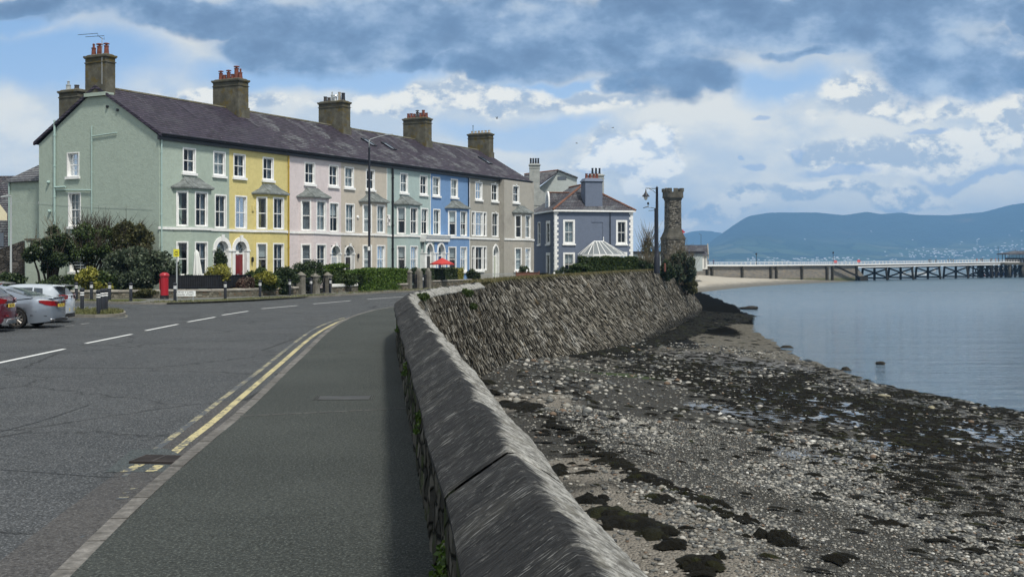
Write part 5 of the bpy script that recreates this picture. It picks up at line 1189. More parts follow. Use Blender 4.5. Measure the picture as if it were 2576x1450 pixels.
for k_ in range(26):
    z0 = .0 + k_ * .295; w_ = .42 if k_ % 2 else .27
    q.box(-.035, w_, -.035, -.002, z0, z0 + .285); q.box(-.037, -.002, -.033, .42 if k_ % 2 == 0 else .27, z0, z0 + .283)
    q2.box(BW - w_, BW + .035, -.035, -.002, z0, z0 + .285); q2.box(BW + .002, BW + .037, -.033, .42 if k_ % 2 == 0 else .27, z0, z0 + .283)
q.build('quoins', M['white'], HB); q2.build('quoins', M['white'], HB)
b = MB(); e = .28; b.box(-e, BW + e, -e, -.003, ZE - .12, ZE + .06); b.box(-e, -.003, -e + .001, BD + e, ZE - .121, ZE + .059); b.box(BW + .003, BW + e, -e + .001, BD + e, ZE - .121, ZE + .059); b.build('eaves', M['white'], HB)
ze = ZE + .065; ap = 3.1; rx = BW / 2
b = MB(); A0, A1, A2, A3 = (-e, -e, ze), (BW + e, -e, ze), (BW + e, BD + e, ze), (-e, BD + e, ze); Ra, Rb = (rx, 4.3, ze + ap), (rx, BD - 1.5, ze + ap)
b.poly([A0, A1, Ra]); b.poly([A1, A2, Rb, Ra]); b.poly([A2, A3, Rb]); b.poly([A3, A0, Ra, Rb]); rb = b.build('roof', M['slate3'], HB)
M['orange'] = m_plain('orange_ridge_tile', (.14, .062, .038), .8, var=.35)
b = MB(); 
for a_, c_ in ((A0, Ra), (A1, Ra), (Ra, Rb)): b.tube([(a_[0], a_[1], a_[2] + .02), (c_[0], c_[1], c_[2] + .02)], .13, 6)
b.build('ridge_tiles', M['orange'], rb)
b = MB(); b.box(3.62, 5.6, .4, 2.1, ZE, ZE + 3.2); b.frus(4.61, 1.25, ZE + 3.2, ZE + 3.3, 1.0, .85, 1.12, .98); b.frus(4.61, 1.25, ZE + 3.3, ZE + 3.65, 1.12, .98, .9, .75); cb = b.build('chimney', wallm, HB)
for i, x_ in enumerate((4.0, 4.42, 4.86, 5.22)): pot(cb, ident, x_, 1.25, ZE + 3.65, .55, .16, .14, M['terra'], 0)
# dormer on the left slope with pointed white window
FD = Fr(.55, 6.0, 0, -1); b = MB(FD)
dp = [(0, ze + .2), (0, ze + 1.1)] + [(.75 - .75 * math.cos(a) , ze + 1.1 + 1.25 * math.sin(a)) for a in np.linspace(.2, math.pi / 2, 6)] + [(.75 + .75 * math.cos(a), ze + 1.1 + 1.25 * math.sin(a)) for a in np.linspace(math.pi / 2, .2, 6)][1:] + [(1.5, ze + 1.1), (1.5, ze + .2)]
b.slab(dp, -.06, .1, 0)
dm_ = b.build('dormer', M['white'], HB)
b = MB(FD); b.slab([(.3, ze + .4), (.3, ze + 1.2), (.75, ze + 1.95), (1.2, ze + 1.2), (1.2, ze + .4)], -.09, -.065); b.build('pane', m_sky, dm_)
b = MB(FD); b.box(.73, .77, -.12, -.092, ze + .4, ze + 1.9); b.box(.3, 1.2, -.12, -.0921, ze + 1.05, ze + 1.1); b.build('glazing_bar', M['white'], dm_)
b = MB(FD); rz_ = ze + 2.2; b.poly([(0, .1, ze + 1.1), (.75, .1, rz_), (.75, 3.2, rz_), (0, 3.2, ze + 1.1)]); b.poly([(1.5, .1, ze + 1.1), (.75, .1, rz_), (.75, 3.2, rz_), (1.5, 3.2, ze + 1.1)]); b.poly([(1.5, .1, ze + .2), (1.5, .1, ze + 1.1), (1.5, 2.5, ze + 1.1), (1.5, 2.5, ze + .8)]); b.build('dormer_roof', M['slate3'], dm_)
b = MB(FD); b.tube([(.75, .05, rz_ + .02), (.75, 3.2, rz_ + .02)], .09, 6); b.build('ridge_tiles', M['orange'], dm_)
pipe(HB, F1, [(6.35, -.1, ZE - .15), (6.35, -.1, .2)], .05, M['iron'])
# conservatory
CZ = .2; b = MB(); px0, px1, pd = 2.65, 7.65, 2.8
pl = [(px0, -.05), (px0, -pd + .9), (px0 + .9, -pd), (px1 - 1.1, -pd), (px1, -pd + 1.0), (px1, -.05)]
fb = MB(); gb = MB(); db = MB()
for i in range(5):
    f = Fr(pl[i][0], pl[i][1], pl[i + 1][0] - pl[i][0], pl[i + 1][1] - pl[i][1]); fb.T = f; gb.T = f; db.T = f
    fb.box(0, f.L, -.05, .05, CZ, CZ + .6); fb.box(-.04, f.L + .04, -.06, .06, 2.75, 2.95); n = max(1, int(round(f.L / .8)))
    for k_ in range(n + 1): fb.box(f.L * k_ / n - .05, f.L * k_ / n + .05, -.055, .055, CZ + .6, 2.75)
    fb.box(0, f.L, -.04, .04, 2.15, 2.21); gb.box(.05, f.L - .05, -.01, .01, CZ + .6, 2.75)
cons = fb.build('conservatory', M['white'], HB); gb.build('pane', M['glass'], cons)
rt = (5.25, -1.1, 4.35); rt2 = (4.15, -1.1, 4.35); gb = MB(); rbm = MB()
for i in range(5):
    a_, c_ = pl[i], pl[i + 1]; ta = rt2 if i < 2 else rt; a3_ = (a_[0], a_[1], 2.95); c3_ = (c_[0], c_[1], 2.95)
    if i == 2: gb.poly([a3_, c3_, rt, rt2])
    elif i < 2: gb.poly([a3_, c3_, rt2])
    else: gb.poly([a3_, c3_, rt])
    n = 4 if i == 2 else 2
    for k_ in range(n + 1):
        f_ = k_ / n; e_ = tuple(a3_[j] + (c3_[j] - a3_[j]) * f_ for j in range(3)); tt = tuple(rt2[j] + (rt[j] - rt2[j]) * f_ for j in range(3)) if i == 2 else (rt2 if i < 2 else rt); rbm.tube([e_, (tt[0], tt[1], tt[2] + .02)], .045, 5)
rbm.tube([rt2, rt], .07, 6); rbm.lathe([(.08, 0), (.04, .25), (.07, .35), (.01, .55)], rt, 8)
m_polyc = m_plain('grey_roof_glass', (.16, .18, .19), .25, spec=.8); gb.build('glass_roof', m_polyc, cons); rbm.build('roof_bars', M['white'], cons)
b = MB(); b.prism([(q_[0], q_[1] + .1) for q_ in pl], CZ - .4, CZ); b.build('floor', M['pave2'], cons)

# ------------------------------------------------------------ tall pale grey house behind it
def blk(name, loc, rz, w, d, h, rh, wm, rm, label, cat='house'):
    t_ = thing(name, loc, rz, label, cat); b = MB(); b.poly([(0, 0, -1), (w, 0, -1), (w, 0, h), (0, 0, h)]); b.poly([(0, d, -1), (w, d, -1), (w, d, h), (0, d, h)])
    for x_ in (0, w): b.poly([(x_, 0, -1), (x_, d, -1), (x_, d, h), (x_, d / 2, h + rh), (x_, 0, h)])
    b.build('wall', wm, t_); b = MB(); e = .25; k = rh / (d / 2)
    for s_ in (0, 1):
        y0_, y1_ = (-e, d / 2) if s_ == 0 else (d + e, d / 2)
        b.hexa([(-e, y0_, h - k * e), (w + e, y0_, h - k * e), (w + e, y1_, h + rh), (-e, y1_, h + rh), (-e, y0_, h - k * e + .14), (w + e, y0_, h - k * e + .14), (w + e, y1_, h + rh + .14), (-e, y1_, h + rh + .14)])
    r = b.build('roof', rm, t_); b = MB(); b.box(-e, w + e, d / 2 - .12, d / 2 + .12, h + rh + .08, h + rh + .2); b.build('ridge_tiles', M['orange'], r)
    return t_
M['palegrey'] = m_render('pale_grey_render', srgb(176, 184, 182), .25, .5)
gz = 150; G1 = thing('large_house', (at(1345, 690, gz)[0], gz, 0), 0, 'tall pale grey house rising behind the slate blue villa', 'house'); k5 = gz / FP
lx = lambda x_: (x_ - 1345) * k5; lz = lambda y_: CH + (HY - y_) * k5
b = MB(); b.slab([(lx(1325), -.5), (lx(1325), lz(470)), (lx(1357), lz(470)), (lx(1400), lz(437)), (lx(1402), lz(430)), (lx(1451), lz(448)), (lx(1451), -.5)], 0, 8); b.build('wall', M['palegrey'], G1)
b = MB(); b.hexa([(lx(1318), -2.2, lz(470)), (lx(1357), -2.2, lz(469)), (lx(1402), 0, lz(436)), (lx(1318), 0, lz(446)), (lx(1318), -2.2, lz(467)), (lx(1357), -2.2, lz(466)), (lx(1404), 0, lz(428)), (lx(1318), 0, lz(438))]); b.hexa([(lx(1402), -.3, lz(429)), (lx(1453), -.3, lz(448)), (lx(1453), 8, lz(448)), (lx(1402), 8, lz(429)), (lx(1402), -.3, lz(426)), (lx(1453), -.3, lz(445.5)), (lx(1453), 8, lz(445.5)), (lx(1402), 8, lz(426))]); rg1 = b.build('roof', M['slate3'], G1)
b = MB(); b.tube([(lx(1318), 0, lz(438)), (lx(1404), 0, lz(427.5))], .1, 6); b.build('ridge_tiles', M['orange'], rg1)
b = MB(); b.box(lx(1402), lx(1424), -.05, -.003, lz(452), lz(444)); b.build('window', m_sky, G1)
cg = chimney(G1, 0, lx(1343), -3.0, 25 * k5, 1.3, 6, lz(419), 'chim2', [(d_, 0, .75, .13, 'iron', 0) for d_ in (-.48, -.16, .16, .48)]); b = MB(); b.frus(lx(1343) - .5, -3, lz(520), lz(488), 1.9, .7, 1.75, .68); b.frus(lx(1343) - .5, -3, lz(488), lz(473), 1.75, .68, .7, .66); b.build('chimney_shoulder', M['chim2'], cg)
G2 = thing('rear_house', (at(1475, 690, 142)[0], 142, 0), math.radians(10), 'pale grey house mostly hidden with only its chimney and right roof showing past the villa', 'house')
b = MB(); b.box(-3, 4.4, 0, 6, -.5, 8.2); b.build('wall', M['palegrey'], G2); b = MB(); b.poly([(-3.3, -.3, 8.2), (4.7, -.3, 8.2), (2.5, 3, 10.6), (-1, 3, 10.6)]); b.poly([(4.7, -.3, 8.2), (4.7, 6.3, 8.2), (2.5, 3, 10.6)]); b.poly([(-3.3, -.3, 8.2), (-3.3, 6.3, 8.2), (-1, 3, 10.6)]); b.poly([(4.7, 6.3, 8.2), (-3.3, 6.3, 8.2), (-1, 3, 10.6), (2.5, 3, 10.6)])
r2 = b.build('roof', M['slate3'], G2); b = MB(); b.tube([(-1, 3, 10.65), (2.5, 3, 10.65)], .11, 6); b.build('ridge_tiles', M['orange'], r2)
chimney(G2, 0, 1.6, 1.6, 1.7, 1.3, 8, 12.9, 'chim2', [(d_, 0, .8, .14, 'iron', 0) for d_ in (-.45, 0, .45)])

# far left: dark roofed buildings behind the trees
b = MB(); L1 = thing('cream_house', (at(-60, 700, 92)[0], 92, 0), math.radians(-4), 'cream gabled house under a dark roof at the left edge', 'house')
b.poly([(0, 0, 0), (2.55, 0, 0), (2.55, 0, 6.0), (1.6, 0, 7.2), (0, 0, 5.4)]); b.box(0, 2.5, .1, 5, 0, 5.3); b.build('wall', m_render('cream_render', srgb(224, 216, 186)), L1)
b = MB(); b.hexa([(-3, .3, 5.3), (2.9, .3, 5.3), (2.9, 5, 5.3), (-3, 5, 5.3), (-3, 2.6, 9.2), (2.9, 2.6, 9.2), (2.9, 2.7, 9.2), (-3, 2.7, 9.2)]); b.build('roof', M['slate3'], L1)
b = MB(); b.box(1.2, 1.7, -.04, -.003, 5.6, 6.0); b.build('window', m_sky, L1)
L2 = thing('dark_shed', (at(-80, 700, 84)[0], 84, 0), 0, 'dark slate clad outbuilding below the cream house', 'outbuilding')
b = MB(); b.box(0, 3.1, 0, 5, 0, 5.2); b.build('wall', M['slate3'], L2); b = MB(); b.box(2.2, 2.6, -.04, -.003, 3.3, 4.3); b.build('window', m_sky, L2)
# ============================================================ OBJECTS
def leaves(name, blobs, n, size, mats, parent, seed=1, flat_bias=.0, asp=1.6):
    """many small leaf faces through the volume of the blobs; blobs: (x, y, z, rx, ry, rz)"""
    r = np.random.default_rng(seed); B = np.array(blobs, float); vol = (B[:, 3] * B[:, 4] * B[:, 5]) ** .67; pick = r.choice(len(B), n, p=vol / vol.sum())
    d = r.normal(size=(n, 3)); d /= np.linalg.norm(d, axis=1)[:, None]; rad = r.random(n) ** .40 * r.uniform(.85, 1.12, n)
    c = B[pick, :3] + d * rad[:, None] * B[pick, 3:6]
    keep = c[:, 2] > .02; c = c[keep]; n = len(c)
    a = r.normal(size=(n, 3)); a /= np.linalg.norm(a, axis=1)[:, None]; b_ = r.normal(size=(n, 3)); b_ -= (b_ * a).sum(1)[:, None] * a; b_ /= np.linalg.norm(b_, axis=1)[:, None]
    s = size * r.uniform(.6, 1.4, n)[:, None]; a = a * s * asp * .5; b_ = b_ * s * .5
    V_ = np.stack([c - a, c - b_ * .9, c + a, c + b_ * .9], 1).reshape(-1, 3); F_ = np.arange(n * 4).reshape(n, 4)
    return npmesh(name, V_, F_, mats, parent)
def subblobs(c, r, k, rnd, sc=.5):
    out = []
    for _ in range(k):
        while True:
            p_ = [rnd.uniform(-1, 1) for _ in range(3)]
            if sum(q * q for q in p_) < 1: break
        f = sc * rnd.uniform(.6, 1.25); out.append((c[0] + p_[0] * r[0] * .78, c[1] + p_[1] * r[1] * .78, c[2] + p_[2] * r[2] * .78, r[0] * f, r[1] * f, r[2] * f))
    return out
def shrub(name, label, x0, x1, yt, yb, Z, mat, n, size, cat='shrub', depth=1.0, k=9, stems=5, zb=0.0, seed=1, group=None, sc=.5, stemmat='bark', crown_from=.0):
    rnd = random.Random(seed); a = at(x0, yb, Z); c_ = at(x1, yt, Z); w = (c_[0] - a[0]) / 2; zb = a[2] if zb is None else zb; h = c_[2] - zb
    t_ = thing(name, ((a[0] + c_[0]) / 2, Z, zb), 0, label, cat, group); zc0 = h * crown_from
    bl = subblobs((0, 0, (h + zc0) / 2), (w, w * depth, (h - zc0) / 2), k, rnd, sc)
    leaves('crown' if cat == 'tree' else 'foliage', bl, n, size, M[mat], t_, seed)
    b = MB()
    for i in range(stems):
        q = bl[i % len(bl)]; x_, y_ = rnd.uniform(-.2, .2) * w, rnd.uniform(-.2, .2) * w
        b.tube([(x_, y_, 0), ((x_ + q[0]) * .45 + rnd.uniform(-.1, .1), (y_ + q[1]) * .45, q[2] * .5), (q[0], q[1], q[2] + q[5] * .5)], [.05 * h / 2.5, .035 * h / 2.5, .012], 6)
    b.build('trunk' if cat == 'tree' else 'stems', M[stemmat], t_); return t_, bl
def twigs(par, bl, n, mat, seed, L=.8, r0=.012, up=1.0):
    rnd = random.Random(seed); b = MB()
    for i in range(n):
        q = rnd.choice(bl); p0 = Vector((q[0] + rnd.uniform(-.6, .6) * q[3], q[1] + rnd.uniform(-.6, .6) * q[4], q[2] + rnd.uniform(-.3, .8) * q[5]))
        d = Vector((rnd.uniform(-.6, .6), rnd.uniform(-.6, .6), up * rnd.uniform(.5, 1.2))).normalized() * L * rnd.uniform(.5, 1.3)
        m_ = p0 + d * .5 + Vector((rnd.uniform(-.08, .08), 0, 0)); b.tube([p0, m_, p0 + d], [r0, r0 * .7, r0 * .3], 4)
        e = m_ + Vector((rnd.uniform(-.3, .3), rnd.uniform(-.3, .3), rnd.uniform(.1, .4))); b.tube([m_, e], [r0 * .6, r0 * .25], 4)
    return b.build('twigs', M[mat], par)

# ---- garden at the gable end
s_, bl = shrub('evergreen_tree', 'dark evergreen shrub tree with bare crooked lower branches at the far left of the gable', 58, 190, 562, 742, 74, 'leaf_dark', 12000, .11, 'tree', 1.0, 26, 9, seed=3, crown_from=.30, sc=.26); twigs(s_, bl, 160, 'twig', 1, 1.0, .016)
b = MB(); b.tube([(.4, 0, 0), (.2, .1, 1.2), (.5, 0, 2.2), (.9, .2, 3.2)], [.16, .14, .12, .06], 8); b.tube([(-.5, 0, 0), (-.7, 0, 1.5), (-1.2, .1, 2.8)], [.09, .07, .03], 7); b.build('trunk', M['bark'], s_)
s_, bl = shrub('garden_tree', 'thinly leaved garden tree with upright twigs in front of the gable windows', 145, 305, 546, 742, 75, 'leaf_mid', 9500, .10, 'tree', .9, 30, 12, seed=5, crown_from=.24, sc=.24); twigs(s_, bl, 330, 'bark', 2, 1.3, .018)
s_, bl = shrub('brown_green_tree', 'bushy brown green tree rising highest against the green gable', 262, 396, 542, 735, 75.0, 'leaf_brown', 15000, .11, 'tree', .8, 28, 8, seed=8, crown_from=.24, sc=.28); twigs(s_, bl, 150, 'bark', 3, 1.0, .016)
s_, bl = shrub('rounded_shrub', 'large rounded grey green shrub behind the red post box', 258, 450, 616, 748, 73.0, 'leaf_grey', 20000, .11, 'shrub', .7, 30, 12, seed=11, sc=.30); twigs(s_, bl, 90, 'bark', 4, .7, .014)
s_, bl = shrub('low_dark_shrub', 'low dark shrub filling the corner below the bare tree', 86, 200, 678, 745, 72.4, 'leaf_dark', 6500, .12, 'shrub', .7, 9, 5, seed=12)
s_, bl = shrub('yellow_green_shrub', 'yellow green laurel shrub behind the bollards', 196, 285, 670, 748, 71.6, 'leaf_gold', 5200, .12, 'shrub', .8, 8, 5, seed=14); leaves('foliage', subblobs((0, .3, 1.0), (1.2, .8, 1.0), 6, random.Random(2)), 5200, .12, M['leaf_mid'], s_, 15)
s_, bl = shrub('dark_hedge_shrub', 'dark green shrub between the yellow green laurel and the rounded shrub', 255, 330, 688, 748, 72.2, 'leaf_dark', 5200, .11, 'shrub', .7, 8, 4, seed=16)
s_, bl = shrub('sprawling_plant', 'brownish heather spilling over the low garden wall', 305, 392, 722, 760, 69.6, 'leaf_brown', 4200, .09, 'plant', .6, 7, 4, seed=17)
s_, bl = shrub('left_dark_shrub', 'dark shrub against the stone wall behind the parked cars', -70, 70, 690, 735, 71.6, 'leaf_dark', 4800, .12, 'shrub', .4, 7, 3, seed=18)
# green rendered garden wall and dark stone wall at the far left
q0 = at(66, 700, 77); b = MB(); gwl = thing('garden_wall', (q0[0], 77, 0), 0, 'pale green rendered garden wall with a grey coping beside the gable', 'wall')
b.box(0, 2.6, 0, .35, 0, 3.62); b.build('wall', M['green'], gwl); b = MB(); b.box(-.1, 2.7, -.08, .43, 3.62, 3.74); b.build('coping', M['chim'], gwl)
M['darkrub'] = m_rubble('dark_rubble', [(.03, .028, .026), (.06, .055, .05), (.11, .10, .09)], 3, (.02, .02, .018), 1.5)
q1 = at(-90, 700, 74.5); b = MB(); b.slab([(0, 0), (3.75, 0), (3.75, 3.55), (2.0, 2.9), (0, 1.9)], 0, .4); o_ = b.build('stone_wall', M['darkrub'], label='dark stone wall with a sloping top behind the parked cars', cat='wall'); o_.location = (q1[0], 74.5, 0)
# small white side extension behind the shrubs
q1 = gablehit(271, 1064)

# ---- front garden plants
FG = [('conifer', 'dark conical conifer standing in front of the arched green house doorway', 530, 572, 628, 700, 74.2, 'leaf_dark', 4200, .09, 'tree', 1.0),
      ('golden_shrub', 'golden green shrub below the arched doorways', 512, 592, 672, 722, 73.3, 'leaf_gold', 6500, .085, 'shrub', .8),
      ('dark_red_shrub', 'reddish low shrub between the golden shrub and the rounded yellow one', 588, 640, 686, 722, 73.6, 'leaf_red', 3600, .08, 'shrub', .8),
      ('yellow_shrub', 'rounded shrub half yellow half green before the yellow house bay', 608, 692, 666, 722, 74.8, 'leaf_mid', 6500, .085, 'shrub', .8),
      ('dark_shrub', 'dark green shrub in front of the yellow house pipe', 688, 752, 674, 728, 76.5, 'leaf_dark', 6000, .085, 'shrub', .8),
      ('tall_dark_shrub', 'tall dark shrub with arching stems before the pink bay window', 724, 832, 652, 722, 80.5, 'leaf_dark', 9500, .09, 'shrub', .7),
      ('broad_shrub', 'broad bright topped shrub in front of the pink and beige doors', 792, 905, 664, 712, 84, 'leaf_mid', 11000, .085, 'shrub', .7),
      ('ivy_shrub', 'dark ivy mass spilling over the wall beside the tall lamp post', 862, 938, 681, 734, 86.3, 'leaf_dark', 8500, .09, 'shrub', .6),
      ('tufted_plant', 'green tufted plant growing on the low wall', 700, 728, 714, 736, 76.4, 'leaf_mid', 1600, .07, 'plant', .6),
      ('low_garden_plants', 'low green plants behind the black railings by the white parasol', 425, 520, 690, 716, 73.2, 'leaf_mid', 4200, .08, 'plant', .5),
      ('rounded_dark_shrub', 'small rounded shrub beside the gate below the teal bay', 1028, 1072, 662, 714, 95, 'leaf_dark', 4200, .08, 'shrub', .8),
      ('palm_plant', 'spiky dark plant under the teal house bay window', 1003, 1030, 668, 690, 95, 'leaf_dark', 900, .10, 'plant', .8),
      ('bay_tree', 'dark shrub beyond the hedge at the grey house', 1172, 1208, 675, 708, 103, 'leaf_dark', 2800, .09, 'shrub', .8),
      ('clipped_bush', 'clipped round bush before the last grey bay window', 1296, 1331, 664, 690, 112, 'leaf_dark', 2800, .09, 'shrub', .9),
      ('small_bush', 'small bush at the corner of the slate blue villa', 1396, 1442, 667, 692, 112, 'leaf_dark', 2800, .09, 'shrub', .9)]
for i, q in enumerate(FG):
    s_, bl = shrub(q[0], q[1], *q[2:7], q[7], q[8], q[9], q[10], q[11], 7, 3, seed=30 + i, zb=0.0)
    if q[0] == 'yellow_shrub': leaves('foliage', subblobs((.45, -.3, 1.3), (.75, .6, .55), 5, random.Random(3)), 3000, .085, M['leaf_gold'], s_, 77)
    if q[0] == 'broad_shrub': leaves('foliage', subblobs((.1, -.3, 1.6), (1.5, .8, .45), 6, random.Random(4)), 4000, .085, M['leaf_bright'], s_, 78)
def hedge(label, P0, P1, h, w, mat, n, size, seed, z0=.0, gold=0):
    (xa, ya, _), (xb, yb, _) = P0, P1; L = math.dist((xa, ya), (xb, yb)); rz = math.atan2(yb - ya, xb - xa)
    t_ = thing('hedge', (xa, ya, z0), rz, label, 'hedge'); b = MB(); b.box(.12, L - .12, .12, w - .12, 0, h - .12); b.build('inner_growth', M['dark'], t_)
    r = np.random.default_rng(seed); u = r.uniform(0, L, n); f = r.random(n); v = r.uniform(0, w, n); z_ = r.uniform(0, h, n)
    face = r.choice(4, n, p=[.5, .3, .1, .1]); jit = lambda s: np.abs(r.normal(0, s, n))
    wob = .06 * np.sin(u * 2.1 + seed) + .05 * np.sin(u * 5.3)
    u = np.where(face == 2, jit(.07), np.where(face == 3, L - jit(.07), u)); v = np.where(face == 0, jit(.08), v); z_ = np.where(face == 1, h - jit(.07) + wob, np.minimum(z_, h + wob))
    c = np.stack([u, v, z_], 1); a = r.normal(size=(n, 3)); a /= np.linalg.norm(a, axis=1)[:, None]; b_ = r.normal(size=(n, 3)); b_ -= (b_ * a).sum(1)[:, None] * a; b_ /= np.linalg.norm(b_, axis=1)[:, None]
    s = size * r.uniform(.6, 1.4, n)[:, None]; V_ = np.stack([c - a * s * .8, c - b_ * s * .5, c + a * s * .8, c + b_ * s * .5], 1)
    V_ = V_.reshape(-1, 3); F_ = np.arange(n * 4).reshape(n, 4)
    ob = npmesh('foliage', V_, F_, [M[mat], M['leaf_gold']], t_)
    if gold: mi = (u > L - gold).astype(np.int32); ob.data.polygons.foreach_set('material_index', mi)
    return t_
hedge('bright green clipped hedge right of the tall lamp post', P(921, 732), P(1027, 726.5), 1.62, 1.1, 'leaf_bright', 17000, .085, 5, .0)
hedge('dark clipped hedge with a golden end before the blue house', P(1084, 723.5), P(1166, 719.5), 1.45, 1.0, 'leaf_dark', 12000, .09, 6, .1, gold=1.2)

# ---- low garden walls with coping
M['gwall'] = m_rubble('garden_rubble', [(.09, .085, .065), (.15, .14, .11), (.23, .22, .18), (.14, .09, .06)], 4.5, (.10, .095, .075), 1.6, .03)
M['cope'] = m_stone('coping_stone', (.22, .21, .185), (.33, .31, .275), (.46, .44, .40), 1.4, .008)
def low_wall(label, pts, h, wd=.32, cope='cope', hc=.13, rounded=False, seg=1.3):
    t_ = thing('garden_wall', (*pts[0][:2], 0), 0, label, 'wall'); ox, oy = pts[0][:2]; pa = Path([p_[:2] for p_ in pts], smooth=False)
    b = MB(lambda p: (p[0] - ox, p[1] - oy, p[2])); us = np.linspace(0, pa.L, max(2, int(pa.L / .6)))
    # wall stands behind the measured front line
    fo = lambda w, z, us_: offs(pa, w, z, us_)
    b.strip(fo(0, 0, us), fo(0, h - hc, us)); b.strip(fo(-wd, 0, us), fo(-wd, h - hc, us)); b.strip(fo(0, h - hc, us), fo(-wd, h - hc, us))
    for u_ in (0, pa.L): A = fo(0, 0, [u_])[0]; B = fo(-wd, 0, [u_])[0]; b.poly([A, B, (B[0], B[1], h - hc), (A[0], A[1], h - hc)])
    b.build('wall_body', M['gwall'], t_)
    c = MB(lambda p: (p[0] - ox, p[1] - oy, p[2])); u = 0
    while u < pa.L - .02:
        e = min(u + seg * random.uniform(.8, 1.2), pa.L); g = .008; j = random.uniform(-.008, .008)
        prof = [(.05, h - hc + .002), (.05, h - .05), (.0, h + j), (-wd + .0, h + j), (-wd - .05, h - .05), (-wd - .05, h - hc + .002)]
        R = [[c.v(fo(w, z, [uu])[0]) for (w, z) in prof] for uu in (u + g, e - g)]
        n = len(prof)
        for i in range(n): c.idx([R[0][i], R[0][(i + 1) % n], R[1][(i + 1) % n], R[1][i]])
        c.idx(R[0][::-1]); c.idx(R[1]); u = e
    c.build('coping', M[cope], t_); return t_
low_wall('low stone garden wall with pale flat coping behind the post box and bollards', [P(*q) for q in ((176, 751), (300, 750.5), (402, 749.3))], .52)
low_wall('low garden wall under the black railings before the green and yellow houses', [P(*q) for q in ((404, 749.3), (549, 747.6), (640, 744.5), (700, 742))], .52)
low_wall('short low wall with a pale cap left of the stone gate piers', [P(*q) for q in ((722, 741), (752, 739.4))], .52)
low_wall('low wall with a whitewashed rounded coping between gate pier and ivy', [P(*q) for q in ((832, 735.6), (910, 731.2))], .60, .36, 'white2', .2, seg=9)
low_wall('low mossy stone wall at the foot of the bright hedge', [P(*q) for q in ((914, 731), (1026, 726.8))], .48)
low_wall('low grey wall at the foot of the dark hedge', [P(*q) for q in ((1088, 723.8), (1168, 719.8), (1250, 715.6))], .62, .3, 'cope', .1, seg=3)
# black railings
def railing(label, A, B, h, z0, step=.13, screen=False, mat='iron', name='railing', cat='railing', curl=True):
    L = math.dist(A[:2], B[:2]); rz = math.atan2(B[1] - A[1], B[0] - A[0]); t_ = thing(name, (A[0], A[1], z0), rz, label, cat); b = MB()
    for z_ in (.08, h - .12): b.box(0, L, -.015, .015, z_, z_ + .035)
    b.build('rail', M[mat], t_); b = MB(); n = int(L / step)
    for i in range(n + 1): x_ = i * L / n; b.box(x_ - .009, x_ + .009, -.009, .009, 0, h - (.0 if i % 2 else .04)); 
    bo = b.build('bars', M[mat], t_)
    if screen: s_ = MB(); s_.box(0, L, .03, .05, .02, h - .1); s_.build('screen', M['netting'], t_)
    return t_
M['netting'] = m_plain('black_netting', (.006, .007, .009), .9, var=.5)
for i, (a_, b_) in enumerate((((404, 747.8), (549, 746.2)), ((549, 746.2), (700, 740.8)))):
    railing(('black railing with dark screening left of the parasol side' if i == 0 else 'black railing with dark screening below the yellow house'), P(*a_), P(*b_), .95, .5, screen=True)
railing('thin dark railing beside the stone gate pier', P(702, 740.7), P(752, 738.4), .8, .5)
railing('thin green railing above the whitewashed coping', P(832, 734.8), P(908, 730.5), .62, .58, .16, mat='iron')
def gate(label, A, B, h):
    L = math.dist(A[:2], B[:2]); rz = math.atan2(B[1] - A[1], B[0] - A[0]); t_ = thing('gate', (A[0], A[1], 0), rz, label, 'gate')
    b = MB(); b.box(.0, .05, -.02, .02, .08, h); b.box(L - .05, L, -.02, .02, .08, h); b.box(.05, L - .05, -.02, .02, .1, .15); b.box(.05, L - .05, -.02, .02, h - .05, h); b.box(.05, L - .05, -.02, .02, h * .5, h * .5 + .04); b.build('gate_frame', M['iron'], t_)
    b = MB(); n = max(4, int(L / .12))
    for i in range(1, n): x_ = L * i / n; b.box(x_ - .01, x_ + .01, -.01, .01, .15, h - .05)
    b.build('bars', M['iron'], t_)
gate('black iron gate between the first two stone piers', P(766, 738.9), P(786, 738), 1.1); gate('black iron gate between the second and third stone piers', P(800, 737.4), P(817, 736.5), 1.05)
gate('dark gate left of the pointed grey gatepost', P(1034, 726.3), P(1048, 725.6), 1.15); gate('dark gate between the two rounded grey gateposts', P(1060, 725), P(1072, 724.4), 1.15)
M['pier'] = m_stone('pier_stone', (.13, .125, .105), (.20, .19, .165), (.29, .28, .245), 1.6, .01)
def gpier(label, px, py, h, w=.42, top=0):
    q = P(px, py); t_ = thing('gate_pier', q, TROT, label, 'gate pier', None); b = MB(); b.frus(0, 0, 0, h, w / 2, w / 2, w / 2 * .96, w / 2 * .96); b.build('shaft', M['pier'], t_)
    b = MB()
    if top == 0: b.frus(0, 0, h, h + .05, w / 2 + .04, w / 2 + .04, w / 2 + .04, w / 2 + .04); b.frus(0, 0, h + .05, h + .26, w / 2 + .02, w / 2 + .02, .03, .03)
    else: b.lathe([(w / 2 * .95, h), (w / 2 * .9, h + .12), (w / 2 * .6, h + .22), (.03, h + .27)], (0, 0, 0), 10)
    b.build('cap', M['pier'], t_)
for q in (('flat topped stone gate pier nearest the yellow house', 757, 739.3, 1.25, .44, 0), ('stone gate pier with pyramid cap between the two iron gates', 792, 737.8, 1.15, .48, 0), ('stone gate pier with pyramid cap beside the whitewashed coping', 823, 736.2, 1.2, .48, 0), ('narrow grey gatepost at the end of the bright hedge', 1030, 726.6, 1.3, .30, 0), ('rounded grey gatepost standing between the two dark gates', 1053, 725.4, 1.4, .46, 1), ('rounded grey gatepost at the start of the dark hedge', 1077, 724.2, 1.4, .38, 1)): gpier(*q)
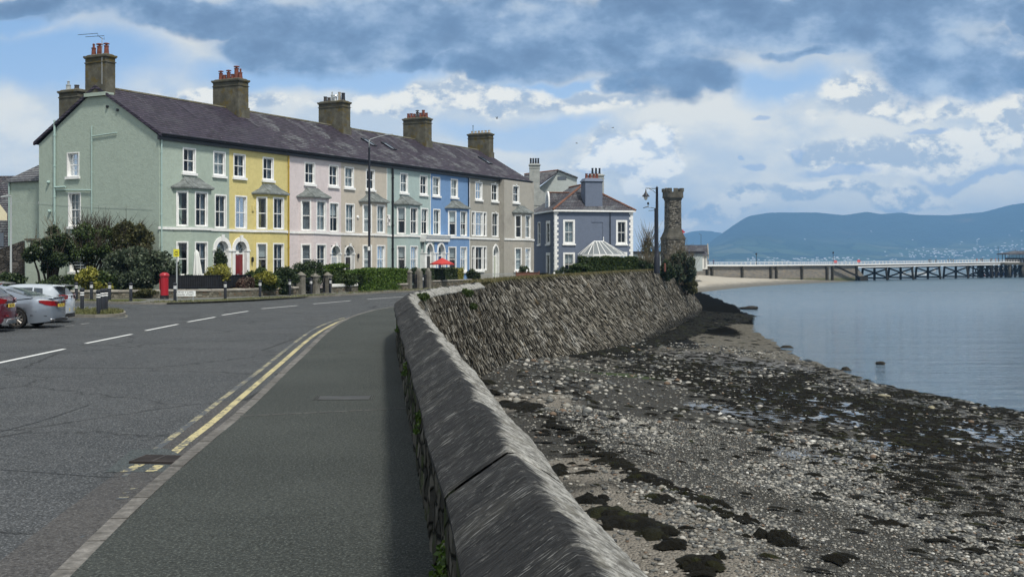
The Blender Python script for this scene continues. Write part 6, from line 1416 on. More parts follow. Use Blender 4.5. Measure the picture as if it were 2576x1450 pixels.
# gates and fences of the far gardens
b = MB(); q = at(1262, 698, 108); fnc = thing('wooden_fence', (q[0] + 1.0, 108, 0), .35, 'brown wooden fence panels before the grey end house', 'fence'); M['brownwood'] = m_plain('brown_wood', (.13, .055, .035), .7, var=.3)
for k_ in range(2): b.box(k_ * 1.12, k_ * 1.12 + 1.08, 0, .03, .2, 1.0)
b.build('panel', M['brownwood'], fnc); b = MB()
for x_ in (-.04, 1.06, 2.2): b.box(x_, x_ + .08, -.03, .06, 0, 1.15)
b.box(-.04, 2.26, -.04, .07, 1.0, 1.05); b.build('posts', M['brownwood'], fnc); fnc.location = (at(1298, 690, 105)[0], 105, .15)
wg_ = thing('white_gates', (at(1328, 690, 106)[0], 106, .1), .25, 'white painted double gates beside the brown fence', 'gate'); b = MB()
for k_ in range(2):
    x_ = k_ * 1.25; b.box(x_, x_ + 1.15, 0, .05, .1, .85); 
    for j in range(4): b.box(x_ + .06 + j * .28, x_ + .24 + j * .28, -.012, -.001, .3, .8)
b.build('panel', M['white'], wg_); b = MB(); b.frus(-.1, .03, 0, 1.35, .09, .09, .07, .07); b.frus(2.5, .03, 0, 1.1, .09, .09, .07, .07); b.build('posts', M['white'], wg_)
railing('white metal railing in front of the grey houses', (at(1210, 690, 106)[0], 106, 0), (at(1296, 690, 112)[0], 112, 0), .95, .15, .2, mat='grey_metal')

# ---- furniture on the pavement
def bollard(label, px, py, group, proto=[None]):
    q = P(px, py)
    if proto[0] is None:
        t_ = thing('bollard', q, 0, label, 'bollard', group); b = MB(); b.lathe([(.085, 0), (.085, .78), (.075, .80), (.085, .82), (.085, .9), (.105, .91), (.11, .96), (.09, 1.02), (.04, 1.05), (.005, 1.06)], (0, 0, 0), 14); b.build('post', M['bolblack'], t_, auto=40)
        for z_ in (.70, .80): b = MB(); b.lathe([(.089, z_), (.089, z_ + .055)], (0, 0, 0), 14); b.build('reflective_band', M['bandw'], t_, smooth=True)
        proto[0] = t_; return t_
    return dup(proto[0], q, random.uniform(0, 3), label, group)
M['bolblack'] = m_plain('bollard_black', (.010, .012, .018), .45); M['bandw'] = m_plain('reflective_white', (.82, .84, .85), .4)
gb_ = 'black bollards with two white bands'
for lb, px, py in (('bollard on the verge directly behind the nearest car roof end', 192, 755.5), ('bollard on the verge in front of the yellow green laurel', 230, 753.8), ('bollard on the verge right of the cluster on the island', 275.5, 755.5), ('bollard standing alone on the verge between island and post box', 329, 757),
    ('bollard at the left end of the grassy island beside the white car', 206.5, 782), ('front bollard of the three clustered on the island', 247.5, 790), ('rear bollard of the three clustered on the island', 257.5, 785), ('right bollard of the three clustered on the island', 266.5, 783.8),
    ('bollard right beside the street name sign', 440, 757.5), ('bollard in front of the golden shrub railings', 566.5, 751.2), ('bollard in front of the yellow shrub', 654, 745.8), ('bollard in front of the short wall by the first gate pier', 728.5, 742.2),
    ('bollard in front of the first iron gate', 782, 738.8), ('bollard beside the whitewashed coping', 830.5, 736.5), ('bollard at the left end of the bright hedge', 942, 730), ('bollard between the two rounded gateposts', 1063, 725.2), ('bollard in front of the dark hedge', 1137, 718.5), ('farthest bollard beyond the golden hedge end', 1194, 714)):
    bollard(lb, px, py, gb_)
# grassy island
isl = [P(*q, GP) for q in ((120, 803), (165, 797), (240, 799), (292, 797), (317, 793), (316, 787), (285, 783), (215, 781), (160, 785), (110, 789))]
ip = Path([q[:2] for q in isl + isl[:1]]); b = MB(); r_ = [tuple(ip.at(u)) for u in np.linspace(0, ip.L, 40)[:-1]]
b.prism([(q[0], q[1]) for q in r_], GP, .02); b.build('kerb_island', M['kerb2'], kind='structure')
cx_ = sum(q[0] for q in r_) / len(r_); cy_ = sum(q[1] for q in r_) / len(r_)
b = MB(); b.poly([(cx_ + (q[0] - cx_) * .92, cy_ + (q[1] - cy_) * .88, .026) for q in r_]); b.build('island_grass', M['grass'], kind='structure')
def tuft_field(name, pts_fn, n, h, mat, label, seed):
    r = np.random.default_rng(seed); P_ = pts_fn(r, n); n = len(P_); a = r.uniform(0, 6.28, n); w = .018; hh = h * r.uniform(.4, 1.2, n); lx = r.normal(0, .05, n); ly = r.normal(0, .05, n)
    A = P_ + np.stack([np.cos(a) * w, np.sin(a) * w, 0 * a], 1); B = P_ - np.stack([np.cos(a) * w, np.sin(a) * w, 0 * a], 1); C = P_ + np.stack([lx, ly, hh], 1)
    o_ = npmesh(name, np.stack([A, B, C], 1).reshape(-1, 3), np.arange(n * 3).reshape(n, 3), M[mat], None, fsize=3); return tag(o_, label, kind='stuff')
M['blades'] = m_leaf('grass_blades', (.05, .065, .02), (.12, .13, .045), (.26, .24, .11))
def isl_pts(r, n):
    i = r.integers(0, len(r_), n); f = np.sqrt(r.random(n)); P_ = np.array([[q[0], q[1]] for q in r_])[i]; return np.stack([cx_ + (P_[:, 0] - cx_) * f * .95, cy_ + (P_[:, 1] - cy_) * f * .9, np.full(n, .02)], 1)
tuft_field('island_grass_tufts', isl_pts, 5000, .13, 'blades', 'pale rough grass on the island', 3)
def verge_pts(r, n):
    u = r.uniform(3, FK.L * .62, n); q = np.array([FK.at(x_)[:2] for x_ in u]); dd = np.array([FK.dir(x_) for x_ in u]); w = -.2 - r.random(n) ** 2 * 1.3
    keep = np.sin(u * .9) + np.sin(u * 2.3) > -.4; return np.stack([q[:, 0] + dd[:, 1] * w, q[:, 1] - dd[:, 0] * w, np.full(n, 0.0)], 1)[keep]
tuft_field('verge_grass_tufts', verge_pts, 9000, .10, 'blades', 'short weedy grass along the far kerb', 4)
def wtop_pts(r, n):
    u = r.uniform(2, top.L - 2, n); q = np.array([top.at(x_) for x_ in u]); return np.stack([q[:, 0] + r.uniform(-1.2, .35, n), q[:, 1], q[:, 2] - .03 + 0 * u], 1)
M['blades2'] = m_leaf('dry_grass_blades', (.04, .05, .015), (.12, .11, .045), (.24, .19, .09))
tuft_field('wall_top_grass', wtop_pts, 16000, .13, 'blades2', 'dry grass and moss fringing the top of the sloping sea wall', 5)

# pillar box
q = P(413.5, 751.5); pb = thing('post_box', q, 0, 'red cylindrical pillar post box with black base', 'post box')
M['pred'] = m_plain('post_box_red', (.33, .008, .018), .35, coat=.2); b = MB(); b.lathe([(.235, .22), (.235, 1.28), (.25, 1.29), (.25, 1.33)], (0, 0, 0), 24); b.build('body', M['pred'], pb, auto=35)
b = MB(); b.lathe([(.265, 0), (.265, .05), (.25, .07), (.25, .22)], (0, 0, 0), 24); b.build('base', M['black'], pb, auto=35)
b = MB(); b.lathe([(.25, 1.33), (.285, 1.36), (.29, 1.42), (.25, 1.50), (.15, 1.56), (.01, 1.585)], (0, 0, 0), 24); b.build('cap', M['pred'], pb, auto=35)
b = MB(); b.box(-.262, -.235, -.13, .13, .55, 1.12); b.box(-.27, -.24, -.11, .11, 1.15, 1.2, 0); b.build('door', M['pred'], pb)
# pole with the yellow sign
q = P(444.5, 752.5); sp = thing('sign_post', q, 0, 'grey metal post carrying a small yellow square sign', 'sign post'); b = MB(); b.tube([(0, 0, 0), (0, 0, 2.55)], .04, 10); b.build('post', M['grey_metal'], sp)
M['yel'] = m_plain('sign_yellow', (.62, .58, .03), .5); b = MB(); b.box(-.18, .16, -.065, -.045, 2.5, 2.95); ys = b.build('sign', M['yel'], sp)
b = MB()
b.tube([(-.01 + .09 * math.cos(a), -.07, 2.72 + .09 * math.sin(a)) for a in np.linspace(.3, 6.0, 16)], .013, 5); b.tube([(-.08, -.07, 2.62), (.07, -.07, 2.62)], .012, 5); b.tube([(-.05, -.07, 2.8), (.05, -.07, 2.74)], .012, 5); b.build('symbol', m_plain('sign_brown', (.10, .08, .03), .6), ys)
# street name sign
q = P(466, 757.0); st = thing('street_name_sign', (q[0], q[1], 0), .03, 'white street name plate on two short posts reading STRYD Y CAPEL and CHAPEL STREET', 'street sign')
b = MB(); b.box(-.58, .58, -.03, -.01, .27, .58); pl_ = b.build('plate', m_plain('sign_white', (.80, .83, .83), .4), st); b = MB()
for x_ in (-.5, .44): b.frus(x_, 0.02, 0, .62, .035, .02, .03, .02)
b.build('posts', M['steel'], st); LB = m_plain('sign_black', (.01, .01, .012), .5)
text_mesh('lettering', 'STRYD Y CAPEL', .135, LB, pl_, (.0, -.032, .495), (math.pi / 2, 0, 0), sx=1.02); text_mesh('lettering', 'CHAPEL STREET', .13, LB, pl_, (.0, -.032, .355), (math.pi / 2, 0, 0), sx=1.02)
# tall lamp post
q = P(928.5, 728.5); h = at(928, 352, q[1])[2]; lp = thing('street_lamp', q, 0, 'tall slim black street lamp with a long grey outreach arm, in front of the terrace', 'street lamp')
b = MB(); b.lathe([(.17, 0), (.17, .3), (.14, .35), (.14, 1.4), (.105, 1.5), (.095, 6), (.085, h - .6)], (0, 0, 0), 12); b.build('column', M['iron'], lp, auto=40)
ax = (at(975, 341, q[1])[0] - q[0]); b = MB(); b.tube([(0, 0, h - .62), (0, 0, h - .1), (.08, 0, h + .05), (ax * .5, 0, h + .25), (ax, 0, h + .42)], [.06, .045, .035, .025, .022], 8); b.build('arm', M['grey_metal'], lp, smooth=True)
b = MB(); b.box(ax - .2, ax + .4, -.09, .09, h + .38, h + .46); b.build('lamp_head', M['grey_metal'], lp); b = MB(); b.box(-.1, .1, -.18, -.09, 3.05, 3.35) ; b.build('number_plate', M['white'], lp)
# thin lamp behind the cars
q = P(27.5, 735); q = (at(27.5, 700, 73)[0], 73, 0); h = at(28, 497, 73)[2]; l2 = thing('street_lamp', q, 0, 'thin grey street lamp with a flat head behind the parked cars', 'street lamp'); b = MB(); b.lathe([(.11, 0), (.11, 1.2), (.07, 1.3), (.05, h)], (0, 0, 0), 10); b.build('column', M['grey_metal'], l2, auto=40)
b = MB(); b.tube([(0, 0, h - .05), (.02, 0, h + .1), (-.25, 0, h + .1)], .04, 8); b.build('arm', M['grey_metal'], l2); b = MB(); b.hexa([(-.62, -.1, h + .02), (-.1, -.1, h + .06), (-.1, .1, h + .06), (-.62, .1, h + .02), (-.62, -.06, h + .08), (-.1, -.1, h + .2), (-.1, .1, h + .2), (-.62, .06, h + .08)]); b.build('lamp_head', M['grey_metal'], l2)
# swan neck lamp on the sea wall
qb = at(1652, 681, 112); z0 = qb[2]; q = (qb[0], 112, z0 - .25); k_ = 112 / FP; hh = lambda y_: CH + (HY - y_) * k_ - (z0 - .25)
l3 = thing('swan_neck_lamp', q, 0, 'dark swan neck lamp post with a bell shaped lantern on the sea wall', 'street lamp')
b = MB(); b.lathe([(.30, 0), (.30, 1.5), (.26, 1.6), (.26, 1.7), (.20, 1.8), (.155, 2.6), (.14, hh(520)), (.115, hh(473)), (.14, hh(472)), (.02, hh(468))], (0, 0, 0), 14); b.build('column', M['iron'], l3, auto=40)
b = MB(); xa = (1624 - 1652) * k_; za = hh(474.5); b.tube([(0, 0, za), (xa, 0, za + .05), (xa, 0, za - .12)], .035, 8); b.tube([(-.1, 0, hh(486)), (-.35, 0, hh(480)), (-.75, 0, za)], .025, 6); b.build('bracket', M['iron'], l3)
b = MB(); b.lathe([(.03, 0), (.06, -.15), (.09, -.3), (.24, -.52), (.38, -.68), (.38, -.72), (.30, -.72)], (xa, 0, za - .05), 16); b.build('lamp_shade', M['iron'], l3, auto=35)
b = MB(); b.lathe([(.20, 0), (.19, -.15), (.10, -.32), (.01, -.36)], (xa, 0, za - .76), 14); b.build('bulb_glass', m_plain('lamp_glass', (.75, .76, .74), .2), l3, smooth=True)
# second pole with weather instruments
q4 = (at(1648, 681, 112.5)[0], 112.6, z0 - .25); l4 = thing('instrument_pole', q4, 0, 'dark pole with a small weather vane and anemometer arm beside the swan neck lamp', 'pole'); b = MB(); b.lathe([(.09, 0), (.09, hh(523))], (0, 0, 0), 10); b.build('pole', M['iron'], l4)
b = MB(); xe = (1624 - 1648) * k_; b.tube([(0, 0, hh(523)), (xe, 0, hh(519))], .03, 6); b.tube([(0, 0, hh(528)), (xe * .7, 0, hh(529))], .025, 6); b.tube([(xe * .75, 0, hh(521)), (xe * .75, 0, hh(513)), (xe * .62, 0, hh(513))], .03, 6)
b.lathe([(.02, 0), (.1, .03), (.1, .22), (.02, .25)], (xe * .75, 0, hh(514)), 8); b.hexa([(xe - .25, -.02, hh(523)), (xe + .25, -.02, hh(520)), (xe + .25, .02, hh(520)), (xe - .25, .02, hh(523)), (xe - .25, -.02, hh(521)), (xe + .2, -.02, hh(518)), (xe + .2, .02, hh(518)), (xe - .25, .02, hh(521))]); b.build('instruments', M['iron'], l4)
b = MB(); b.tube([(0, 0, hh(600)), (-.45, 0, hh(599)), (-.45, 0, hh(604))], .02, 6); b.build('bracket', M['iron'], l4)
b = MB(); b.lathe([(.10, 0), (.10, .75), (.06, .8)], (0, 0, 0), 10); rp = b.build('marker_post', m_plain('rusty_post', (.14, .05, .035), .8), label='short rusty brown post beside the lamp base', cat='post'); rp.location = (at(1672, 680, 112)[0], 112, 1.2)

# parasols
q = at(1112, 690, 97); ps = thing('red_parasol', (q[0], 97, 0.4), 0, 'open red garden parasol before the blue house', 'parasol'); hz_ = at(1112, 648, 97)[2] - .4
b = MB(); n = 8; R_ = 1.02; rz_ = hz_ - .50
for i in range(n):
    a0_, a1_ = i * math.tau / n, (i + 1) * math.tau / n; am = (a0_ + a1_) / 2
    o0, o1 = (R_ * math.cos(a0_), R_ * math.sin(a0_), rz_), (R_ * math.cos(a1_), R_ * math.sin(a1_), rz_); om = (R_ * .90 * math.cos(am), R_ * .90 * math.sin(am), rz_ + .03)
    b.poly([(0, 0, hz_), o0, om]); b.poly([(0, 0, hz_), om, o1]); b.poly([o0, (o0[0], o0[1], rz_ - .1), (om[0], om[1], rz_ - .07), om]); b.poly([om, (om[0], om[1], rz_ - .07), (o1[0], o1[1], rz_ - .1), o1])
b.build('canopy', m_plain('red_canvas', (.42, .035, .03), .8), ps); b = MB(); b.tube([(0, 0, 0), (0, 0, hz_)], .025, 8); b.build('pole', M['iron'], ps)
q = at(498, 696, 75.2); ps = thing('closed_parasol', (q[0], 75.2, 0.2), .0, 'closed white garden parasol before the green bay', 'parasol'); hz_ = at(498, 628, 75.2)[2] - .2; b = MB(); n = 16; V0 = []
for j, (f, r0) in enumerate(((0, .30), (.25, .29), (.55, .22), (.8, .15), (.93, .13), (1, .02))):
    V0.append([b.v(((r0 * (1 + .16 * (-1) ** i)) * math.cos(i * math.tau / n) - .12 * (1 - f) * 0 + .10 * f * -1, r0 * (1 + .16 * (-1) ** i) * math.sin(i * math.tau / n), .45 + (hz_ - .45) * f)) for i in range(n)])
for j in range(5):
    for i in range(n): b.idx([V0[j][i], V0[j][(i + 1) % n], V0[j + 1][(i + 1) % n], V0[j + 1][i]])
b.build('canopy', m_plain('white_canvas', (.70, .72, .70), .8), ps, auto=50); b = MB(); b.tube([(0, 0, 0), (-.1, 0, hz_)], .025, 8); b.lathe([(.28, 0), (.28, .08), (.05, .12)], (0, 0, 0), 12); b.build('pole', M['white'], ps)
# aerials
def pole_at(x_, y_, Z): q_ = at(x_, y_, Z); return q_
q = at(260.5, 150, 78.3); ar = thing('tv_aerial', (q[0], 78.0, 14.0), 0, 'TV aerial on a mast strapped to the tall left chimney', 'aerial'); zt = at(260, 94, 78)[2] - 14.0; k7 = 78 / FP
b = MB(); b.tube([(0, 0, .2), (0, 0, zt)], .025, 6); b.build('mast', M['steel'], ar); b = MB(); X_ = lambda x_: (x_ - 260.5) * k7
b.tube([(X_(219), 0, zt + .02), (X_(266), 0, zt + .10), (X_(266), 0, zt - .15), (X_(261), 0, zt - .1), (X_(253), 0, zt + .05), (X_(250), 0, zt + .1)], .018, 5); b.tube([(X_(200), 0, zt + .16), (X_(250), 0, zt + .26), (X_(250), 0, zt + .05)], .018, 5); b.build('antenna', M['iron'], ar)
q = at(1189.5, 345, 124); ar = thing('aerial', (q[0], 124, 15.6), 0, 'single rod aerial on the farthest terrace chimney', 'aerial'); b = MB(); b.tube([(0, 0, 0), (0, 0, 1.1)], .03, 5); b.lathe([(.05, 0), (.05, .12)], (0, 0, 1.05), 6); b.build('mast', M['iron'], ar)
# birds
def bird(label, px, py, Z, span, col, rz=0, fl=.3, perched=False):
    q_ = at(px, py, Z); b = MB(); L = span * .45
    b.tube([(-L, 0, 0), (-L * .6, 0, .01), (-L * .1, 0, 0), (L * .4, 0, .01), (L * .55, 0, .03), (L * .75, 0, .02)], [.005 * span, .05 * span, .085 * span, .05 * span, .045 * span, .008 * span], 8)
    if not perched:
        for s_ in (-1, 1):
            A = [(L * .25, s_ * .05 * span, .02), (L * .2, s_ * span * .28, span * fl * .6), (-L * .15, s_ * span * .5, span * fl * .45)]; Bq = [(-L * .2, s_ * .05 * span, .02), (-L * .1, s_ * span * .27, span * fl * .6), (-L * .25, s_ * span * .5, span * fl * .45)]
            for i in range(2):
                a, c_, d_, e_ = A[i], A[i + 1], Bq[i + 1], Bq[i]; b.hexa([a, c_, d_, e_, *[(p_[0], p_[1], p_[2] + .012 * span) for p_ in (a, c_, d_, e_)]])
    else:
        for s_ in (-.03, .03): b.tube([(0, s_, 0), (0.01, s_, -.16)], .008, 5)
    o_ = b.build('bird', m_plain('bird_' + label[:4], col, .7), label=label, cat='bird', smooth=True); o_.location = q_; o_.rotation_euler = (0, 0, rz); return o_
bird('dark bird flying above the villa chimneys', 1249.5, 298.5, 120, .42, (.01, .01, .012), .8, .8); bird('bird gliding high beside the big white cloud', 1541.5, 321.5, 140, .45, (.06, .06, .06), .2, .25); bird('bird gliding low over the grey houses', 1450, 360.5, 140, .45, (.06, .06, .06), 2.9, .3)
bird('gull perched on top of the crenellated tower', 1674, 472.2, 165, .6, (.45, .45, .45), 2.9, perched=True); bird('dark bird perched among the orange pots of the fourth chimney', 1027, 290.5, 114, .4, (.02, .02, .02), 2.6, perched=True)
# ---- hedges and scrub on the promenade by the villa
qa, qb_ = at(1462, 683, 112), at(1604, 680, 113); hedge('long dark hedge in front of the conservatory', (qa[0], 112, 0), (qb_[0], 113, 0), 1.55, 1.6, 'leaf_mid', 16000, .10, 21, 1.05)
s_, bl = shrub('leafy_bush', 'light leafy bush at the left end of the conservatory hedge', 1422, 1482, 660, 686, 111.5, 'leaf_mid', 4500, .11, 'shrub', .7, 8, 3, seed=61, zb=1.0)
for q, a_ in ((('shore_bush', 'dark green bush left of the swan neck lamp', 1590, 1656, 646, 692, 118, 'leaf_dark', 9500, .14), 62), (('shore_bush', 'dark evergreen bush right of the swan neck lamp at the wall end', 1652, 1700, 650, 706, 117, 'leaf_dark', 9000, .15), 63), (('willow_bush', 'straggly grey green willow hanging over the end of the sloping wall', 1668, 1752, 622, 716, 127, 'leaf_grey', 15000, .15), 64), (('low_scrub', 'low scrub growing down the far end of the sea wall', 1690, 1758, 676, 742, 130, 'leaf_brown', 8000, .15), 65)):
    s_, bl = shrub(*q, 'shrub', .8, 22, 7, seed=a_, zb=None, sc=.30); twigs(s_, bl, {62: 90, 63: 20, 64: 220, 65: 60}[a_], 'twig', a_, 1.6, .022)
s_, bl = shrub('bare_bush', 'bare twiggy bush standing behind the shore bush', 1598, 1662, 598, 690, 121, 'leaf_brown', 700, .12, 'shrub', .6, 9, 6, seed=66, zb=None, sc=.4); twigs(s_, bl, 130, 'twig', 67, 2.0, .022, 1.2)
# long flat roofed building beyond the bushes
q = at(1585, 690, 190); lb = thing('low_building', (q[0], 190, .5), .05, 'low pale building with a dark flat roof behind the bare bush', 'building'); b = MB(); b.box(0, 12, 0, 6, 0, 2.9); b.build('wall', M['palegrey'], lb); b = MB(); b.box(-.3, 12.3, -.3, 6.3, 2.9, 3.25); b.build('roof', M['iron'], lb)
# ---- crenellated stone tower
M['tower'] = m_rubble('tower_rubble', [(.03, .028, .024), (.08, .075, .062), (.16, .15, .13), (.26, .25, .22)], 4.2, (.07, .065, .055), 1.3, .05)
M['tdress'] = m_stone('dressed_stone', (.06, .058, .048), (.11, .105, .088), (.18, .17, .145), 1.5, .01)
TZ = 165; k_ = TZ / FP; q = at(1692, 690, TZ); hz = lambda y_: CH + (HY - y_) * k_ - .8; tw = thing('stone_tower', (q[0], TZ, .8), .28, 'tall slender rubble stone tower with a crenellated top', 'tower')
def octa(b, r0, z0, r1, z1, ch=.20):
    def rg(r, z): c_ = r * (1 - ch); return [(r, -c_, z), (r, c_, z), (c_, r, z), (-c_, r, z), (-r, c_, z), (-r, -c_, z), (-c_, -r, z), (c_, -r, z)]
    A = [b.v(p_) for p_ in rg(r0, z0)]; B = [b.v(p_) for p_ in rg(r1, z1)]
    for i in range(8): b.idx([A[i], A[(i + 1) % 8], B[(i + 1) % 8], B[i]])
    b.idx(A[::-1]); b.idx(B)
rw = 24.5 * k_; rs = 17.4 * k_
b = MB(); octa(b, rw, -1, rw, hz(602)); b.build('base', M['tower'], tw)
b = MB(); octa(b, rw * 1.05, hz(602), rw * 1.05, hz(597)); octa(b, rw * 1.0, hz(597), rs * 1.16, hz(586)); octa(b, rs * 1.14, hz(586), rs * 1.14, hz(583)); octa(b, rs * 1.1, hz(583), rs, hz(574)); b.build('shoulder', M['tdress'], tw)
b = MB(); octa(b, rs, hz(574), rs * .97, hz(505)); b.build('shaft', M['tower'], tw)
b = MB(); octa(b, rs * .98, hz(505), rs * 1.12, hz(498)); octa(b, rs * 1.22, hz(498), rs * 1.22, hz(494)); b.build('corbels', M['tdress'], tw)
b = MB(); R2 = rs * 1.20; zc = hz(494); zm = hz(483); zt_ = hz(474)
octa(b, R2, zc, R2, zm, .2)
for s_ in (-1, 1):
    for x_ in (-1, -.02, .96):
        b.box(x_ * R2 * .8 - .28, x_ * R2 * .8 + .28, s_ * R2 - .16 * s_ - .15, s_ * R2 - .16 * s_ + .15, zm, zt_); b.box(s_ * R2 - .16 * s_ - .151, s_ * R2 - .16 * s_ + .151, x_ * R2 * .8 - .281, x_ * R2 * .8 + .281, zm, zt_ + .002)
b.build('battlements', M['tdress'], tw)
for y_, w_ in ((520, .25), (534, .09), (559, .1), (561, .3)):
    b = MB(); b.box(-w_ + .2, w_ + .2, -rs * 1.01, -rs * .97, hz(y_ + 1.2), hz(y_ - 1.2)); b.build('slit_window', M['dark'], tw)
b = MB(); q_ = ((1719 - 1692) * k_, 0, hz(583)); b.box(q_[0] - .28, q_[0] + .32, -.05, .05, q_[2] - .1, q_[2] + .1); b.box(q_[0] - .1, q_[0] + .1, -.051, .051, q_[2] - .35, q_[2] + .3); b.build('red_marker', m_plain('marker_red', (.45, .02, .03), .5), tw)

# ---- lifeboat station
SZ = 300; k_ = SZ / FP; q = at(1715, 672, SZ); st = thing('boat_station', (at(1700, 672, SZ)[0], SZ, .45), -.12, 'white single-storey waterside building with dark slate gable roof', 'building')
H_ = lambda y_: CH + (HY - y_) * k_ - .45; W_ = (1778 - 1700) * k_
b = MB(); b.box(0, W_, 0, 7, -.5, H_(642)); b.poly([(W_ + .002, 0, H_(642)), (W_ + .002, 7, H_(642)), (W_ + .002, 3.5, H_(617) - .1)]); b.build('wall', m_render('white_render', (.72, .71, .66), .08, .1), st)
b = MB(); b.hexa([(-.3, -.35, H_(643)), (W_ + .1, -.35, H_(643)), (W_ + .1, 3.5, H_(617)), (-.3, 3.5, H_(617)), (-.3, -.35, H_(641.5)), (W_ + .1, -.35, H_(641.5)), (W_ + .1, 3.5, H_(615.5)), (-.3, 3.5, H_(615.5))]); b.hexa([(-.3, 7.35, H_(643)), (W_ + .1, 7.35, H_(643)), (W_ + .1, 3.5, H_(617)), (-.3, 3.5, H_(617)), (-.3, 7.35, H_(641.5)), (W_ + .1, 7.35, H_(641.5)), (W_ + .1, 3.5, H_(615.5)), (-.3, 3.5, H_(615.5))]); b.build('roof', M['slate3'], st)
b = MB()
for s_ in (1,): b.hexa([(W_ + .1, -.4, H_(643)), (W_ + .35, -.4, H_(643)), (W_ + .35, 3.5, H_(615)), (W_ + .1, 3.5, H_(615)), (W_ + .1, -.4, H_(639)), (W_ + .35, -.4, H_(639)), (W_ + .35, 3.5, H_(612)), (W_ + .1, 3.5, H_(612))]); b.box(W_ + .1, W_ + .35, -.4, .0, H_(651), H_(640))
b.build('gable_coping', M['cope'], st)
for x_ in (1732, 1750, 1766 - 5): 
    xx = (x_ - 1700) * k_
    if x_ == 1761: continue
    b = MB(); b.box(xx - .65, xx + .65, -.08, .0, H_(668), H_(650)); wn = b.build('window', M['tdress'], st); b = MB(); b.box(xx - .4, xx + .4, -.1, -.08, H_(667), H_(651.5)); b.build('pane', m_sky, wn)
b = MB(); b.tube([((1772 - 1700) * k_, -.1, H_(644)), ((1772 - 1700) * k_, -.1, 0)], .08, 6); b.build('drainpipe', M['iron'], st)
q = at(1767, 617, 301); b = MB(); b.tube([(0, 0, 0), (0, 0, 3.0)], .05, 5); b.tube([(-.15, 0, 2.9), (-.5, 0, 3.1)], .05, 5); o_ = b.build('weather_mast', M['iron'], label='thin mast with a vane on the white station roof end', cat='mast'); o_.location = (q[0], 303.6, q[2])

# ---- pier: stone causeway, then decking on timber trestles
pier = thing('pier', (PA[0], PA[1], 0), math.atan2(PD[1], PD[0]), 'long pleasure pier with stone causeway, white railings and dark cross braced timber trestles', 'pier')
def pl(x):                               # column -> distance along the pier (0 where the trestles start), horizontal distance ahead
    q_, s_ = pier_pt(x); return s_, q_[1]
def pz(x, y): s_, Z = pl(x); return CH + (HY - y) / FP * Z
S0 = pl(1700)[0]; S1 = pl(2153)[0]; S2 = pl(2620)[0]; DW = 7.5
xs_ = np.linspace(1700, 2620, 60); ss_ = [pl(x_)[0] for x_ in xs_]
zdeck = np.interp(xs_, [1700, 1760, 1900, 2030, 2150, 2300, 2450, 2530, 2620], [pz(1700, 669), pz(1760, 668.8), pz(1900, 668.5), pz(2030, 667), pz(2150, 666.5), pz(2300, 664), pz(2450, 661.3), pz(2530, 660.3), pz(2620, 660)])
DZ = lambda s_: float(np.interp(s_, ss_, zdeck))
# causeway
M['cause'] = None
m, t, p, o = newmat('causeway_stone'); c = t.coord(); X, Y, Z_ = t.sep(c); bk = t.new('ShaderNodeTexBrick'); t.l.new(t.comb(t.m('ADD', X, Y), Z_, 0), bk.inputs['Vector']); bk.inputs['Scale'].default_value = 1; bk.inputs['Brick Width'].default_value = 1.3; bk.inputs['Row Height'].default_value = .34; bk.inputs['Mortar Size'].default_value = .02
bk.inputs['Color1'].default_value = (.10, .095, .085, 1); bk.inputs['Color2'].default_value = (.18, .165, .14, 1); bk.inputs['Mortar'].default_value = (.03, .03, .026, 1)
n = t.noise(t.map(c, (.25, .25, 1)), 2, 6, .65); k = t.mix(t.ss(n, .4, .7, 0, .7), bk.outputs[0], (.26, .20, .12)); k = t.mix(t.ss(Z_, .2, -.6, 0, .6), t.mix(.5, k, (.30, .30, .29)), k); k = t.mix(t.ss(t.m('ADD', Z_, n), -2.7, -3.6, 0, .85), k, (.09, .10, .03)); pset(t, p, k, .9, nrm=t.bump(n, .8, .05)); M['cause'] = m
b = MB(); n_ = 30; sg = np.linspace(S0, S1, n_)
for i in range(n_ - 1):
    a_, c_ = sg[i], sg[i + 1]; za, zc_ = DZ(a_) - .32, DZ(c_) - .32
    b.poly([(a_, 0, -6), (c_, 0, -6), (c_, .12, zc_), (a_, .12, za)]); b.poly([(a_, 9, -6), (c_, 9, -6), (c_, 9, zc_), (a_, 9, za)]); b.poly([(a_, .12, za), (c_, .12, zc_), (c_, 9, zc_), (a_, 9, za)])
zE = DZ(S1) - .32; b.poly([(S1, 0, -6), (S1 + 7.5, -.2, -5.2), (S1 + 7.5, 9.2, -5.2), (S1, 9, -6)]); b.poly([(S1, .12, zE), (S1 + 7.5, -.2, -5.0), (S1 + 7.5, 9.2, -5.0), (S1, 9, zE)]); b.poly([(S1, .0, -6), (S1 + 7.5, -.2, -5.1), (S1, .12, zE)])
b.build('causeway', M['cause'], pier)
b = MB(); 
for i in range(59):
    a_, c_ = ss_[i], ss_[i + 1]; za, zc_ = zdeck[i], zdeck[i + 1]
    b.hexa([(a_, -.5, za - .32), (c_, -.5, zc_ - .32), (c_, 8.5, zc_ - .32), (a_, 8.5, za - .32), (a_, -.5, za), (c_, -.5, zc_), (c_, 8.5, zc_), (a_, 8.5, za)])
b.build('deck', M['tdress'], pier)
b = MB()                                 # white kick board and fascia beams along the near edge
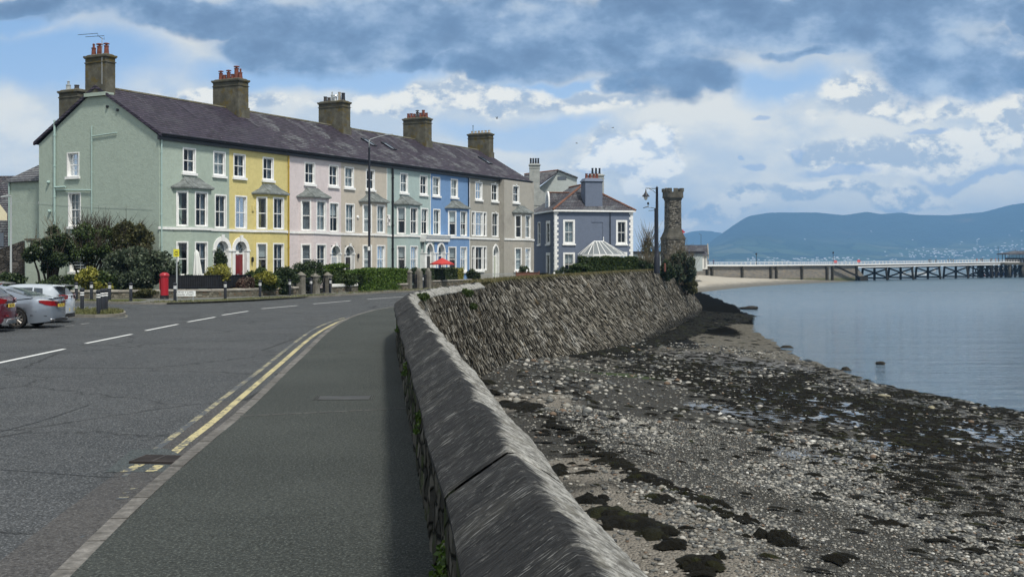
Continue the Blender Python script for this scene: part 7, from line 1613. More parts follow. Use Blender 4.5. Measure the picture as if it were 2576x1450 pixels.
for i in range(59):
    a_, c_ = ss_[i], ss_[i + 1]; za, zc_ = zdeck[i], zdeck[i + 1]
    b.hexa([(a_, -.58, za - .02), (c_, -.58, zc_ - .02), (c_, -.51, zc_ - .02), (a_, -.51, za - .02), (a_, -.58, za + .38), (c_, -.58, zc_ + .38), (c_, -.51, zc_ + .38), (a_, -.51, za + .38)])
    if a_ > S1 - 3: b.hexa([(a_, -.62, za - .85), (c_, -.62, zc_ - .85), (c_, -.2, zc_ - .85), (a_, -.2, za - .85), (a_, -.62, za - .52), (c_, -.62, zc_ - .52), (c_, -.2, zc_ - .52), (a_, -.2, za - .52)])
b.build('white_beam', M['white'], pier)
b = MB()
for i in range(59):
    if ss_[i] > S1 - 3: a_, c_ = ss_[i], ss_[i + 1]; za, zc_ = zdeck[i], zdeck[i + 1]; b.hexa([(a_, -.4, za - .52), (c_, -.4, zc_ - .52), (c_, 8.2, zc_ - .52), (a_, 8.2, za - .52), (a_, -.4, za - .33), (c_, -.4, zc_ - .33), (c_, 8.2, zc_ - .33), (a_, 8.2, za - .33)])
b.build('dark_joists', M['iron'], pier)
def prail(y0, nm):
    b = MB(); u = S0 + 1
    for i in range(59):
        a_, c_ = ss_[i], ss_[i + 1]; za, zc_ = zdeck[i], zdeck[i + 1]
        for (h0, h1) in ((1.16, 1.22), (.76, .79)): b.hexa([(a_, y0 - .05, za + h0), (c_, y0 - .05, zc_ + h0), (c_, y0 + .05, zc_ + h0), (a_, y0 + .05, za + h0), (a_, y0 - .05, za + h1), (c_, y0 - .05, zc_ + h1), (c_, y0 + .05, zc_ + h1), (a_, y0 + .05, za + h1)])
    while u < S2: z_ = DZ(u); b.box(u - .05, u + .05, y0 - .05, y0 + .05, z_, z_ + 1.22); u += 2.4
    u = S0 + 1
    while u < S2: z_ = DZ(u); b.box(u - .010, u + .010, y0 - .010, y0 + .010, z_ + .38, z_ + 1.18); u += .9
    b.build('railing', M['white'], pier)
prail(-.45, 'a'); prail(8.3, 'b')
M['timber'] = m_stone('wet_timber', (.015, .014, .012), (.03, .028, .024), (.055, .05, .04), 1.2, .02)
M['timber2'] = m_stone('timber_pile', (.04, .038, .03), (.07, .065, .05), (.12, .11, .08), 1.0, .02)
# fender posts on the causeway
for x_ in (1774, 1787, 1861, 1932, 1953, 2014, 2093, 2104, 2165 - 60, 2176 - 80):
    pass
for x_ in (1776, 1788, 1864, 1936, 1950, 2014, 2077, 2091, 2152, 2226 - 74 + 78):
    s_, Z = pl(x_)
    if s_ > S1 + 1: continue
    b = MB(); zt_ = DZ(s_) - .1; b.box(s_ - .28, s_ + .28, -.75, -.02, -5.2, zt_); b.build('fender_post', M['timber2'], pier)
s_, Z = pl(2084); b = MB(); b.box(s_ - .3, s_ - .22, -.4, -.3, -4.8, DZ(s_)); b.box(s_ + .22, s_ + .3, -.4, -.3, -4.8, DZ(s_)); [b.box(s_ - .22, s_ + .22, -.38, -.32, z_, z_ + .06) for z_ in np.arange(-4.6, DZ(s_), .4)]; b.build('ladder', M['grey_metal'], pier)
sa, sb = pl(2178)[0], pl(2245)[0]; sa, sb = pl(2093)[0], pl(2120)[0]
b = MB(); b.hexa([(sa, -1.6, DZ(sa) - .4), (sb + 8, -1.6, -3.6), (sb + 8, -.8, -3.6), (sa, -.8, DZ(sa) - .4), (sa, -1.6, DZ(sa) - .1), (sb + 8, -1.6, -3.2), (sb + 8, -.8, -3.2), (sa, -.8, DZ(sa) - .1)]); b.box(sb + 8, sb + 13, -1.6, -.2, -4.9, -3.2); b.build('boat_steps', M['timber'], pier)
# trestles
fr_x = [(517, 660, 820), (845, 985, 1148), (1183, 1330, 1490), (1525, 1680, 1840), (1845, 1985, 2145)]
frames = [tuple((3200 + v / 3.22) / 1.5534 for v in f_) for f_ in fr_x]
bxw = 9.9
for (xa, xm, xb) in frames:              # bents stand across the pier, raking legs and cross braces
    s0_ = pl(xb)[0] + .3; zt_ = DZ(s0_) - .85; zl = SEA_Z - .5; b = MB()
    beam = lambda ya, z_a, yb, z_b, r, dx=0, n=4: b.tube([(s0_ + dx, ya, z_a), (s0_ + dx, yb, z_b)], r, n)
    beam(-1.0, zl, -.4, zt_, .40, 0, 8); beam(bxw - .6, zl, bxw - 1.2, zt_, .42, 0, 8); beam(4.1, zl, 4.1, zt_, .5)
    beam(-.8, zt_ - .2, bxw - .8, zt_ - .2, .30, .3); beam(-1.4, SEA_Z + .75, bxw - .2, SEA_Z + .75, .26, .3); beam(-.5, zt_ - .8, bxw - .8, SEA_Z + .9, .28, -.35); beam(bxw - 1.3, zt_ - .8, -.9, SEA_Z + .9, .28, .35)
    b.build('trestle', M['timber'], pier)
rt_ = random.Random(2)
sa, sb = pl(2395 + 185)[0] - 26, pl(2620)[0]
s_a = pl((3200 + 2165 / 3.22) / 1.5534)[0]
b = MB(); s_ = s_a
while s_ < sb:
    for y0 in (.3, 4, 7.6): b.tube([(s_, y0, SEA_Z - .5), (s_, y0, DZ(s_) - .8)], .3, 6)
    for y0 in (.3, 7.6): b.tube([(s_, y0, DZ(s_) - 1.1), (s_ + 4.2, y0, SEA_Z + .8)], .17, 4); b.tube([(s_ + 4.2, y0, DZ(s_) - 1.1), (s_, y0, SEA_Z + .8)], .17, 4)
    b.tube([(s_, .3, DZ(s_) - 1.1), (s_, 7.6, SEA_Z + .8)], .17, 4); b.tube([(s_, .3, SEA_Z + .8), (s_ + 4.2, .3, SEA_Z + .8)], .2, 4); s_ += 4.2
b.build('pile_cluster', M['timber'], pier)
# landing head with shelter
s_h = pl(2512)[0]; b = MB(); z_ = DZ(s_h); b.box(s_h, S2, -2.6, -.66, z_ - .9, z_ + .1); b.build('landing', M['tdress'], pier)
for x_ in (2527, 2560): s_ = pl(x_)[0]; b = MB(); b.lathe([(.65, SEA_Z - .5), (.65, z_ - .9)], (s_, -1.8, 0), 12); b.build('concrete_pile', M['timber2'], pier, smooth=True)
shs = pl(2556)[0]; qs_ = pier_pt(2556)[0]; sh = thing('pier_shelter', (qs_[0] + 2, qs_[1] + 3, DZ(shs)), 0, 'open sided shelter with a low hipped roof at the pier bend', 'shelter'); k_ = qs_[1] / FP; zz = lambda y_: CH + (HY - y_) * k_ - DZ(shs)
b = MB(); rw_ = 6.8; b.hexa([(-rw_, -4, zz(640)), (rw_, -4, zz(640)), (rw_, 5, zz(640)), (-rw_, 5, zz(640)), (-rw_, -4, zz(637.5)), (rw_, -4, zz(637.5)), (rw_, 5, zz(637.5)), (-rw_, 5, zz(637.5))]); b.hexa([(-rw_ + .2, -3.8, zz(637.5)), (rw_ - .2, -3.8, zz(637.5)), (rw_ - .2, 4.8, zz(637.5)), (-rw_ + .2, 4.8, zz(637.5)), (-1.6, 0, zz(630.5)), (3, 0, zz(630.5)), (3, 1, zz(630.5)), (-1.6, 1, zz(630.5))]); b.lathe([(.12, 0), (.12, .4), (.02, .6)], (-1.0, .5, zz(630.5)), 6); b.build('roof', M['slate3'], sh)
b = MB()
for i in range(9): b.box(-4.9 + i * 1.2 - .11, -4.9 + i * 1.2 + .11, -3, -2.8, 0, zz(640)); b.box(-4.9 + i * 1.2 - .11, -4.9 + i * 1.2 + .11, 3.8, 4, 0, zz(640))
b.build('posts', M['iron'], sh); b = MB(); b.box(-4.7, 4.7, 1.0, 1.2, 0, zz(648)); b.build('screen', M['iron'], sh)
# pier lamps, lifebuoys
def plamp(label, x_, ytop, y0=-.3, proto=[None]):
    q_, s_ = pier_pt(x_); hh_ = CH + (HY - ytop) / FP * q_[1] - DZ(s_)
    t_ = thing('pier_lamp', (q_[0], q_[1] + .4, DZ(s_)), 0, label, 'lamp post', 'dark lamp posts along the pier'); b = MB(); b.lathe([(.16, 0), (.16, .8), (.09, .9), (.07, hh_ - .75)], (0, 0, 0), 8); b.build('column', M['iron'], t_)
    b = MB(); b.lathe([(.08, hh_ - .8), (.24, hh_ - .6), (.30, hh_ - .35), (.12, hh_ - .1), (.02, hh_)], (0, 0, 0), 8); b.build('lantern', M['iron'], t_)
plamp('dark pier lamp post standing over the sand spit', 1902.5, 635); plamp('dark pier lamp post where the causeway ends', 2096, 632)
q_, s_ = pier_pt(2422.5 + 0); q_, s_ = pier_pt((3400 + 2195 / 4.293) / 1.5534); b = MB(); b.tube([(0, 0, 0), (0, 0, 6.6)], .07, 6); fp_ = b.build('flagpole', M['iron'], label='thin bare pole beside the group of walkers on the pier', cat='pole'); fp_.location = (q_[0], q_[1] + 3, DZ(s_))
M['buoyred'] = m_plain('lifebuoy_red', (.60, .04, .03), .5)
def lifebuoy(label, x_, y_, r, boxy=False):
    q_, s_ = pier_pt(x_); zc_ = CH + (HY - y_) / FP * q_[1] - DZ(s_); t_ = thing('lifebuoy_station', (q_[0], q_[1] - .8 * 0, DZ(s_)), 0, label, 'lifebuoy', 'red lifebuoy holders along the pier')
    b = MB(); b.tube([(0, 0, 0), (0, 0, zc_ + r)], .05, 6); b.build('post', M['white'], t_); b = MB()
    if boxy: b.box(-r * 1.05, r * 1.05, -.30, -.06, zc_ - r * .8, zc_ + r * .75); b.box(-r * .85, r * .85, -.29, -.07, zc_ - r * .95, zc_ + r * .9)
    else: b.lathe([(r * .35, -.2), (r, -.24), (r * 1.05, -.15), (r, -.06), (r * .35, -.1)], (0, 0, zc_), 16, 0, 'y')
    b.build('holder', M['buoyred'], t_)
lifebuoy('round red lifebuoy holder in front of the white station', 1755 - 2.5, 660 - .5, .60); lifebuoy('red lifebuoy box right beside the causeway lamp', 2100.5, 658, .48, True); lifebuoy('red lifebuoy box on the railing past the causeway', 2159, 656.5, .48, True)
# ---- people on the pier
def person(x_, coat, trousers, label, h=1.72, hair=(.02, .015, .01), yo=2.5, pose=0, rz=0.0):
    q_, s_ = pier_pt(x_); loc_ = (q_[0], q_[1] + yo * .8, DZ(s_))
    sk = .98 if pose == 0 else 1.0
    J = dict(pel=(0, 0, .93), sp=(0, 0, 1.15), ch=(0, 0, 1.36), nk=(0, 0, 1.48), hd=(0, .01, 1.60), tp=(0, 0, 1.70))
    V = [J['pel'], J['sp'], J['ch'], J['nk'], J['hd'], J['tp']]; R = [(.15, .11), (.14, .10), (.17, .11), (.055, .055), (.085, .10), (.06, .07)]; E = [(0, 1), (1, 2), (2, 3), (3, 4), (4, 5)]
    st_ = .16 if pose == 1 else .04
    for s in (-1, 1):
        b0 = len(V); V += [(s * .09, 0, .88), (s * .10, s * st_ * .5 - .01, .49), (s * .10, s * st_, .08), (s * .11, s * st_ - .13, .03)]; R += [(.09, .09), (.06, .06), (.045, .045), (.04, .03)]; E += [(0, b0), (b0, b0 + 1), (b0 + 1, b0 + 2), (b0 + 2, b0 + 3)]
        b0 = len(V); V += [(s * .19, 0, 1.40), (s * .24, -s * st_ * .6 + .01, 1.13), (s * .24, -s * st_ - .06, .88), (s * .24, -s * st_ - .09, .78)]; R += [(.06, .06), (.045, .045), (.035, .035), (.04, .02)]; E += [(2, b0), (b0, b0 + 1), (b0 + 1, b0 + 2), (b0 + 2, b0 + 3)]
    me = bpy.data.meshes.new('person'); me.from_pydata(V, E, []); o_ = bpy.data.objects.new('person', me); COL.objects.link(o_)
    sm = o_.modifiers.new('skin', 'SKIN'); sv = me.skin_vertices[0].data
    for i, r_ in enumerate(R): sv[i].radius = r_; sv[i].use_root = (i == 0)
    o_.modifiers.new('sub', 'SUBSURF').levels = 1; dg = bpy.context.evaluated_depsgraph_get(); me2 = bpy.data.meshes.new_from_object(o_.evaluated_get(dg)); o_.modifiers.clear(); o_.data = me2
    m, t, p, o = newmat('clothed_person'); X, Y, Z_ = t.sep(t.coord()); ax_ = t.m('ABSOLUTE', X)
    k = t.ramp(t.m('DIVIDE', Z_, 1.8), [(0, (.02, .018, .016)), (.05, trousers), (.47, coat), (.815, (.42, .26, .19)), (.915, hair)], 'CONSTANT')
    hand = t.m('MULTIPLY', t.m('LESS_THAN', Z_, .84), t.m('GREATER_THAN', ax_, .19)); k = t.mix(hand, k, (.42, .26, .19)); pset(t, p, k, .8)
    me2.materials.clear(); me2.materials.append(m); me2.polygons.foreach_set('use_smooth', [True] * len(me2.polygons))
    o_.location = loc_; o_.scale = (h / 1.60, h / 1.60, h / 1.62); o_.rotation_euler = (0, 0, rz); tag(o_, label, 'person', 'walkers on the pier'); return o_
C5 = lambda v: (3400 + v / 4.293) / 1.5534; C6 = lambda v: (2600 + v / 3.963) / 1.5534
bk_, nv = (.012, .012, .015), (.02, .03, .06)
for a in ((C5(1000), bk_, bk_, 'person in black, left of a close pair standing on the pier', 1.7, 0), (C5(1030), bk_, (.03, .03, .04), 'person in black, right of a close pair standing on the pier', 1.78, 0), (C5(1115), (.10, .09, .09), bk_, 'lone person in a grey brown top walking on the pier', 1.72, 1),
    (C5(1320), (.05, .05, .055), (.25, .25, .24), 'stout person with pale trousers, left of three on the pier', 1.8, 0), (C5(1367), bk_, nv, 'person in black in the middle of three on the pier', 1.78, 1), (C5(1404), nv, bk_, 'slim person in navy, right of three on the pier', 1.68, 0),
    (C5(1802), (.45, .05, .045), (.55, .55, .53), 'person in a red top and pale trousers on the pier', 1.8, 0), (C5(1866), bk_, (.4, .4, .38), 'person in black beside the red topped one on the pier', 1.75, 1), (C5(1893), (.03, .03, .05), nv, 'person in dark blue next to the person in black', 1.8, 0),
    (C5(2033), (.10, .10, .11), bk_, 'person in dark grey standing near the thin pole', 1.8, 0), (C5(2055), bk_, (.3, .3, .3), 'person in black beside the dark grey one near the thin pole', 1.75, 1), (C5(2118), (.55, .03, .04), bk_, 'person in a bright red jacket near the pier shelter', 1.85, 0), (C5(2166), bk_, bk_, 'person in black between the red jacket and the thin pole', 1.75, 1),
    (C6(622), bk_, (.04, .04, .05), 'person in black in front of the white station corner', 1.75, 0), (C6(666), bk_, bk_, 'person in black at the right edge of the white station', 1.7, 1), (C6(750), (.02, .04, .14), bk_, 'person in a dark blue coat walking at the start of the pier', 1.85, 1), (C6(368), (.6, .62, .62), (.4, .42, .45), 'person in white standing beside the willow bush', 1.85, 0)):
    person(a[0], a[1], a[2], a[3], a[4], pose=a[5], rz=random.uniform(-1.5, 1.5), yo=1.2 if a[0] > 1740 else 3.0)
# ---- boats and buoys behind the pier
def boat(label, px, py, L, hull, rz=0.0, cabin=True, mast=False):
    q_ = P(px, py, SEA_Z); t_ = thing('boat', q_, rz, label, 'boat'); b = MB(); n = 8; top_, bot = [], []
    for i in range(n + 1):
        f = i / n; w = L * .17 * (1 - f ** 3) * (.8 + .2 * math.sin(f * 3)); top_.append((f * L - L / 2, w, L * .12 + L * .05 * f)); bot.append((f * L * .93 - L / 2, w * .6, -.1))
    T1_ = [b.v(p_) for p_ in top_]; T2 = [b.v((p_[0], -p_[1], p_[2])) for p_ in top_]; B1 = [b.v(p_) for p_ in bot]; B2 = [b.v((p_[0], -p_[1], p_[2])) for p_ in bot]
    for i in range(n): b.idx([T1_[i], T1_[i + 1], B1[i + 1], B1[i]]); b.idx([T2[i], B2[i], B2[i + 1], T2[i + 1]]); b.idx([T1_[i], T2[i], T2[i + 1], T1_[i + 1]])
    b.idx([T1_[0], B1[0], B2[0], T2[0]]); b.build('hull', hull, t_)
    if cabin: b = MB(); b.frus(0, 0, L * .14, L * .30, L * .2, L * .11, L * .15, L * .09); b.build('cabin', M['white'], t_); b = MB(); b.frus(0, 0, L * .19, L * .26, L * .188, L * .106, L * .168, L * .1); b.build('window', m_sky, t_)
    return t_
B5 = lambda v, w: ((3400 + v / 4.293) / 1.5534, (960 + w / 4.293) / 1.5534)
boat('small white and orange boat seen through the second trestle', *B5(555, 495), 5, M['white'], .3); boat('low white boat seen through the third trestle', *B5(805, 492), 9, M['white'], .0, False); boat('white boat at the right leg of the third trestle', *B5(1075, 432), 6, M['white'], 1.0); boat('blue hulled boat behind the dense pier piles', *B5(2190, 502), 12, m_plain('boat_blue', (.03, .08, .22), .4), .05)
b = MB(); b.lathe([(.05, -.6), (.7, -.3), (.8, .1), (.5, .7), (.12, 1.0)], (0, 0, 0), 12); o_ = b.build('mooring_buoy', m_plain('orange_buoy', (.55, .10, .03), .5), label='orange red mooring buoy behind the fifth trestle', cat='buoy', smooth=True); o_.location = P(*B5(1895, 508), SEA_Z); dk_o = o_.copy(); COL.objects.link(dk_o); dk_o.location = P(*B5(535, 490), SEA_Z); dk_o['label'] = 'orange mooring buoy beside the boat behind the second trestle'
# rocks
def rock(label, px, py, s, onwater, seed, col='weedrock'):
    q_ = P(px, py, SEA_Z) if onwater else PB(px, py); bm = bmesh.new(); bmesh.ops.create_icosphere(bm, subdivisions=3, radius=1); r_ = random.Random(seed); ph = [r_.uniform(0, 6) for _ in range(6)]
    for v in bm.verts:
        c_ = v.co; f = 1 + .22 * math.sin(c_.x * 3 + ph[0]) + .18 * math.sin(c_.y * 4 + ph[1]) + .15 * math.sin(c_.z * 5 + ph[2]) + .08 * math.sin(c_.x * 9 + ph[3]) * math.sin(c_.y * 8); v.co = Vector((c_.x * s * 1.5 * f, c_.y * s * f, c_.z * s * .62 * f))
    me = bpy.data.meshes.new('rock'); bm.to_mesh(me); bm.free(); me.materials.append(M[col]); o_ = bpy.data.objects.new('rock', me); COL.objects.link(o_); o_.location = (q_[0], q_[1], q_[2] + s * .1); tag(o_, label, 'rock'); return o_
M['weedrock'] = m_stone('wet_rock', (.012, .011, .009), (.025, .023, .018), (.06, .05, .035), 3, .03); M['palerock'] = m_stone('pale_rock', (.20, .18, .12), (.30, .28, .20), (.40, .38, .30), 3, .02)
D7 = lambda cx_, cy_: ((2600 + cx_ / 1.84) / 1.5534, (1100 + cy_ / 1.84) / 1.5534)
rock('dark weedy rock standing out in the shallow water', *D7(1540, 594), .26, True, 1); rock('dark rock at the tip of the black weed bank', *D7(597, 198), .75, True, 2); rock('small dark rock right on the waterline', *D7(1290, 636), .26, True, 3); rock('yellowish boulder among the seaweed near the right edge', *D7(1912, 915), .15, False, 4, 'palerock'); rock('olive boulder among the seaweed left of the yellowish one', *D7(1575, 828), .20, False, 5, 'palerock'); rock('tiny dark rock at the shoreline beside the wet flats', *D7(872, 474), .30, True, 6)
# plants rooted in the sea wall
for q, sd in ((('wall_plant', 'glossy green plant rooted where the parapet bends', 1047, 1078, 735, 758, 35.2, 'leaf_mid', 1500, .055), 91), (('wall_plant', 'large round green tuft growing just below the coping', 1163, 1189, 725, 747, 45.0, 'leaf_mid', 1800, .06), 92), (('wall_plant', 'smaller round green tuft lower on the sloping wall', 1182, 1198, 762, 778, 45.2, 'leaf_mid', 900, .06), 93), (('wall_plant', 'tiny bright green sprig on the edge of the parapet', 1061, 1072, 802, 812, 27.5, 'leaf_bright', 300, .04), 94)):
    shrub(*q, 'plant', .8, 7, 3, seed=sd, zb=None, sc=.55)
def sprig(label, y_, hgt, n, seed):
    u = ridge.d[np.argmin(abs(ridge.p[:, 1] - y_))]; q_ = offs(ridge, -.30, hgt, [u])[0]; t_ = thing('wall_weed', q_, 0, label, 'plant'); r = np.random.default_rng(seed); leaves('foliage', [(0, 0, .06, .07, .16, .09), (0, .12, .16, .05, .10, .07), (0, -.1, .02, .06, .12, .06)], n, .028, M['leaf_bright'], t_, seed)
    b = MB(); b.tube([(0, 0, 0), (-.03, .02, .14)], .004, 4); b.tube([(0, 0, 0), (-.04, -.08, .1)], .004, 4); b.build('stems', M['leaf_mid'], t_)
sprig('bright green weed sprouting from the parapet foot, the nearest one', 7.6, .30, 260, 1); sprig('moss and weed tuft on the pavement side of the parapet, about half way along', 11.5, .55, 160, 2); sprig('small weed on the inner face of the parapet far along the pavement', 18, .5, 200, 3); sprig('little weed at the inner foot of the parapet near the bend', 26, .7, 260, 4)

# ============================================================ CARS
def carpaint(name, col, metal=.55):
    m, t, p, o = newmat(name); n = t.noise(t.coord(), 900, 2); pset(t, p, t.mix(n, tuple(q * .9 for q in col), tuple(min(1, q * 1.1) for q in col)), .34, metal, .5); p.inputs['Coat Weight'].default_value = 1.0; p.inputs['Coat Roughness'].default_value = .05; return m
M['tyre'] = m_plain('tyre_rubber', (.012, .012, .013), .85); M['rim'] = m_plain('alloy_rim', (.30, .285, .265), .45, .6); M['cglass'] = m_plain('tinted_glass', (.03, .045, .06), .04, spec=1.0); M['plastic'] = m_plain('black_plastic', (.012, .012, .013), .6)
M['tail'] = m_plain('tail_lamp_red', (.24, .008, .012), .15, coat=.8); M['clear'] = m_plain('clear_lamp', (.62, .60, .58), .12, coat=.8); M['plate'] = m_plain('yellow_number_plate', (.66, .50, .06), .45); M['chrome'] = m_plain('chrome', (.7, .7, .7), .12, 1.0); M['dbump'] = m_plain('grey_bumper_plastic', (.14, .155, .17), .5)
def wheel(par, x, side, hw, R=.335, rimR=.235, spokes=10):
    y = side * hw; t_ = MB(); w = .215; ys = (y - side * w, y)
    prof = [(rimR, 0), (R * .93, .0), (R, .03), (R, w - .03), (R * .93, w), (rimR, w)]
    t_.lathe([(r, (-side) * (w - h) if False else -side * h) for r, h in prof], (x, y, R), 28, 0, 'y', False); wh = t_.build('wheel', M['tyre'], par, auto=40)
    r = MB(); 
    for k in range(spokes):
        a = k * math.tau / spokes; ca, sa_ = math.cos(a), math.sin(a); c2, s2 = math.cos(a + .16), math.sin(a + .16)
        for (cc, ss) in ((ca, sa_), (c2, s2)): r.tube([(x + .05 * cc, y + side * .0 - side * .015, R + .05 * ss), (x + rimR * .96 * cc, y - side * .03, R + rimR * .96 * ss)], .012, 5)
    n = 28
    for k in range(n):
        a0_, a1_ = k * math.tau / n, (k + 1) * math.tau / n
        r.hexa([(x + q * math.cos(a), yy, R + q * math.sin(a)) for yy in (y - side * .03, y - side * .005) for (q, a) in ((rimR * .94, a0_), (rimR, a0_), (rimR, a1_), (rimR * .94, a1_))])
    r.lathe([(.055, 0), (.045, side * .015)], (x, y - side * .015, R), 10, 0, 'y'); r.build('rim', M['rim'], wh)
    d = MB(); d.lathe([(rimR * .96, 0), (rimR * .96, -side * .01)], (x, y - side * .12, R), 20, 0, 'y'); d.build('brake_disc', M['plastic'], wh)
def car(name, label, paint, L, Wd, prof_top, zlow, wheels, shoulder, roofst, glass_side, rearwin, frontwin, R=.335, rtaper=.34, text='', plate=(0, .8), extras=None, loc_=(0, 0, 0), rz=0, tw=.66, spokes=10):
    """x runs from the rear bumper (0) to the nose (L); y is sideways; prof_top: deck height along x; roofst: (x, z) roofline"""
    t_ = thing(name, loc_, rz, label, 'car'); hw = Wd / 2
    xs = sorted(set(np.round(np.concatenate([np.linspace(0, L, 34), [w + d * R * 1.16 for w in wheels for d in np.linspace(-1, 1, 13)], [.02, .05, .1, L - .02, L - .06, L - .12]]), 4))); xs = [x for x in xs if 0 <= x <= L]
    topz = lambda x: float(np.interp(x, *zip(*prof_top)))
    def plan(x): # half width in plan: rounded corners
        a = min(1, x / .80); c_ = min(1, (L - x) / .9); return hw * (1 - rtaper * (1 - a) ** 2.4) * (1 - .34 * (1 - c_) ** 2.2)
    b = MB(); rings = []
    for x in xs:
        w = plan(x); zl = zlow + .06 * max(0, 1 - x / .5)
        for wx in wheels:
            d = abs(x - wx)
            if d < R * 1.14: zl = max(zl, R + math.sqrt((R * 1.14) ** 2 - d * d))
        zt = topz(x); zs = min(shoulder(x), zt - .02); zm = max(zl + .02, .62) if zl < .6 else zl + .01
        zend = min(1, x / .10); zend2 = min(1, (L - x) / .12); wob = 1
        pts = [(w * .955, zl), (w * .99, zl + .03 if zl > .3 else .40), (w, max(zm, zl + .04)), (w * .992, (max(zm, zl + .04) + zs) / 2), (w * .965, zs - .015), (w * .90, zs + (zt - zs) * .62), (w * .72, zt - .004), (w * .36, zt + .012), (0, zt + .018)]
        ring = [(x, y, z) for y, z in pts]; ring = [(x, -y, z) for y, z in pts] + ring[::-1][1:]
        rings.append([b.v(p_) for p_ in ring])
    for i in range(len(rings) - 1):
        for j in range(len(rings[0]) - 1): b.idx([rings[i][j], rings[i + 1][j], rings[i + 1][j + 1], rings[i][j + 1]])
    # rear and front faces bulge outwards
    for e_, dx in ((0, -.07), (-1, .06)):
        R0 = rings[e_]; P0 = [b.V[i] for i in R0]; zc_ = (min(p_[2] for p_ in P0) + max(p_[2] for p_ in P0)) / 2
        R1 = [b.v((p_[0] + dx * (1 - abs(p_[1]) / hw * .5), p_[1] * .80, p_[2] + (zc_ - p_[2]) * .20 )) for p_ in P0]
        for j in range(len(R0) - 1): b.idx([R0[j], R0[j + 1], R1[j + 1], R1[j]])
        b.idx([R0[-1], R0[0], R1[0], R1[-1]]); b.idx(R1)
    body = b.build('body', paint, t_, auto=38)
    # cabin
    rx = [q[0] for q in roofst]; rzv = [q[1] for q in roofst]; n = 26; xr = np.linspace(rx[0], rx[-1], n); zr = np.interp(xr, rx, rzv); zr2 = np.convolve(np.r_[zr[0], zr, zr[-1]], [.25, .5, .25], 'valid')
    b = MB(); CR = []
    for x, z in zip(xr, zr2):
        zb_ = topz(x) - .03; h = max(z - zb_, .0); f = min(1, h / .45); wb = plan(x) * .925; wt = hw * (tw + (.90 - tw) * (1 - f))
        pts = [(wb, zb_), (wb + (wt - wb) * .5, zb_ + h * .52), (wt, zb_ + h * .90), (wt * .86, zb_ + h * .985), (wt * .45, zb_ + h + .018 * f), (0, zb_ + h + .026 * f)]
        CR.append([(x, -y, z_) for y, z_ in pts] + [(x, y, z_) for y, z_ in pts[::-1][1:]])
    ids = [[b.v(p_) for p_ in r_] for r_ in CR]
    for i in range(n - 1):
        for j in range(len(CR[0]) - 1): b.idx([ids[i][j], ids[i + 1][j], ids[i + 1][j + 1], ids[i][j + 1]])
    b.idx(ids[0]); b.idx(ids[-1]); b.build('cabin', paint, t_, auto=38)
    def surf_side(x, v, side):            # point on the cabin side, v 0..1 of the glass height
        i = float(np.interp(x, xr, np.arange(n))); i0 = min(int(i), n - 2); f = i - i0
        A = np.array(CR[i0]) * (1 - f) + np.array(CR[i0 + 1]) * f; k = A[:3] if side < 0 else A[-3:][::-1]
        p_ = k[0] + (k[1] - k[0]) * v * 2 if v < .5 else k[1] + (k[2] - k[1]) * (v - .5) * 2; return (p_[0], p_[1] + side * .012, p_[2])
    for side in (-1, 1):
        for poly_ in glass_side:          # each pane: list of (x, v)
            g = MB(); lo = [q for q in poly_[0]]; hi = poly_[1]; m_ = 8
            for i in range(m_):
                f0, f1 = i / m_, (i + 1) / m_; P4 = []
                gp_ = lambda ln, f: (float(np.interp(f, np.linspace(0, 1, len(ln)), [q[0] for q in ln])), float(np.interp(f, np.linspace(0, 1, len(ln)), [q[1] for q in ln])))
                g.poly([surf_side(*gp_(lo, f0), side), surf_side(*gp_(lo, f1), side), surf_side(*gp_(hi, f1), side), surf_side(*gp_(hi, f0), side)])
            g.build('side_window', M['cglass'], t_, smooth=True)
    def band(x0, x1, yf, name_):
        g = MB(); m_ = 8
        for i in range(m_):
            for j in range(8):
                P4 = []
                for (a, c_) in ((i, j), (i + 1, j), (i + 1, j + 1), (i, j + 1)):
                    x = x0 + (x1 - x0) * a / m_; ii = float(np.interp(x, xr, np.arange(n))); i0 = min(int(ii), n - 2); f = ii - i0; A = np.array(CR[i0]) * (1 - f) + np.array(CR[i0 + 1]) * f
                    yy = -1 + 2 * c_ / 8; tt = (yy * yf + 1) / 2 * (len(A) - 1); t0 = min(int(tt), len(A) - 2); p_ = A[t0] * (1 - (tt - t0)) + A[t0 + 1] * (tt - t0)
                    P4.append((p_[0] - (.008 if x < L / 2 else -.008), p_[1], p_[2] + .012))
                g.poly(P4)
        g.build(name_, M['cglass'], t_, smooth=True)
    band(*rearwin, 'rear_window'); band(*frontwin, 'windscreen')
    b = MB(); b.box(.45, L - .5, -hw * .88, hw * .88, zlow + .02, .60); b.build('underbody', M['plastic'], t_)
    for wx in wheels:
        for s in (-1, 1):
            wheel(t_, wx, s, hw - .01, R, R * .70, spokes)
            a = MB(); m_ = 20                       # dark arch lining
            a.tube([(wx + R * 1.13 * math.cos(math.pi * i / m_), s * (hw - .06), R + R * 1.13 * math.sin(math.pi * i / m_)) for i in range(m_ + 1)], .05, 6); a.build('wheel_arch', M['plastic'], t_)
    b = MB(); b.box(-.105, -.085, -.26, .26, plate[1] - .058, plate[1] + .058); pn = b.build('number_plate', M['plate'], t_)
    text_mesh('lettering', text, .105, LB, pn, (-.108, 0, plate[1]), (math.pi / 2, 0, -math.pi / 2), .001, .85)
    if extras: extras(t_, plan, topz)
    return t_
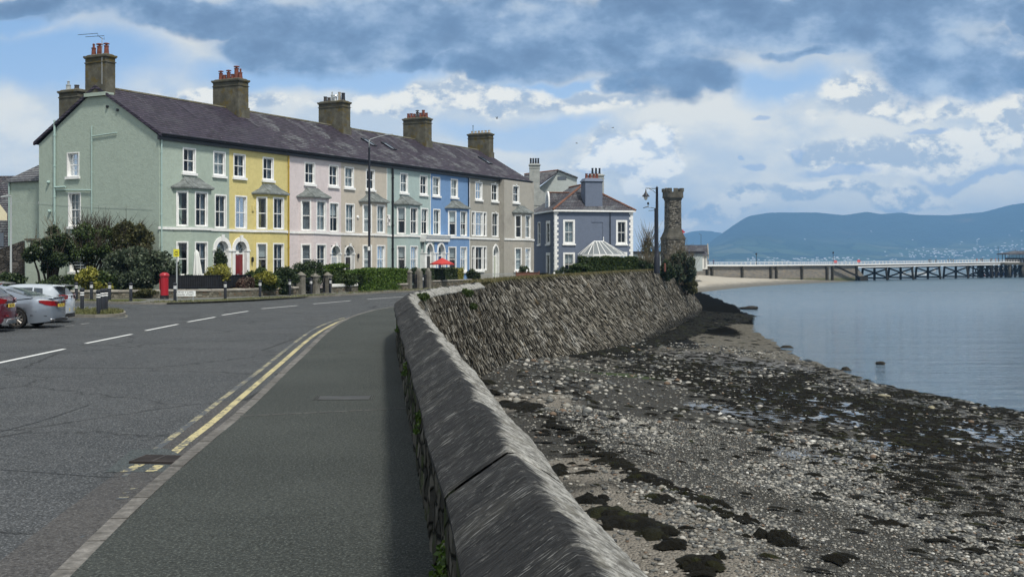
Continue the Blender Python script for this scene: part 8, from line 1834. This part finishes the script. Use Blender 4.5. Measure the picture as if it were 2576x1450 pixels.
def prism_lamp(par, nm, mat, plan, pts, side, dep=.05, out=.014):
    """lamp wrapping the rear corner; pts: (t, z) with t<0 on the rear face (y distance from corner) and t>0 along the side"""
    b = MB(); A = []
    for (u, z0, z1) in pts:
        if u >= 0: p0 = (u, side * (plan(u) + out))
        else: f = -u; w0 = plan(0.0); p0 = (-.0 - .075 * min(1, f / .25) - out, side * (w0 - f))
        A.append((p0, z0, z1))
    for i in range(len(A) - 1):
        (pa, a0_, a1_), (pb_, b0_, b1_) = A[i], A[i + 1]; b.poly([(*pa, a0_), (*pb_, b0_), (*pb_, b1_), (*pa, a1_)])
        b.poly([(*pa, a1_), (*pb_, b1_), (pb_[0] + dep, pb_[1] * .95, b1_), (pa[0] + dep, pa[1] * .95, a1_)])
    return b.build(nm, mat, par)
# cars stand nose to the left: local x (rear -> nose) points to -X, so rotate by 180 degrees
def ex_saloon(t_, plan, topz):
    for s in (-1, 1):
        prism_lamp(t_, 'tail_lamp', M['tail'], plan, [(-.46, .79, .93), (-.25, .78, .95), (0, .79, .97), (.15, .83, .98), (.34, .93, .99)], s); prism_lamp(t_, 'reversing_lamp', M['clear'], plan, [(-.30, .955, .975), (0, .975, .99), (.32, .995, 1.02)], s, .02, .016)
    b = MB(); b.box(-.12, -.05, -.45, .45, .905, .93); b.build('boot_handle', M['plastic'], t_)
    b = MB(); b.hexa([(-.06, -.62, 1.055), (.10, -.66, 1.075), (.10, .66, 1.075), (-.06, .62, 1.055), (-.075, -.6, 1.085), (.10, -.64, 1.10), (.10, .64, 1.10), (-.075, .6, 1.085)]); b.build('boot_spoiler', M['silverblue'], t_)
    b = MB(); b.lathe([(.045, 0), (.045, -.006)], (-.10, 0, .99), 12, 0, 'y'); bo = b.build('badge', M['chrome'], t_); bo.rotation_euler = (0, 0, math.pi / 2); bo.location = (-.10, .10, 0)
    b = MB()
    for s in (-1, 1): b.tube([(-.105, s * .58, .30), (.10, s * .58, .30)], .045, 10)
    b.build('exhaust', M['chrome'], t_); b = MB(); b.box(-.06, .25, -.56, .56, .235, .34); b.build('diffuser', M['plastic'], t_)
    b = MB(); b.hexa([(2.02, -.04, 1.45), (2.25, -.05, 1.465), (2.25, .05, 1.465), (2.02, .04, 1.45), (2.02, -.008, 1.53), (2.14, -.012, 1.50), (2.14, .012, 1.50), (2.02, .008, 1.53)]); b.build('aerial_fin', M['silverblue'], t_)
    for s in (-1, 1):
        b = MB(); b.tube([(.42, s * (plan(.42) + .002), .60), (1.0, s * (plan(1.0) + .002), .575)], .006, 4); b.tube([(.12, s * (plan(.12) + .004), .44), (.62, s * (plan(.62) + .004), .47)], .012, 5); b.build('body_crease', M['plastic'], t_)
        b = MB(); b.frus(3.45, s * (.92 + .08), .98, 1.10, .06, .10, .05, .09); b.build('wing_mirror', M['silverblue'], t_)
M['silverblue'] = carpaint('silver_blue_paint', (.235, .275, .33)); M['maroon'] = carpaint('maroon_paint', (.10, .008, .022), .35); M['palesilver'] = carpaint('pale_silver_paint', (.50, .55, .60), .4)
sh_ = lambda x: .93 - .02 * max(0, x - 3.0) - .12 * max(0, (x - 3.9))
car('parked_car', 'silver blue saloon car parked between the maroon car and the pale hatchback', M['silverblue'], 4.85, 1.84, [(0, 1.06), (.08, 1.08), (.7, 1.10), (1.1, 1.05), (3.3, 1.0), (3.9, .93), (4.6, .78), (4.85, .62)], .19, (1.12, 3.95), sh_, [(.62, 1.09), (1.1, 1.245), (1.65, 1.405), (2.0, 1.455), (2.6, 1.475), (3.0, 1.44), (3.4, 1.26), (3.9, .95)],
    [([(1.30, .10), (1.45, .06), (2.15, .06)], [(1.30, .35), (1.62, .86), (2.15, .88)]), ([(2.22, .06), (3.2, .06)], [(2.22, .88), (3.0, .84)])], (.80, 1.62, .60), (3.05, 3.75, .62), R=.345, text='YC51 VKJ', plate=(0, .80), extras=ex_saloon, loc_=(-16.22, 41.25, GP), rz=math.pi - .02)
def rbump(t_, w, z0, z1, mt, nm):
    b = MB(); P_ = [(.5, -w - .12), (.2, -w - .07), (.02, -w * .9), (-.09, -w * .62), (-.12, 0), (-.09, w * .62), (.02, w * .9), (.2, w + .07), (.5, w + .12)]; b.prism(P_, z0, z1); b.build(nm, M[mt], t_, auto=50)
def ex_hatch(t_, plan, topz):
    for s in (-1, 1): prism_lamp(t_, 'tail_lamp', M['tail'], plan, [(-.28, .92, 1.05), (-.1, .90, 1.08), (0, .90, 1.08), (.12, .95, 1.07)], s)
    b = MB(); b.hexa([(-.02, -.58, 1.395), (.40, -.62, 1.43), (.40, .62, 1.43), (-.02, .58, 1.395), (-.04, -.56, 1.42), (.40, -.60, 1.46), (.40, .60, 1.46), (-.04, .56, 1.42)]); b.build('roof_spoiler', M['palesilver'], t_)
    rbump(t_, .64, .36, .60, 'palesilver', 'bumper'); rbump(t_, .60, .20, .34, 'plastic', 'lower_bumper')
    b = MB(); b.tube([(.0, -.45, .22), (.16, -.45, .22)], .035, 8); b.build('exhaust', M['chrome'], t_)
    b = MB(); b.tube([(.45, 0, 1.46), (.20, 0, 1.72)], .008, 4); b.build('aerial', M['plastic'], t_); b = MB(); b.lathe([(.05, 0), (.05, -.006)], (0, 0, .98), 12, 0, 'y'); bo = b.build('badge', M['plastic'], t_); bo.rotation_euler = (0, 0, math.pi / 2); bo.location = (-.09, 0, 0)
car('parked_car', 'pale silver hatchback parked farthest back beside the grassy island', M['palesilver'], 3.95, 1.68, [(0, .98), (.10, 1.00), (.5, 1.0), (2.8, .96), (3.1, .93), (3.8, .74), (3.95, .6)], .20, (.68, 3.15), lambda x: .90 - .05 * max(0, x - 2.6), [(.02, 1.0), (.14, 1.14), (.30, 1.34), (.42, 1.42), (1.0, 1.46), (1.8, 1.46), (2.2, 1.42), (2.6, 1.22), (3.0, .95)],
    [([(.75, .35), (1.1, .06)], [(.78, .80), (1.1, .84)]), ([(1.16, .06), (2.5, .06)], [(1.16, .86), (2.2, .84)])], (.07, .33, .66), (2.25, 2.9, .62), R=.30, rtaper=.22, text='KV17', plate=(0, .50), extras=ex_hatch, loc_=(-17.18, 44.75, GP), rz=math.pi + .02, tw=.70, spokes=7)
def ex_suv(t_, plan, topz):
    for s in (-1, 1): prism_lamp(t_, 'tail_lamp', M['tail'], plan, [(-.32, .96, 1.08), (-.1, .95, 1.12), (0, .95, 1.12), (.2, 1.0, 1.12)], s); prism_lamp(t_, 'fog_lamp', M['tail'], plan, [(-.36, .52, .56), (-.16, .52, .57)], s, .02, .06)
    rbump(t_, .70, .47, .68, 'maroon', 'bumper'); rbump(t_, .71, .27, .46, 'dbump', 'lower_bumper')
    b = MB(); b.tube([(-.155, -.62, .34), (-.155, -.50, .42), (-.155, .50, .42), (-.155, .62, .34)], .022, 6); b.build('bumper_trim', M['chrome'], t_); b = MB(); b.box(-.10, -.07, -.45, .45, .985, 1.02); b.build('boot_handle', M['plastic'], t_)
    b = MB(); b.lathe([(.05, 0), (.05, -.006)], (0, 0, 1.10), 12, 0, 'y'); bo = b.build('badge', M['chrome'], t_); bo.rotation_euler = (0, 0, math.pi / 2); bo.location = (-.085, 0, 0)
    b = MB(); b.hexa([(.0, -.6, 1.60), (.42, -.64, 1.64), (.42, .64, 1.64), (.0, .6, 1.60), (-.02, -.58, 1.63), (.42, -.62, 1.68), (.42, .62, 1.68), (-.02, .58, 1.63)]); b.build('roof_spoiler', M['maroon'], t_)
car('parked_car', 'maroon car cut off by the left edge of the picture', M['maroon'], 4.35, 1.80, [(0, 1.10), (.15, 1.13), (3.0, 1.10), (3.5, 1.03), (4.2, .84), (4.35, .68)], .24, (.86, 3.50), lambda x: 1.02 - .05 * max(0, x - 2.8), [(.10, 1.12), (.40, 1.36), (.62, 1.58), (1.2, 1.66), (2.0, 1.66), (2.5, 1.58), (2.9, 1.35), (3.3, 1.08)],
    [([(.95, .12), (1.3, .06)], [(1.0, .82), (1.3, .86)]), ([(1.38, .06), (2.8, .06)], [(1.38, .86), (2.5, .84)])], (.14, .56, .66), (2.55, 3.2, .62), R=.35, rtaper=.25, text='NC2 1NU', plate=(0, .88), extras=ex_suv, loc_=(-16.98, 38.9, GP), rz=math.pi + .04, tw=.70)
